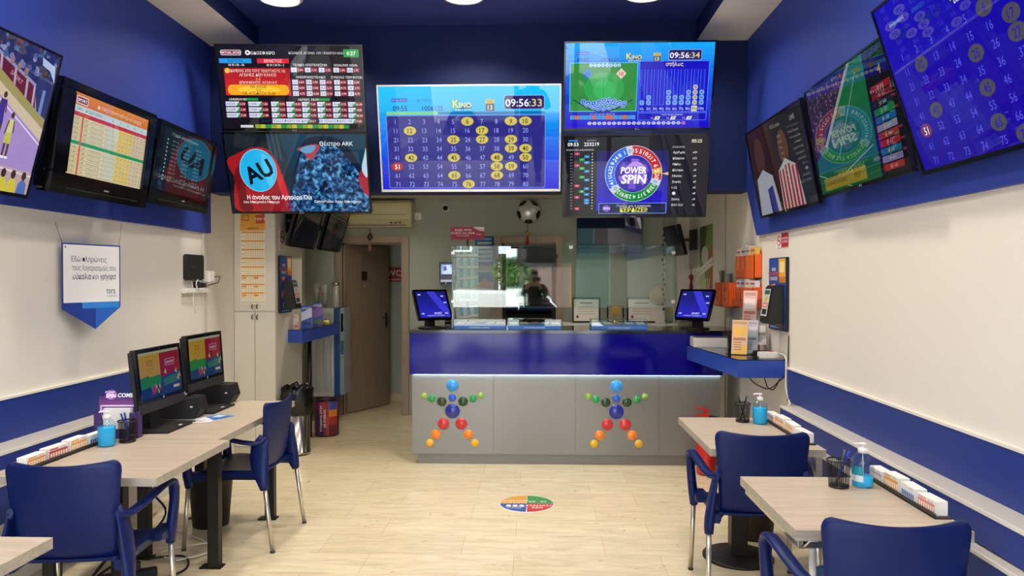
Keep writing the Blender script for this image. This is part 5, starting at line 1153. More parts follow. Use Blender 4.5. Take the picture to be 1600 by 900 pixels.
# ---------------------------------------------------------------- hand gel bottles
GEL = mat('blue_gel', '1cc0fa', 0.2); BOTT = clear_glass('clear_bottle', 'eaf6fa')
def gel(x, y, full, label, rz=0.0, lab=True):
    t = thing('gel_bottle', (x, y, 0.75), label, 'bottle', 'blue hand gel bottles', rot=(0, 0, rz))
    prof = [(0, 0.001), (0.038, 0.001), (0.041, 0.006), (0.041, 0.09), (0.038, 0.112), (0.027, 0.128), (0.016, 0.134), (0.016, 0.138)]
    MB().lathe(prof, BOTT, 32).build('bottle_body', t)
    H_ = 0.004 + full * 0.108
    lp = [(0, 0.004), (0.037, 0.004), (0.0392, 0.008)] + [(min(0.0392, r - 0.0018), z) for r, z in prof[3:5] if z < H_] + [(0.0385 if H_ < 0.1 else 0.036, H_), (0, H_)]
    MB().lathe(lp, GEL, 32).build('gel', t)
    MB().lathe([(0, 0.134), (0.0185, 0.134), (0.0185, 0.152), (0.010, 0.155), (0.006, 0.156), (0.006, 0.166), (0.012, 0.167), (0.012, 0.175), (0, 0.176)], WPLAST, 20).tube([(0, 0, 0.170), (-0.03, 0, 0.171), (-0.038, 0, 0.166)], 0.0045, WPLAST).tube([(0, 0, 0.13), (0.004, 0, 0.02)], 0.002, WPLAST, n=6).build('pump', t)
    if lab:
        mb = MB(); n = 10; a0, a1 = R_(175), R_(250); M1, M2 = ink('dfeef0'), ink('2a9ab0')
        for k in range(n):
            b0, b1 = a0 + (a1 - a0) * k / n, a0 + (a1 - a0) * (k + 1) / n
            for z0, z1, m in ((0.025, 0.05, M1), (0.05, 0.085, M2)): mb.face([(0.0414 * math.cos(b0), 0.0414 * math.sin(b0), z0), (0.0414 * math.cos(b1), 0.0414 * math.sin(b1), z0), (0.0414 * math.cos(b1), 0.0414 * math.sin(b1), z1), (0.0414 * math.cos(b0), 0.0414 * math.sin(b0), z1)], m, True)
        mb.build('label', t)
gel(-2.14, 3.60, 0.86, 'blue hand gel bottle on the left table before the purple leaflet stand', lab=False)
gel(1.28, 4.28, 0.82, 'nearly full blue hand gel bottle on the rear table at the right', lab=False)
gel(1.305, 3.00, 0.36, 'half empty hand gel bottle with a label on the front table at the right')
# ---------------------------------------------------------------- wire mesh pen cups
WIRE = wire_mesh('pen_cup_wire', '0c0c0e')
def cup(x, y, z, pens, label, r=0.046, h=0.108, solid=None):
    t = thing('pen_cup', (x, y, z), label, 'pen cup', 'black pen cups')
    MB().lathe([(r * 0.82, 0.002), (r * 0.86, 0.02), (r * 0.97, h)], solid or WIRE, 32).build('cup_wall', t)
    MB().lathe([(0, 0), (r * 0.83, 0), (r * 0.85, 0.008), (0, 0.008)], BLACK, 28).build('base', t); mb = MB()
    mb.tube([(r * math.cos(2 * PI * k / 32), r * math.sin(2 * PI * k / 32), h) for k in range(33)], 0.0032, BLACK, n=8); mb.build('rim', t)
    for k, (a, tilt, col) in enumerate(pens):
        p = MB().tube([(0, 0, 0), (0, 0, 0.135)], 0.004, mat('pen_' + col, col, 0.3), n=10).tube([(0, 0, 0.10), (0, 0, 0.142)], 0.0048, mat('pen_cap_' + col, col, 0.3), n=10).build('pen', None, (x - r * 0.3 * math.cos(a), y - r * 0.3 * math.sin(a), z + 0.012), (-tilt * math.sin(a), tilt * math.cos(a), 0))
        tag(p, ('dark blue' if col[0] != '5' else 'grey') + ' pen in the ' + label, 'pen', 'pens in the ' + label)
cup(-2.085, 3.69, 0.75, [(2.6, 0.30, '1c2a8a'), (3.4, 0.32, '1c2a8a'), (0.3, 0.35, '1a1a50')], 'black mesh cup on the left table')
cup(1.195, 4.33, 0.75, [(2.9, 0.28, '151520'), (0.2, 0.28, '151520')], 'black mesh cup on the rear table at the right')
cup(1.205, 2.985, 0.75, [(0.1, 0.42, '1f34b0'), (0.5, 0.36, '5a5a60')], 'black mesh cup on the front table at the right')
# ---------------------------------------------------------------- purple leaflet stand
t = thing('leaflet_stand', (-2.19, 3.81, 0.75), 'purple cardboard leaflet stand lettered SPINCOMBO beside the computer', 'leaflet stand', rot=(0, 0, 0.06))
PURP = mat('card_purple', '4a2a6c', 0.5)
MB().box((-0.112, 0.0, 0), (0.112, 0.004, 0.215), PURP, bev=0.001).box((-0.112, -0.05, 0), (-0.108, 0.0, 0.14), PURP).box((0.108, -0.05, 0), (0.112, 0.0, 0.14), PURP).box((-0.112, -0.05, 0), (-0.075, -0.047, 0.135), PURP).box((0.07, -0.05, 0), (0.112, -0.047, 0.135), PURP).box((-0.112, -0.05, 0), (0.112, -0.047, 0.05), PURP).build('card_body', t)
c = Canvas(224, 250, 0.224, 0.250, ink); c.rrect(2, 36, 220, 210, 8, '5a3478', 0); c.rect(2, 60, 220, 50, '7a3a88', 1); c.ell(66, 28, 30, 27, '8a4aa8', 1); c.ell(62, 32, 22, 20, 'c888d8', 2)
c.text('POWER', 60, 14, 11, 'f0e0f8', bold=0.04, ly=4, shear=0.2); c.text('SPIN', 62, 33, 19, 'ffffff', bold=0.06, ly=4, shear=0.2); c.text('COMBO', 150, 30, 21, 'ffffff', bold=0.06, ly=4, shear=0.2, fit=106)
c.rect(8, 82, 206, 8, 'f0d8f0', 2); c.rect(8, 82, 8, 60, 'e8d0f0', 2); c.rect(206, 82, 8, 60, 'e8d0f0', 2); c.rect(16, 92, 190, 62, '6a4ab8', 2); c.text('ΠΑΙΞΕ', 60, 106, 11, 'f0e8ff', bold=0.03, ly=4)
for k in range(4): c.ring(110 + k * 24, 106, 6, 8, 0, 360, '9a88d8', 4)
c.rect(30, 120, 160, 60, 'd8d0e8', 3)
c.build('print', t, (0, -0.0008, 0.125))
tg = Canvas(60, 20, 0.03, 0.012, ink); tg.rect(0, 0, 60, 20, 'c83030', 0); tg.text('ΟΠΑΠ', 30, 10, 9, 'ffffff', bold=0.03); tg.build('tag_print', t, (0.085, -0.0504, 0.02))
lf = MB().box((-0.07, -0.04, 0.004), (0.07, -0.012, 0.155), PAPER, bev=0.001).build('leaflet', None, (-2.19, 3.81, 0.75), (0, 0, 0.06)); tag(lf, 'white leaflets standing in the purple cardboard stand', 'leaflets')
# ---------------------------------------------------------------- all-in-one computers and slip printers
def computer(cx, cy, cz, rz, tilt, w, h, label):
    t = thing('desktop_computer', (cx, cy, 0.75), label, 'computer', 'computers on the left table', rot=(0, 0, rz))
    T = Matrix.Translation((0, 0, cz - 0.75)) @ Matrix.Rotation(tilt, 4, 'X')
    o = MB().box((-w / 2, 0.002, -h / 2), (w / 2, 0.045, h / 2), BLACKM, bev=0.012, seg=3).box((-w * .36, 0.035, -h * .36), (w * .36, 0.075, h * .36), BLACKM, bev=0.02).build('housing', t); o.matrix_local = T
    mb = MB(); ch = 0.052; bz = 0.022
    for lo, hi in (((-w / 2, -0.004, h / 2 - bz), (w / 2, 0.012, h / 2)), ((-w / 2, -0.004, -h / 2 + ch), (w / 2, 0.012, -h / 2 + ch + 0.02)), ((-w / 2, -0.004, -h / 2 + ch + 0.02), (-w / 2 + bz, 0.012, h / 2 - bz)), ((w / 2 - bz, -0.004, -h / 2 + ch + 0.02), (w / 2, 0.012, h / 2 - bz))): mb.box(lo, hi, GLOSSB, bev=0.001)
    o = mb.build('bezel', t); o.matrix_local = T
    o2 = MB().box((-w / 2, -0.005, -h / 2), (w / 2, 0.012, -h / 2 + ch), DARKG, bev=0.003).build('chin', t); o2.matrix_local = T
    c = Canvas(960, 640, w - 2 * bz + .002, h - bz - ch - 0.02 + .002, lambda hx: scr(hx, 0.42)); draw_pc(c); o = c.build('screen', t); o.matrix_local = T @ Matrix.Translation((0, 0, (ch + 0.02 - bz) / 2))
    lg = Canvas(20, 20, 0.016, 0.016, ink); lg.ell(10, 10, 9, 9, 'a8a8ac', 0); lg.text('hp', 10, 10, 7, '202024', bold=0.04); o = lg.build('maker_mark', t); o.matrix_local = T @ Matrix.Translation((0, -0.0046, -h / 2 + ch + 0.010))
    wc = MB().lathe([(0, 0), (0.004, 0), (0.004, 0.002), (0, 0.002)], DARKG, 12).build('camera', t); wc.matrix_local = T @ Matrix.Translation((0, -0.004, h / 2 - 0.011)) @ Matrix.Rotation(PI / 2, 4, 'X')
    MB().prism([(0.03, 0.01), (0.10, 0.01), (0.09, cz - 0.75), (0.05, cz - 0.75), (0.035, 0.06)], 0, -0.06, 0.06, BLACKM, bev=0.006).build('stand', t)
    MB().prism([(-0.16, -0.12), (0.16, -0.12), (0.18, 0.13), (-0.18, 0.13)], 2, 0.0, 0.012, BLACKM, bev=0.003).build('base', t)
    MB().box((0.02, -0.10, 0.0122), (0.05, -0.085, 0.0126), PAPER).build('sticker', t)
    return t
computer(-2.095, 4.047, 1.034, R_(90.4), R_(-5.7), 0.49, 0.343, 'black desktop computer beside the purple leaflet stand, nearer of the two')
computer(-2.10, 4.617, 1.065, R_(90), R_(-3.8), 0.49, 0.343, 'black desktop computer at the far end of the left table, nearer the cupboard')
def printer(x, y, label):
    t = thing('receipt_printer', (x, y, 0.75), label, 'printer', 'slip printers on the left table', rot=(0, 0, R_(4)))
    MB().prism([(-0.14, 0), (0.11, 0), (0.14, 0.05), (0.12, 0.125), (-0.10, 0.135), (-0.14, 0.11)], 0, -0.075, 0.075, BLACKM, bev=0.006, M=Matrix.Rotation(-PI / 2, 4, 'Z')).build('printer_body', t)
    MB().box((0.02, -0.076, 0.1), (0.11, -0.0745, 0.103), DARKG).box((-0.06, -0.02, 0.131), (0.06, 0.02, 0.134), GLOSSB).build('paper_slot', t)
    MB().box((0.085, -0.077, 0.07), (0.10, -0.0745, 0.078), WPLAST).build('label_mark', t)
printer(-2.14, 4.365, 'black slip printer between the two computers'); printer(-2.16, 4.90, 'black slip printer beyond the farther computer, next to the cupboard')
p = at_z(330, 653, 0.75)
t = thing('flyer', (p.x + 0.02, p.y, 0.75), 'blue and white flyer lying on the computer table', 'flyer', rot=(0, 0, R_(62)))
MB().box((-0.10, -0.07, 0), (0.10, 0.07, 0.0012), PAPER).build('sheet', t)
c = Canvas(200, 140, 0.198, 0.138, ink); c.rect(0, 0, 200, 140, '3f7fc0', 0); c.poly([(0, 0), (90, 0), (40, 140), (0, 140)], 'e0e4e8', 1); c.poly([(110, 30), (180, 10), (190, 70), (120, 90)], 'c8dcec', 1); c.rect(70, 100, 90, 20, '1c3f8a', 1)
c.build('print', t, (0, 0, 0.0018), (-PI / 2, 0, 0))
q = MB().tube([(0, 0, 0.005), (0.12, 0, 0.005)], 0.004, WPLAST, n=8).tube([(-0.03, 0, 0.005), (0.0, 0, 0.005)], 0.0048, mat('pen_1a1a50', '1a1a50', 0.3), n=8).build('pen', None, (at_z(296, 662, .75).x, at_z(296, 662, .75).y, 0.75), (0, 0, 0.25)); tag(q, 'white pen with a dark cap lying by the blue flyer', 'pen')
# ---------------------------------------------------------------- under the left tables: basket, cables, tower
t = thing('wastebasket', (-2.10, 4.68, 0), 'black wastebasket on the floor under the computer table', 'wastebasket')
MB().lathe([(0, 0.0), (0.11, 0.0), (0.135, 0.30), (0.14, 0.305), (0.13, 0.30), (0.105, 0.01), (0, 0.01)], BLACKM, 28).build('basket_body', t); MB().tube([(0.138 * math.cos(2 * PI * k / 28), 0.138 * math.sin(2 * PI * k / 28), 0.303) for k in range(29)], 0.005, BLACK).build('rim', t)
def cable(name, pts, r, m, label, n=8):
    P = [Vector(p) for p in pts]; out = []
    for k in range(len(P) - 1):
        a, b, c_, d_ = P[max(k - 1, 0)], P[k], P[k + 1], P[min(k + 2, len(P) - 1)]
        for j in range(6):
            s = j / 6; out.append(0.5 * ((2 * b) + (c_ - a) * s + (2 * a - 5 * b + 4 * c_ - d_) * s * s + (3 * b - a - 3 * c_ + d_) * s ** 3))
    out.append(P[-1]); return tag(MB().tube(out, r, m, n=n).build(name), label, 'cable')
cable('power_cable', [(-2.2, 3.95, .70), (-2.12, 3.9, .45), (-2.2, 3.8, .2), (-2.05, 3.75, .02), (-1.9, 3.9, .012), (-2.0, 4.1, .012), (-2.2, 4.05, .012)], .006, CABLEB, 'black cable hanging from the computer table down to the floor')
cable('power_cable', [(-2.15, 4.25, .70), (-2.25, 4.2, .4), (-2.1, 4.1, .25), (-2.2, 3.9, .1), (-2.3, 3.7, .012), (-2.1, 3.5, .012), (-1.95, 3.62, .012)], .006, CABLEB, 'black cable looping behind the table posts on the left')
cable('power_cable', [(-2.28, 3.62, .70), (-2.25, 3.6, .4), (-2.15, 3.7, .3), (-2.22, 3.75, .15), (-2.28, 3.6, .02)], .008, CABLEB, 'thick black cable bundle behind the nearer left table')
cable('power_cable', [(-2.25, 4.5, .012), (-2.0, 4.35, .012), (-1.88, 4.18, .012), (-2.0, 4.05, .012), (-2.15, 4.15, .012), (-1.95, 4.3, .016), (-1.85, 4.2, .016), (-2.0, 4.02, .016)], .005, mat('cable_white', 'd8d2c0', 0.5), 'coiled white cable on the floor under the computer table')
t = thing('power_strip', (-2.15, 3.80, 0), 'black power strip on the floor under the left tables', 'power strip', rot=(0, 0, 0.5))
MB().box((-0.14, -0.03, 0), (0.14, 0.03, 0.04), BLACKM, bev=0.006).build('strip_body', t); MB().box((-0.05, -0.02, 0.04), (-0.01, 0.02, 0.09), BLACK, bev=0.005).build('plug', t); MB().box((0.02, -0.02, 0.04), (0.06, 0.02, 0.085), BLACK, bev=0.005).build('plug', t)

# ================================================================== LEFT WALL AND CUPBOARD
t = thing('hanging_banner', (-2.615, 4.265, 1.785), 'white and blue hanging banner lettered tora on the left wall', 'banner', rot=(0, 0, R_(74)))
W_, H_ = 0.404, 0.345
BB = mat('banner_blue', '1d3f9c', 0.5)
MB().prism([(-W_ / 2, 0.0), (W_ / 2, 0.0), (W_ / 2, -H_ - 0.03), (0.02, -H_ - 0.155), (-W_ / 2, -H_ - 0.03)], 1, 0.0, 0.003, BB).build('banner_board', t)
c = Canvas(400, 500, W_, 0.504, ink); c.poly([(0, 0), (400, 0), (400, 372), (220, 496), (0, 372)], '1c3a90', 0); c.rect(8, 8, 384, 330, 'ecebe8', 1); c.rect(130, 338, 262, 36, '2f86d8', 1); c.poly([(222, 374), (392, 374), (220, 494)], '2362c0', 1)
DK = '252a52'
c.text('Εδώ πληρώνεις', 180, 88, 32, DK, fit=240, ly=2); c.text('τους λογαριασμούς σου', 215, 138, 32, DK, fit=300, ly=2); c.text('εύκολα', 130, 188, 32, DK, fit=124, bold=0.03, ly=2); c.text('και', 222, 188, 30, DK, fit=42, ly=2); c.text('γρήγορα!', 310, 188, 32, DK, fit=112, bold=0.03, ly=2)
c.text('tora', 330, 270, 40, DK, fit=64, bold=0.01, ly=2); c.text('ΠΛΗΡΩΜΕΣ', 338, 304, 11, '60608a', fit=76, ly=2); c.ell(22, 22, 5, 5, '303030', 2)
c.build('print', t, (0, -0.0004, -0.252))
for x in (-0.195, 0.195): MB().tube([(x, 0.001, -0.01), (x + (-0.03 if x < 0 else 0.05), 0.03, 0.14)], 0.0012, DARKG, n=5).build('string', t)
t = thing('network_router', (-2.70, 5.68, 1.67), 'black network router box mounted on the left wall', 'router')
MB().box((0, -0.13, -0.10), (0.05, 0.13, 0.10), BLACKM, bev=0.008, seg=3).build('router_body', t); mb = MB()
for k in range(3): mb.box((0.05, -0.10 + k * 0.02, 0.0), (0.0505, -0.092 + k * 0.02, 0.005), emis('router_led', '3a6a9a', 1.0))
mb.build('indicator', t)
t = thing('wall_adapter', (-2.682, 5.90, 1.60), 'white plug adapter on the wall trunking beside the router', 'adapter')
MB().box((0, -0.05, -0.045), (0.055, 0.05, 0.045), WPLAST, bev=0.006).build('adapter_body', t); MB().tube([(0.05, 0.04, 0), (0.08, 0.09, 0.0), (0.06, 0.10, -0.05), (0.02, 0.0, -0.07)], 0.004, CABLEB).build('lead', t)
t = thing('power_strip', (-2.70, 5.72, 1.49), 'white power strip with tangled leads on the left wall under the router', 'power strip')
MB().box((0, -0.2, -0.02), (0.04, 0.2, 0.02), WPLAST, bev=0.005).build('strip_body', t); MB().box((0.01, -0.02, 0.02), (0.05, 0.03, 0.07), BLACK, bev=0.004).build('plug', t); MB().box((0.01, 0.08, 0.02), (0.05, 0.12, 0.06), DARKG, bev=0.004).build('plug', t)
MB().tube([(0.045, 0.03 + 0.075 * math.cos(k * 0.5), 0.05 + 0.045 * math.sin(k * 0.5)) for k in range(26)], 0.004, WPLAST, n=6).tube([(0.03, -0.09, 0.07), (0.04, -0.08, 0.0), (0.03, -0.06, -0.12), (0.02, 0.0, -0.18)], 0.003, WPLAST, n=6).build('lead', t)
CUP = mat('cupboard_cream', 'd9d4c4', 0.4, noise=0.02)
t = thing('tall_cupboard', (-2.512, 6.9, 0), 'tall cream cupboard with four doors on the left before the alcove', 'cupboard')
MB().box((-0.185, -0.38, 0), (0.185, 0.35, 2.285), CUP, bev=0.002).build('carcass', t); MB().box((-0.187, -0.401, 0), (0.187, -0.38, 0.08), mat('plinth_cream', 'b9b4a4', 0.5)).build('plinth', t)
for x0, x1 in ((-0.184, -0.002), (0.002, 0.184)):
    for z0, z1 in ((0.085, 1.288), (1.294, 2.28)):
        d = MB().box((x0, -0.40, z0), (x1, -0.381, z1), CUP, bev=0.002).build('door', t); hx = (x1 - 0.02) if x0 < -0.1 else (x0 + 0.02); hz = 1.24 if z0 < 1 else 1.335
        MB().tube([(hx, -0.40, hz - 0.02), (hx, -0.42, hz), (hx + 0.006, -0.42, hz + 0.012), (hx, -0.40, hz + 0.02)], 0.005, BR, n=8).build('handle', d)
def d_cal(c):
    c.rect(0, 0, 110, 420, 'efe4cc', 0); c.rect(0, 0, 110, 96, 'eea83a', 1); c.rrect(8, 26, 30, 26, 3, '5a4010', 2); c.rrect(11, 29, 24, 20, 2, 'eea83a', 3); c.text('Λ', 20, 38, 12, '5a4010', ly=4)
    c.poly([(66, 30), (108, 22), (108, 64), (70, 66)], 'd84a2c', 2); c.text('Τζόκερ', 88, 44, 11, 'f8f0e0', bold=0.04, ly=4, rot=-0.1); c.text('ΗΜΕΡΟΛΟΓΙΟ', 56, 86, 9, '402c10', bold=0.03, ly=4, fit=48)
    for r in range(8):
        y = 100 + r * 38; c.rect(4, y, 102, 7, 'e8a03c', 1); c.rect(6, y + 9, 98, 26, 'f4e8c8', 1)
        if r > 4: c.rect(6, y + 9, 20, 8, 'e8a03c', 2); c.rect(60, y + 9, 20, 8, 'e8a03c', 2)
        for i in range(8):
            for j in range(3): c.rect(22 + i * 10.5, y + 12 + j * 8, 6, 3, ('c8b890', 'e0a850')[(i + j) % 3 == 0], 2)
        c.text('ΜΑΡ', 12, y + 22, 5, '604820', ly=3)
    c.rect(4, 406, 102, 8, 'd8cdb0', 1)
a, b = at_y(376, 476, 6.495), at_y(414, 326, 6.495)
sheet('wall_calendar', ((a.x + b.x) / 2, 6.495, (a.z + b.z) / 2), 0, b.x - a.x, b.z - a.z, (110, 420), d_cal, 'orange and cream calendar poster on the cupboard doors', 'calendar')
def d_nosm(c):
    c.rect(0, 0, 80, 110, 'eee8e0', 0); c.ell(40, 42, 32, 32, 'c02030', 1); c.ell(40, 42, 25, 25, 'eee8e0', 2); c.rect(18, 40, 42, 7, '202020', 3); c.poly([(18, 26), (24, 20), (62, 58), (56, 64)], 'c02030', 4); c.text('ΑΠΑΓΟΡΕΥΕΤΑΙ', 40, 86, 8, '303030', fit=64); c.text('ΤΟ ΚΑΠΝΙΣΜΑ', 40, 98, 8, '303030', fit=60)
sheet('no_smoking_sign', (-2.325, 6.68, 1.94), PI / 2, 0.15, 0.20, (80, 110), d_nosm, 'white no smoking sign on the cupboard side at the left', 'sign')
def d_promo(c, flip=False):
    c.grad(0, 0, 100, 240, '2452a8', '123070', 8, 0); c.rect(58, 2, 38, 60, 'e8b02c', 1); c.rect(64, 12, 26, 36, 'f4e0a0', 2); c.rect(62, 62, 34, 20, 'd87a2c', 2)
    for k in range(3): c.text(('ΚΑΙ', 'ΤΖΑΚΠΟΤ', 'ΠΑΙΞΕ')[k], 30, 36 + k * 16, 11, ('f0e8d8', 'e85038', 'f0e8d8')[k], bold=0.05, ly=3)
    c.poly([(10, 90), (40, 84), (30, 112)], 'e88a3c', 2); c.ell(26, 160, 14, 18, 'd86a3c', 2)
    c.poly([(40, 240), (60, 160), (80, 240)], 'c87a4c', 2); c.poly([(80, 100), (86, 100), (84, 120), (78, 120)], 'e8f0ff', 2); c.poly([(20, 200), (28, 190), (32, 215), (22, 220)], 'f0f0f8', 3); c.rect(0, 226, 100, 14, '0c1c40', 3); c.rect(10, 230, 60, 5, '6a9ad8', 4)
def terminal(x, y0, side, label_b, label_t, w, z0, z1, ty):
    """promo board on a side wall with a slip terminal mounted on it; side +1 faces -x, -1 faces +x"""
    rz = -PI / 2 if side > 0 else PI / 2
    t = thing('promo_board', (x, y0, (z0 + z1) / 2), label_b, 'board', rot=(0, 0, rz))
    MB().box((-w / 2, 0.0, -(z1 - z0) / 2), (w / 2, 0.018, (z1 - z0) / 2), BLACK, bev=0.003).build('board_back', t)
    c = Canvas(100, 240, w - 0.01, z1 - z0 - 0.01, ink); d_promo(c); c.build('print', t, (0, -0.0006, 0))
    q = thing('ticket_terminal', (x - side * 0.0015, ty, (z0 + z1) / 2 - (0.07 if side > 0 else 0.09)), label_t, 'terminal', rot=(0, 0, rz))
    MB().prism([(0, 0.13), (-0.06, 0.13), (-0.075, 0.11), (-0.115, -0.12), (-0.10, -0.135), (0, -0.135)], 0, -0.085, 0.085, BLACKM, bev=0.004).build('terminal_body', q)
    c = Canvas(60, 100, 0.13, 0.19, ink); c.rect(0, 0, 60, 100, 'c8ccd0', 0); c.rect(4, 4, 52, 16, '3a5a50', 1); c.ell(30, 36, 18, 9, 'd8b040', 1); c.rect(8, 50, 44, 18, 'd86038', 1); c.rect(8, 74, 44, 20, '101014', 1); c.text('ΝΙΚΗ', 30, 59, 9, 'ffffff', bold=0.04, ly=3)
    c.build('front_panel', q, (0, -0.0975, 0.012), (math.atan2(-0.04, 0.23), 0, 0))
    return t
terminal(-2.303, 6.72, -1, 'blue promotion board on the cupboard side at the left', 'black ticket terminal on the blue board at the left', 0.32, 1.27, 1.79, 6.72)
# shelf, its things, cooler, bins, monitors of the left alcove
SHB = mat('shelf_blue', '2848a8', 0.3)
def shelf(poly, z0, z1, loc, label, leg=None):
    t = thing('wall_shelf', (loc[0], loc[1], z0), label, 'shelf')
    P = [(x - loc[0], y - loc[1]) for x, y in poly]
    MB().prism(P, 2, 0, z1 - z0 - 0.006, SHB, bev=0.002).build('shelf_body', t); MB().prism(P, 2, z1 - z0 - 0.006, z1 - z0, mat('shelf_black_glass', '14181e', 0.06)).build('glass_top', t)
    if leg: MB().tube([(leg[0] - loc[0], leg[1] - loc[1], 0.0), (leg[0] - loc[0], leg[1] - loc[1], -z0)], 0.022, BLACK, n=14).build('leg', t)
    return t
shelf([(-2.33, 6.83), (-2.19, 6.83), (-2.165, 7.0), (-2.165, 8.0), (-2.33, 8.0)], 0.985, 1.105, (-2.25, 7.4), 'blue wall shelf with a dark glass top beside the cupboard', leg=(-2.27, 7.3))
t = thing('water_cooler', (-2.33, 8.18, 0), 'pale louvred water cooler with a blue edge standing behind the left shelf', 'water cooler')
CO = mat('cooler_white', 'c6c9c6', 0.35)
mb = MB(); mb.box((-0.17, -0.13, 0.28), (0.10, 0.2, 1.26), CO, bev=0.012); mb.build('casing', t); MB().box((-0.13, -0.05, 0), (0.02, 0.15, 0.28), BLACKM, bev=0.005).build('base', t)
mb = MB()
for x in (-0.15, -0.07, 0.01): mb.box((x, -0.136, 0.34), (x + 0.06, -0.13, 0.95), mat('cooler_panel', 'b4b8b6', 0.4), bev=0.004)
mb.box((-0.15, -0.136, 1.06), (0.07, -0.13, 1.20), mat('cooler_panel', 'b4b8b6', 0.4), bev=0.004); mb.build('louvre_panel', t)
MB().box((0.10, -0.132, 0.28), (0.155, 0.2, 1.265), mat('cooler_blue', '1c4a80', 0.3), bev=0.006).build('blue_edge', t); MB().box((0.155, -0.10, 0.30), (0.20, 0.2, 1.26), mat('cooler_grey', '8f9a9c', 0.35), bev=0.006).build('side_panel', t)
MB().box((0.17, -0.104, 1.0), (0.195, -0.10, 1.2), GLOSSB, bev=0.002).box((0.165, -0.104, 0.75), (0.198, -0.10, 0.9), mat('cooler_niche', '1f5f7c', 0.3), bev=0.002).build('tap_niche', t)
PCUP = mat('clear_plastic_cup', 'd9d6c8', 0.2, trans=0.6)
for k, (x, y, h, r) in enumerate(((-2.45, 8.14, 0.22, 0.038), (-2.36, 8.12, 0.21, 0.037))):
    q = thing('cup_stack', (x, y, 1.26), ('stack of clear plastic cups on the water cooler, leftmost', 'stack of clear plastic cups with a red mark on the water cooler')[k], 'cups')
    MB().lathe([(0, 0), (r * 0.8, 0), (r * 0.9, h * 0.7), (r, h), (r * 0.95, h), (r * 0.85, h * 0.7), (0, 0.01)], PCUP, 24).build('outer_cup', q); mb = MB()
    for j in range(6): mb.lathe([(r, h + j * 0.008), (r * 1.05, h + 0.003 + j * 0.008), (r * 0.98, h + 0.006 + j * 0.008)], PCUP, 24)
    mb.build('cup_rims', q)
    if k: MB().ball((0, -r, h * 0.75), 0.012, RED, 1).build('mark', q)
q = thing('cup_dispenser', (-2.24, 8.16, 1.265), 'tall clear tube cup dispenser with a steel cap on the water cooler', 'dispenser')
MB().lathe([(0.036, 0), (0.036, 0.27), (0.033, 0.27), (0.033, 0)], PCUP, 24).build('tube', q); MB().lathe([(0, 0.275), (0.04, 0.275), (0.042, 0.245), (0.037, 0.245)], STEEL, 24).build('cap', q)
def standee(loc, w, h, rz, label, c1, c2, c3):
    t = thing('leaflet_holder', loc, label, 'leaflets', rot=(0, 0, rz))
    MB().box((-w / 2, -0.002, 0), (w / 2, 0.018, h), mat('paper_stack', 'd8d8d8', 0.5), bev=0.002, M=Matrix.Rotation(-0.22, 4, 'X')).build('leaflet_block', t); MB().box((-w / 2 - 0.004, -0.006, 0), (w / 2 + 0.004, 0.07, 0.008), GLASS).build('holder_foot', t)
    c = Canvas(60, 100, w, h, ink); c.rect(0, 0, 60, 100, c1, 0); c.poly([(0, 30), (60, 10), (60, 50), (0, 70)], c2, 1); c.rect(8, 74, 44, 14, c3, 1); c.text('ΚΕΡΔΙΣΕ', 30, 12, 9, 'f0f0f0', bold=0.04, ly=3, fit=48)
    o = c.build('print', t); o.matrix_local = Matrix.Rotation(-0.22, 4, 'X') @ Matrix.Translation((0, -0.0026, h / 2))
standee((-2.27, 6.90, 1.105), 0.05, 0.15, 0.5, 'pink leaflets at the front of the left shelf', 'e0b0a8', 'f0d8d0', 'c87860')
standee((-2.23, 7.08, 1.105), 0.10, 0.22, 0.3, 'blue leaflets in a holder on the left shelf', '2a58b8', 'd8e0f0', '1c3c90')
standee((-2.215, 7.40, 1.105), 0.10, 0.24, 0.35, 'violet and green leaflets on the left shelf behind the blue ones', '4a4a98', '8a68b8', '4a7a3a')
t = thing('desk_bell', (-2.20, 7.62, 1.105), 'small yellow round box on the left shelf', 'box'); MB().lathe([(0, 0), (0.04, 0), (0.042, 0.03), (0.036, 0.045), (0, 0.05)], mat('yellow_plastic', 'd8c83c', 0.4), 24).build('box_body', t); MB().lathe([(0, 0.05), (0.008, 0.05), (0.006, 0.06), (0, 0.062)], BLACK, 12).build('knob', t)
t = thing('pedal_bin', (-2.165, 6.60, 0), 'stainless steel bin lined with a black bag beside the cupboard', 'bin')
MB().lathe([(0, 0), (0.112, 0), (0.118, 0.012), (0.118, 0.03), (0.114, 0.032), (0.114, 0.45), (0.11, 0.46)], STEEL, 36, mats=[BLACK, BLACK, STEEL, STEEL, STEEL, STEEL, STEEL]).build('bin_body', t)
mb = MB(); rnd = random.Random(1); n = 30; rings = []
for z, r, w_ in ((0.36, .119, .002), (0.40, .126, .008), (0.46, .134, .010), (0.53, .138, .014), (0.585, .13, .016), (0.62, .118, .018), (0.60, .10, .010), (0.5, .095, .006)):
    rings.append([mb.bm.verts.new(((r + w_ * math.sin(j * 2.9 + z * 30)) * math.cos(2 * PI * j / n), (r + w_ * math.sin(j * 2.9 + z * 30)) * math.sin(2 * PI * j / n), z + w_ * rnd.uniform(-1.2, 1.2))) for j in range(n)])
fs = [mb.bm.faces.new((rings[k][j], rings[k][(j + 1) % n], rings[k + 1][(j + 1) % n], rings[k + 1][j])) for k in range(len(rings) - 1) for j in range(n)]
mb._fin(fs, mat('bin_bag_black', '0c0c0e', 0.22, bump=0.4, bscale=30), True); mb.build('bin_bag', t)
t = thing('printed_bin', (-2.13, 7.42, 0), 'round bin printed red and purple standing by the washroom door', 'bin')
MB().lathe([(0, 0), (0.118, 0), (0.12, 0.012), (0.12, 0.35), (0.116, 0.356), (0.112, 0.34), (0.108, 0.02), (0, 0.02)], mat('bin_dark', '33141c', 0.35), 40).build('bin_body', t)
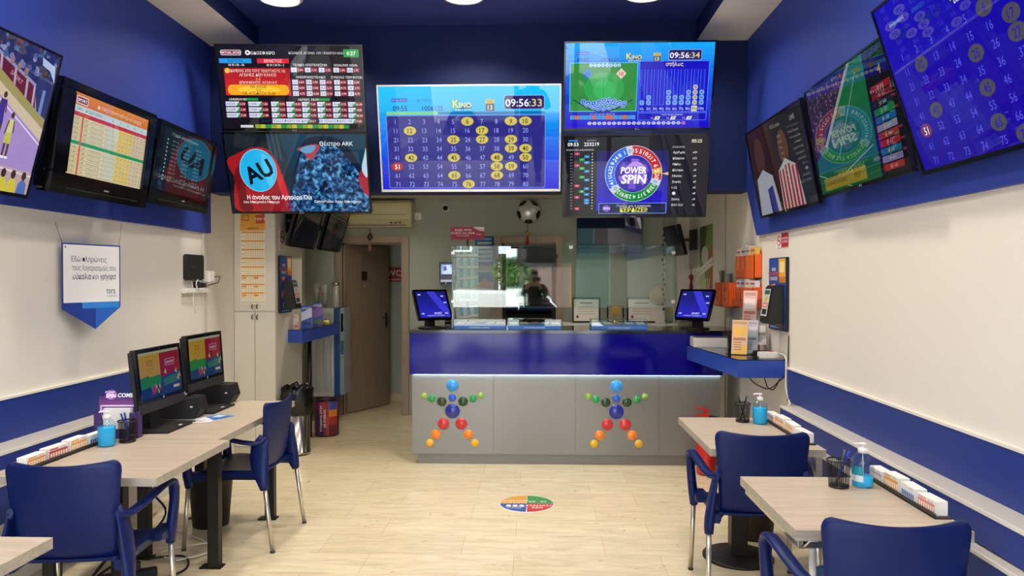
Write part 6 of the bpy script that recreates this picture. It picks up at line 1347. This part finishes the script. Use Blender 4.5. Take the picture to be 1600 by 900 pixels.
mb = MB(); cols = ['5a1620', '7a1a24', 'a8202c', '3a2058', '4a2a78', '2a2050', '8a2838', 'b83a30', 'c8502c', 'a02a30', '6a1c30', '3c1428']
for k in range(36):
    a0, a1 = R_(180 + k * 5), R_(185 + k * 5)
    for j, (z0, z1) in enumerate(((0.015, 0.12), (0.12, 0.20), (0.20, 0.27), (0.27, 0.345))):
        cc = cols[(k // 3 + j * (k % 2)) % 12]
        if 22 < k < 32: cc = ('6a1a2a', 'a83028', 'd8802c', '3a4a98')[j]
        mb.face([(0.1207 * math.cos(a), 0.1207 * math.sin(a), z) for a, z in ((a0, z0), (a1, z0), (a1, z1), (a0, z1))], ink(cc), True)
mb.build('print', t)
c = Canvas(300, 40, 0.29, 0.032, ink); c.text('ΕΣΩΔΕΙΝΟΥ ΠΑΡΕ', 150, 20, 26, 'e8dcd8', bold=0.05, ly=0, fit=280)
for a_, nm in ((258, 'lettering'), (276, 'lettering')):
    c = Canvas(300, 40, 0.29, 0.030, ink); c.text('ΣΤΟΙΧΗΜΑ ΣΠΟΡ' if a_ == 258 else 'ΣΕ ΡΥΘΜΟ', 150, 20, 28, 'e8dcd8', bold=0.05, ly=0, fit=270 if a_ == 258 else 190)
    o = c.build(nm, t); a_ = R_(a_); o.matrix_local = Matrix.Translation((0.1215 * math.cos(a_), 0.1215 * math.sin(a_), 0.185)) @ Matrix.Rotation(a_ + PI / 2, 4, 'Z') @ Matrix.Rotation(-PI / 2, 4, 'Y')
for i, (y, lab) in enumerate(((6.93, 'switched off black monitor hanging on the left of the alcove, nearer the cupboard'), (7.78, 'switched off black monitor hanging in the alcove beside the washroom door'))):
    a = tv((-2.16 + i * 0.03, y, 2.10), R_(90), R_(16), 0.72, 0.47, (100, 60), lambda c: c.grad(0, 0, 100, 60, '07080a', '0b0c10', 3, 0), lab, brand=False, name='wall_monitor', cat='monitor'); bracket(a, 0.07, 0.09 if i == 0 else 0.44, R_(16))
# ================================================================== RIGHT WALL AND SHELF
shelf([(1.255, 6.235), (1.374, 5.09), (1.705, 5.09), (1.705, 6.235)], 0.905, 1.03, (1.5, 5.7), 'blue wall shelf with a dark glass top between the counter and the right tables')
t = thing('carton', (1.42, 6.10, 1.03), 'flat pale carton on the right shelf against the counter', 'box', rot=(0, 0, -0.06))
MB().box((-0.15, -0.11, 0), (0.15, 0.11, 0.075), mat('carton_pale', 'c9c6c0', 0.55), bev=0.002).build('carton_body', t); MB().box((-0.13, -0.09, 0.075), (0.13, 0.09, 0.079), mat('carton_print', '4a4a58', 0.5)).build('papers', t)
cup(1.565, 5.92, 1.03, [], 'black cup at the back of the right shelf', r=0.055, h=0.125, solid=BLACKM)
# brochures in clear tiers
t = thing('brochure_stand', (1.53, 5.52, 1.03), 'clear tiered stand of brochures on the right shelf', 'brochure stand', rot=(0, 0, -0.45))
ACR = clear_glass('acrylic', 'f0f4f4')
MB().box((-0.11, -0.11, 0), (0.11, 0.12, 0.005), ACR).prism([(-0.11, 0.0), (-0.106, 0.0), (0.12, 0.40), (0.116, 0.40)], 0, -0.11, 0.11, ACR).build('clear_frame', t); MB().box((0.02, -0.02, 0), (0.10, 0.1, 0.12), mat('holder_orange', 'd8582c', 0.35), bev=0.004).build('orange_pocket', t)
def broch(x, y, z, w, h, rz, tilt, c1, c2, c3, label):
    q = thing('brochure', (x, y, z), label, 'brochure', 'brochures in the clear stand', rot=(-tilt, 0, rz))
    MB().box((-w / 2, 0, 0), (w / 2, 0.012, h), PAPER, bev=0.002).build('pages', q); c = Canvas(60, 100, w, h, ink); c.rect(0, 0, 60, 100, c1, 0); c.rect(6, 20, 48, 26, c2, 1); c.rect(6, 52, 48, 8, c3, 1); c.poly([(0, 100), (60, 70), (60, 100)], c2, 1); c.text('ΠΡΟΓΡΑΜΜΑ', 30, 9, 7, '503030', fit=50, ly=2)
    for k in range(4): c.rect(8, 64 + k * 7, 30, 3, c3, 2)
    c.build('print', q, (0, -0.0005, h / 2))
broch(1.462, 5.40, 1.036, 0.11, 0.25, -0.45, 0.2, 'dcb48c', 'e8b850', 'b07858', 'orange and tan brochure at the front of the clear stand')
broch(1.555, 5.46, 1.036, 0.11, 0.245, -0.45, 0.2, 'c8c4cc', 'e0dce0', '907888', 'pale grey brochure beside the orange one in the clear stand')
broch(1.575, 5.56, 1.20, 0.10, 0.30, -0.5, 0.22, 'e8b8ac', 'f0dcd4', 'c06a58', 'tall pink brochure at the back of the clear stand')
broch(1.63, 5.45, 1.10, 0.08, 0.18, -0.5, 0.2, '9a948c', 'c8c4bc', '6a645c', 'grey folded brochure at the right of the clear stand')
t = thing('power_strip', (1.60, 5.19, 1.03), 'white power strip with a red switch on the right shelf', 'power strip', rot=(0, 0, 0.1)); MB().box((-0.06, -0.03, 0), (0.065, 0.03, 0.045), WPLAST, bev=0.005).build('strip_body', t); MB().box((0.015, -0.012, 0.045), (0.045, 0.012, 0.05), RED, bev=0.002).build('switch', t)
t = thing('power_adapter', (1.60, 5.33, 1.03), 'black power adapter behind the white power strip on the right shelf', 'adapter'); MB().box((-0.055, -0.03, 0), (0.055, 0.03, 0.04), BLACKM, bev=0.006).build('adapter_body', t); MB().tube([(-0.055, 0, 0.02), (-0.09, -0.03, 0.01), (-0.09, -0.12, 0.006), (-0.04, -0.16, 0.01)], 0.003, CABLEB).build('lead', t)
cable('power_cable', [(1.685, 5.19, 1.06), (1.69, 5.08, 1.05), (1.69, 5.065, 0.98), (1.688, 5.06, 0.85), (1.69, 5.0, 0.76), (1.62, 4.8, 0.77)], .008, mat('cable_white', 'd8d2c0', 0.5), 'thick white cable running over the end of the right shelf down the wall')
cable('power_cable', [(1.46, 5.12, 0.90), (1.50, 5.11, 0.86), (1.58, 5.10, 0.83), (1.64, 5.10, 0.87), (1.695, 5.07, 0.96), (1.70, 5.05, 1.2)], .004, CABLEB, 'black cable sagging under the right shelf')
cable('power_cable', [(1.56, 5.12, 0.90), (1.58, 5.11, 0.84), (1.62, 5.11, 0.825), (1.66, 5.1, 0.90)], .004, CABLEB, 'short black cable loop under the right shelf near the wall')
terminal(1.69, 5.26, 1, 'blue and yellow promotion board on the right wall', 'black ticket terminal on the blue board at the right', 0.38, 1.22, 1.73, 5.20)
def d_nosm2(c):
    c.rect(0, 0, 180, 80, 'ece8e0', 0); c.ell(36, 40, 32, 32, 'c02030', 1); c.ell(36, 40, 25, 25, 'ece8e0', 2); c.poly([(14, 24), (20, 18), (58, 56), (52, 62)], 'c02030', 4); c.rect(18, 37, 36, 6, '202020', 3); c.rect(72, 0, 108, 80, 'b02030', 1); c.text('ΑΠΑΓΟΡΕΥΕΤΑΙ', 126, 30, 13, 'f0e0e0', bold=0.03, ly=2, fit=90); c.text('ΤΟ ΚΑΠΝΙΣΜΑ', 126, 50, 13, 'f0e0e0', bold=0.03, ly=2, fit=84)
sheet('no_smoking_sign', (1.705, 5.20, 1.85), -PI / 2, 0.24, 0.095, (180, 80), d_nosm2, 'red and white no smoking sign high on the right wall', 'sign')
# orange leaflet holders
def slotted(y0, y1, z0, z1, label, papers, gname, dep=0.06):
    yc = (y0 + y1) / 2; w_ = y1 - y0; h = z1 - z0
    t = thing('leaflet_rack', (1.71, yc, z0), label, 'leaflet rack', rot=(0, 0, -PI / 2))
    mb = MB(); mb.box((-w_ / 2, -0.006, 0), (w_ / 2, 0, h), ORANGE, bev=0.001).box((-w_ / 2, -dep, 0), (w_ / 2, 0, 0.006), ORANGE).box((-w_ / 2, -dep, 0), (-w_ / 2 + 0.005, 0, h * 0.86), ORANGE).box((w_ / 2 - 0.005, -dep, 0), (w_ / 2, 0, h * 0.86), ORANGE)
    mb.build('rack_back', t)
    n = 4; sl = 0.034; pw_ = w_ / n; mb = MB()
    poly = [(-w_ / 2, 0), (w_ / 2, 0), (w_ / 2, h * 0.84)]
    for k in range(n - 1, -1, -1):
        c0 = -w_ / 2 + (k + 0.5) * pw_
        poly += [(c0 + sl / 2, h * 0.84), (c0 + sl / 2, h * 0.38)] + [(c0 + sl / 2 * math.cos(a), h * 0.38 - sl / 2 * math.sin(a)) for a in (0.8, 1.57, 2.34)] + [(c0 - sl / 2, h * 0.38), (c0 - sl / 2, h * 0.84)]
    poly += [(-w_ / 2, h * 0.84)]
    mb.prism(poly, 1, -dep, -dep + 0.004, ORANGE); mb.build('slotted_front', t)
    for k in range(n):
        col = papers[k]; q = thing('leaflet', (1.71 - 0.012 - 0.010, yc + w_ / 2 - (k + 0.5) * pw_, z0 + 0.008), '%s leaflets in the %s' % (('first', 'second', 'third', 'fourth')[k] + ' slot of', gname), 'leaflets', 'leaflets in the ' + gname, rot=(0, 0, -PI / 2))
        q['label'] = 'leaflets in the %s, %s from the rear corner' % (gname, ('first', 'second', 'third', 'fourth')[k])
        MB().box((-pw_ / 2 + 0.004, -0.03, 0), (pw_ / 2 - 0.004, 0.008, h * (1.08 + 0.06 * ((k * 5) % 3))), mat('leaf_' + col, col, 0.6), bev=0.001).build('sheets', q)
        MB().box((-pw_ / 2 + 0.012, -0.0308, h * 0.92), (pw_ / 2 - 0.02, -0.0301, h * 1.0), mat('leaf_print_%d' % (k % 3), ('c05a6a', '7a6a9a', 'b8a040')[k % 3], 0.6)).build('print', q)
slotted(5.68, 6.20, 1.585, 1.80, 'orange slotted leaflet rack on the right wall, upper one', ['e4ded4', 'e8e0d8', 'e0d8d0', 'dcb850'], 'upper orange rack')
slotted(5.68, 6.22, 1.35, 1.545, 'orange slotted leaflet rack on the right wall, below the upper rack', ['e4ded4', 'd8d0d8', 'e8e4dc', 'e0dce0'], 'lower orange rack', dep=0.07)
for k, (y0, y1, lab) in enumerate(((6.27, 6.50, 'plain orange wall box holding dark folded papers, next to the slotted rack'), (6.53, 6.76, 'plain orange wall box holding rolled papers, farthest on the right wall'))):
    t = thing('leaflet_box', (1.71, (y0 + y1) / 2, 1.34), lab, 'leaflet box', rot=(0, 0, -PI / 2)); w_ = y1 - y0
    MB().box((-w_ / 2, -0.10, 0), (w_ / 2, 0, 0.006), ORANGE).box((-w_ / 2, -0.10, 0), (w_ / 2, -0.095, 0.21), ORANGE, bev=0.001).box((-w_ / 2, -0.006, 0), (w_ / 2, 0, 0.21), ORANGE).box((-w_ / 2, -0.10, 0), (-w_ / 2 + 0.005, 0, 0.21), ORANGE).box((w_ / 2 - 0.005, -0.10, 0), (w_ / 2, 0, 0.21), ORANGE).build('box_body', t)
    mb = MB()
    for dx in (-0.03, 0.03): mb.prism([(dx - 0.006, 0.15), (dx, 0.13), (dx + 0.006, 0.15), (dx, 0.17)], 1, -0.102, -0.0995, DARKG)
    mb.prism([(-0.012, 0.07), (0, 0.05), (0.012, 0.07), (0, 0.09)], 1, -0.102, -0.0995, DARKG); mb.build('card_suit_mark', t)
    for j in range(4):
        x = -w_ / 2 + 0.03 + j * 0.05; q = MB().box((-0.018, -0.004, 0), (0.018, 0.004, 0.28 + 0.03 * ((j * 3 + k) % 3)), mat('paper_grey_%d' % (j % 3), ('5a5854', 'a8a298', '86827a')[j % 3], 0.6), bev=0.001).build('folded_paper', None, (1.71 - 0.03 - 0.012 * j, (y0 + y1) / 2 - x * 0.8, 1.347), (0.04 * (j - 1.5), -0.06, 0.5))
        tag(q, 'folded paper standing in the ' + lab.split(',')[0], 'paper', 'folded papers in the ' + lab.split(',')[0])
# fire extinguisher, bag and baskets
p = at_z(1103, 738, 0)
t = thing('fire_extinguisher', (1.37, 6.02, 0), 'red fire extinguisher on the floor at the right end of the counter', 'fire extinguisher')
MB().lathe([(0, 0.01), (0.075, 0.01), (0.078, 0.02), (0.078, 0.36), (0.068, 0.40), (0.04, 0.43), (0.022, 0.44), (0.022, 0.46), (0, 0.46)], RED, 32).build('cylinder', t); MB().lathe([(0, 0), (0.07, 0), (0.07, 0.02), (0, 0.02)], BLACK, 28).build('foot_ring', t)
MB().box((-0.016, -0.016, 0.455), (0.016, 0.016, 0.51), RED, bev=0.004).prism([(0.02, 0.505), (-0.085, 0.535), (-0.09, 0.548), (-0.03, 0.54), (0.03, 0.52)], 1, -0.013, 0.013, RED, bev=0.002).prism([(0.015, 0.478), (-0.08, 0.470), (-0.085, 0.484), (0.015, 0.494)], 1, -0.012, 0.012, RED, bev=0.002).build('lever', t)
MB().tube([(0.02, 0, 0.47), (0.09, 0, 0.46), (0.10, 0, 0.36), (0.088, 0, 0.2), (0.086, 0, 0.12)], 0.009, BLACK).build('hose', t)
c = Canvas(60, 80, 0.05, 0.09, ink); c.rect(0, 0, 60, 80, 'f0e8dc', 0); c.rect(0, 30, 60, 26, 'e87830', 1); c.text('PA6', 30, 14, 12, '303030', bold=0.03); c.build('label', t, (-0.03, -0.079, 0.32))
t = thing('waste_bag', (1.54, 5.86, 0), 'crumpled black waste bag on the floor beside the fire extinguisher', 'bag')
mb = MB(); q = bmesh.ops.create_icosphere(mb.bm, subdivisions=3, radius=1); rnd = random.Random(4)
for v in q['verts']:
    k = 1 + 0.12 * math.sin(9 * v.co.x + 4 * v.co.z) * math.cos(8 * v.co.y) + rnd.uniform(-.04, .04); v.co = Vector((v.co.x * .11 * k, v.co.y * .11 * k, max(0.0, .17 + v.co.z * .17 * k)))
mb._fin({f for v in q['verts'] for f in v.link_faces}, mat('bin_bag_black', '0c0c0e', 0.22, bump=0.4, bscale=30), True); mb.build('bag_body', t); MB().lathe([(0.015, 0), (0.02, 0.03), (0.05, 0.07), (0.04, 0.075)], mat('bin_bag_black', '0c0c0e', 0.22), 14, c=(0, 0, 0.33)).build('knot', t)
t = thing('wastebasket', (1.33, 4.58, 0), 'dark brown wastebasket behind the round black pedestal', 'wastebasket'); MB().lathe([(0, 0), (0.115, 0), (0.14, 0.29), (0.146, 0.30), (0.135, 0.29), (0.11, 0.01), (0, 0.01)], mat('basket_brown', '2a231d', 0.45), 32).build('basket_body', t); MB().tube([(0.143 * math.cos(2 * PI * k / 28), 0.143 * math.sin(2 * PI * k / 28), 0.298) for k in range(29)], 0.005, BLACKM).build('rim', t)
t = thing('wastebasket', (1.34, 3.33, 0), 'blue grey wastebasket on the floor by the front table at the right', 'wastebasket'); BG = mat('basket_blue_grey', '4a6f94', 0.3); MB().lathe([(0, 0), (0.085, 0), (0.105, 0.25), (0.112, 0.26), (0.10, 0.25), (0.08, 0.01), (0, 0.01)], BG, 32).build('basket_body', t); MB().tube([(0.109 * math.cos(2 * PI * k / 28), 0.109 * math.sin(2 * PI * k / 28), 0.258) for k in range(29)], 0.005, BG).build('rim', t)
# ================================================================== the person taking the photo, mirrored in the counter glass
t = thing('person', (-0.06, -0.32, 0), 'person in dark clothes holding up a phone, mirrored in the counter glass', 'person')
def skin(name, V, E_, R_list, m, parent, root=0, sub=2):
    me = bpy.data.meshes.new(name); me.from_pydata(V, E_, []); o = bpy.data.objects.new(name, me); COL.objects.link(o); o.parent = parent
    o.modifiers.new('s', 'SKIN'); sv = me.skin_vertices[0].data
    for k, r in enumerate(R_list): sv[k].radius = (r, r) if not isinstance(r, tuple) else r; sv[k].use_root = (k == root)
    sm = o.modifiers.new('d', 'SUBSURF'); sm.levels = sub; sm.render_levels = sub
    dg = bpy.context.evaluated_depsgraph_get(); ev = o.evaluated_get(dg); me2 = bpy.data.meshes.new_from_object(ev); o.modifiers.clear(); o.data = me2; me2.materials.clear(); me2.materials.append(m)
    for f in me2.polygons: f.use_smooth = True
    return o
SKINM = mat('skin', 'b98a6c', 0.5); CLOTH = mat('dark_jacket', '2a2622', 0.85); TROU = mat('dark_trousers', '23252c', 0.85)
V = [(0, 0, .95), (0, .01, 1.12), (0, .02, 1.32), (0, .0, 1.45), (0, .02, 1.53), (0, .03, 1.62), (0, .025, 1.70)]; E_ = [(k, k + 1) for k in range(6)]; Rr = [(.16, .11), (.15, .10), (.175, .115), (.11, .08), .055, (.078, .095), (.066, .08)]
for s in (-1, 1):
    b = len(V); V += [(s * .19, .0, 1.42), (s * .27, .03, 1.20), (s * .20, .17, 1.30), (s * .09, .245, 1.47)]; E_ += [(3, b), (b, b + 1), (b + 1, b + 2), (b + 2, b + 3)]; Rr += [.065, .05, .04, .03]
    b = len(V); V += [(s * .10, 0, .88), (s * .115, .01, .50), (s * .12, -.01, .10), (s * .125, .06, .04), (s * .13, .16, .03)]; E_ += [(0, b), (b, b + 1), (b + 1, b + 2), (b + 2, b + 3), (b + 3, b + 4)]; Rr += [.095, .065, .048, .045, .03]
body = skin('body', V, E_, Rr, SKINM, t)
for s in (-1, 1):
    hp = [(s * .09, .245, 1.47), (s * .075, .262, 1.53)]; hv = [hp[0], hp[1]]; he = [(0, 1)]; hr = [.026, .03]
    for k in range(4): b = len(hv); x = s * (.088 - k * .010); hv += [(x, .272, 1.545 + .016 * (1.5 - abs(k - 1.2))), (x - s * .03, .283, 1.56 + .010 * k - .01), (x - s * .045, .276, 1.555 + .010 * k - .01)]; he += [(1, b), (b, b + 1), (b + 1, b + 2)]; hr += [.009, .0085, .007]
    b = len(hv); hv += [(s * .05, .262, 1.515), (s * .028, .262, 1.528)]; he += [(0, b), (b, b + 1)]; hr += [.011, .008]
    skin('hand', hv, he, hr, SKINM, body, 0, 1)
jv = [(0, 0, .80), (0, .01, 1.12), (0, .02, 1.32), (0, .0, 1.44), (0, .012, 1.49)]; je = [(k, k + 1) for k in range(4)]; jr = [(.19, .14), (.185, .135), (.195, .135), (.125, .095), (.075, .07)]
for s in (-1, 1): b = len(jv); jv += [(s * .195, .0, 1.42), (s * .275, .03, 1.20), (s * .205, .165, 1.30), (s * .115, .225, 1.43)]; je += [(3, b), (b, b + 1), (b + 1, b + 2), (b + 2, b + 3)]; jr += [.08, .065, .055, .042]
skin('jacket', jv, je, jr, CLOTH, t)
tv_ = [(0, 0, .96)]; te = []; tr = [(.175, .13)]
for s in (-1, 1): b = len(tv_); tv_ += [(s * .105, 0, .84), (s * .115, .01, .50), (s * .12, -.01, .07)]; te += [(0, b), (b, b + 1), (b + 1, b + 2)]; tr += [.11, .08, .065]
skin('trousers', tv_, te, tr, TROU, t)
mb = MB(); mb.ball((0, .018, 1.705), .1, mat('hair_dark', '1f1915', 0.7, bump=0.4, bscale=60), 3, (.86, 1.0, .72)); mb.build('hair', t)
FEAT = mat('face_feature', '3a2a22', 0.6)
mb = MB()
for s in (-1, 1): mb.ball((s * .03, .118, 1.655), .010, FEAT, 1, (1.3, .5, .7)); mb.box((s * .03 - .016, .112, 1.671), (s * .03 + .016, .122, 1.675), FEAT)
mb.ball((0, .125, 1.63), .016, SKINM, 2, (.7, 1, 1.3)); mb.box((-.022, .115, 1.592), (.022, .122, 1.598), mat('lips', '8a5048', 0.5))
for s in (-1, 1): mb.ball((s * .083, .025, 1.645), .024, SKINM, 1, (.4, .7, 1.2))
mb.build('face', t)
for s in (-1, 1): MB().box((s * .125 - .05, -.09, 0), (s * .125 + .05, .19, .085), BLACKM, bev=.03, seg=3).build('shoe', t)
t = thing('mobile_phone', (0.0, -0.035, 1.575), 'dark mobile phone held up by the person, mirrored in the counter glass', 'phone'); MB().box((-0.076, -0.008, -0.037), (0.076, 0.0, 0.037), BLACK, bev=0.004).build('phone_body', t); MB().box((-0.072, -0.0086, -0.034), (0.072, -0.008, 0.034), GLOSSB).build('screen', t)
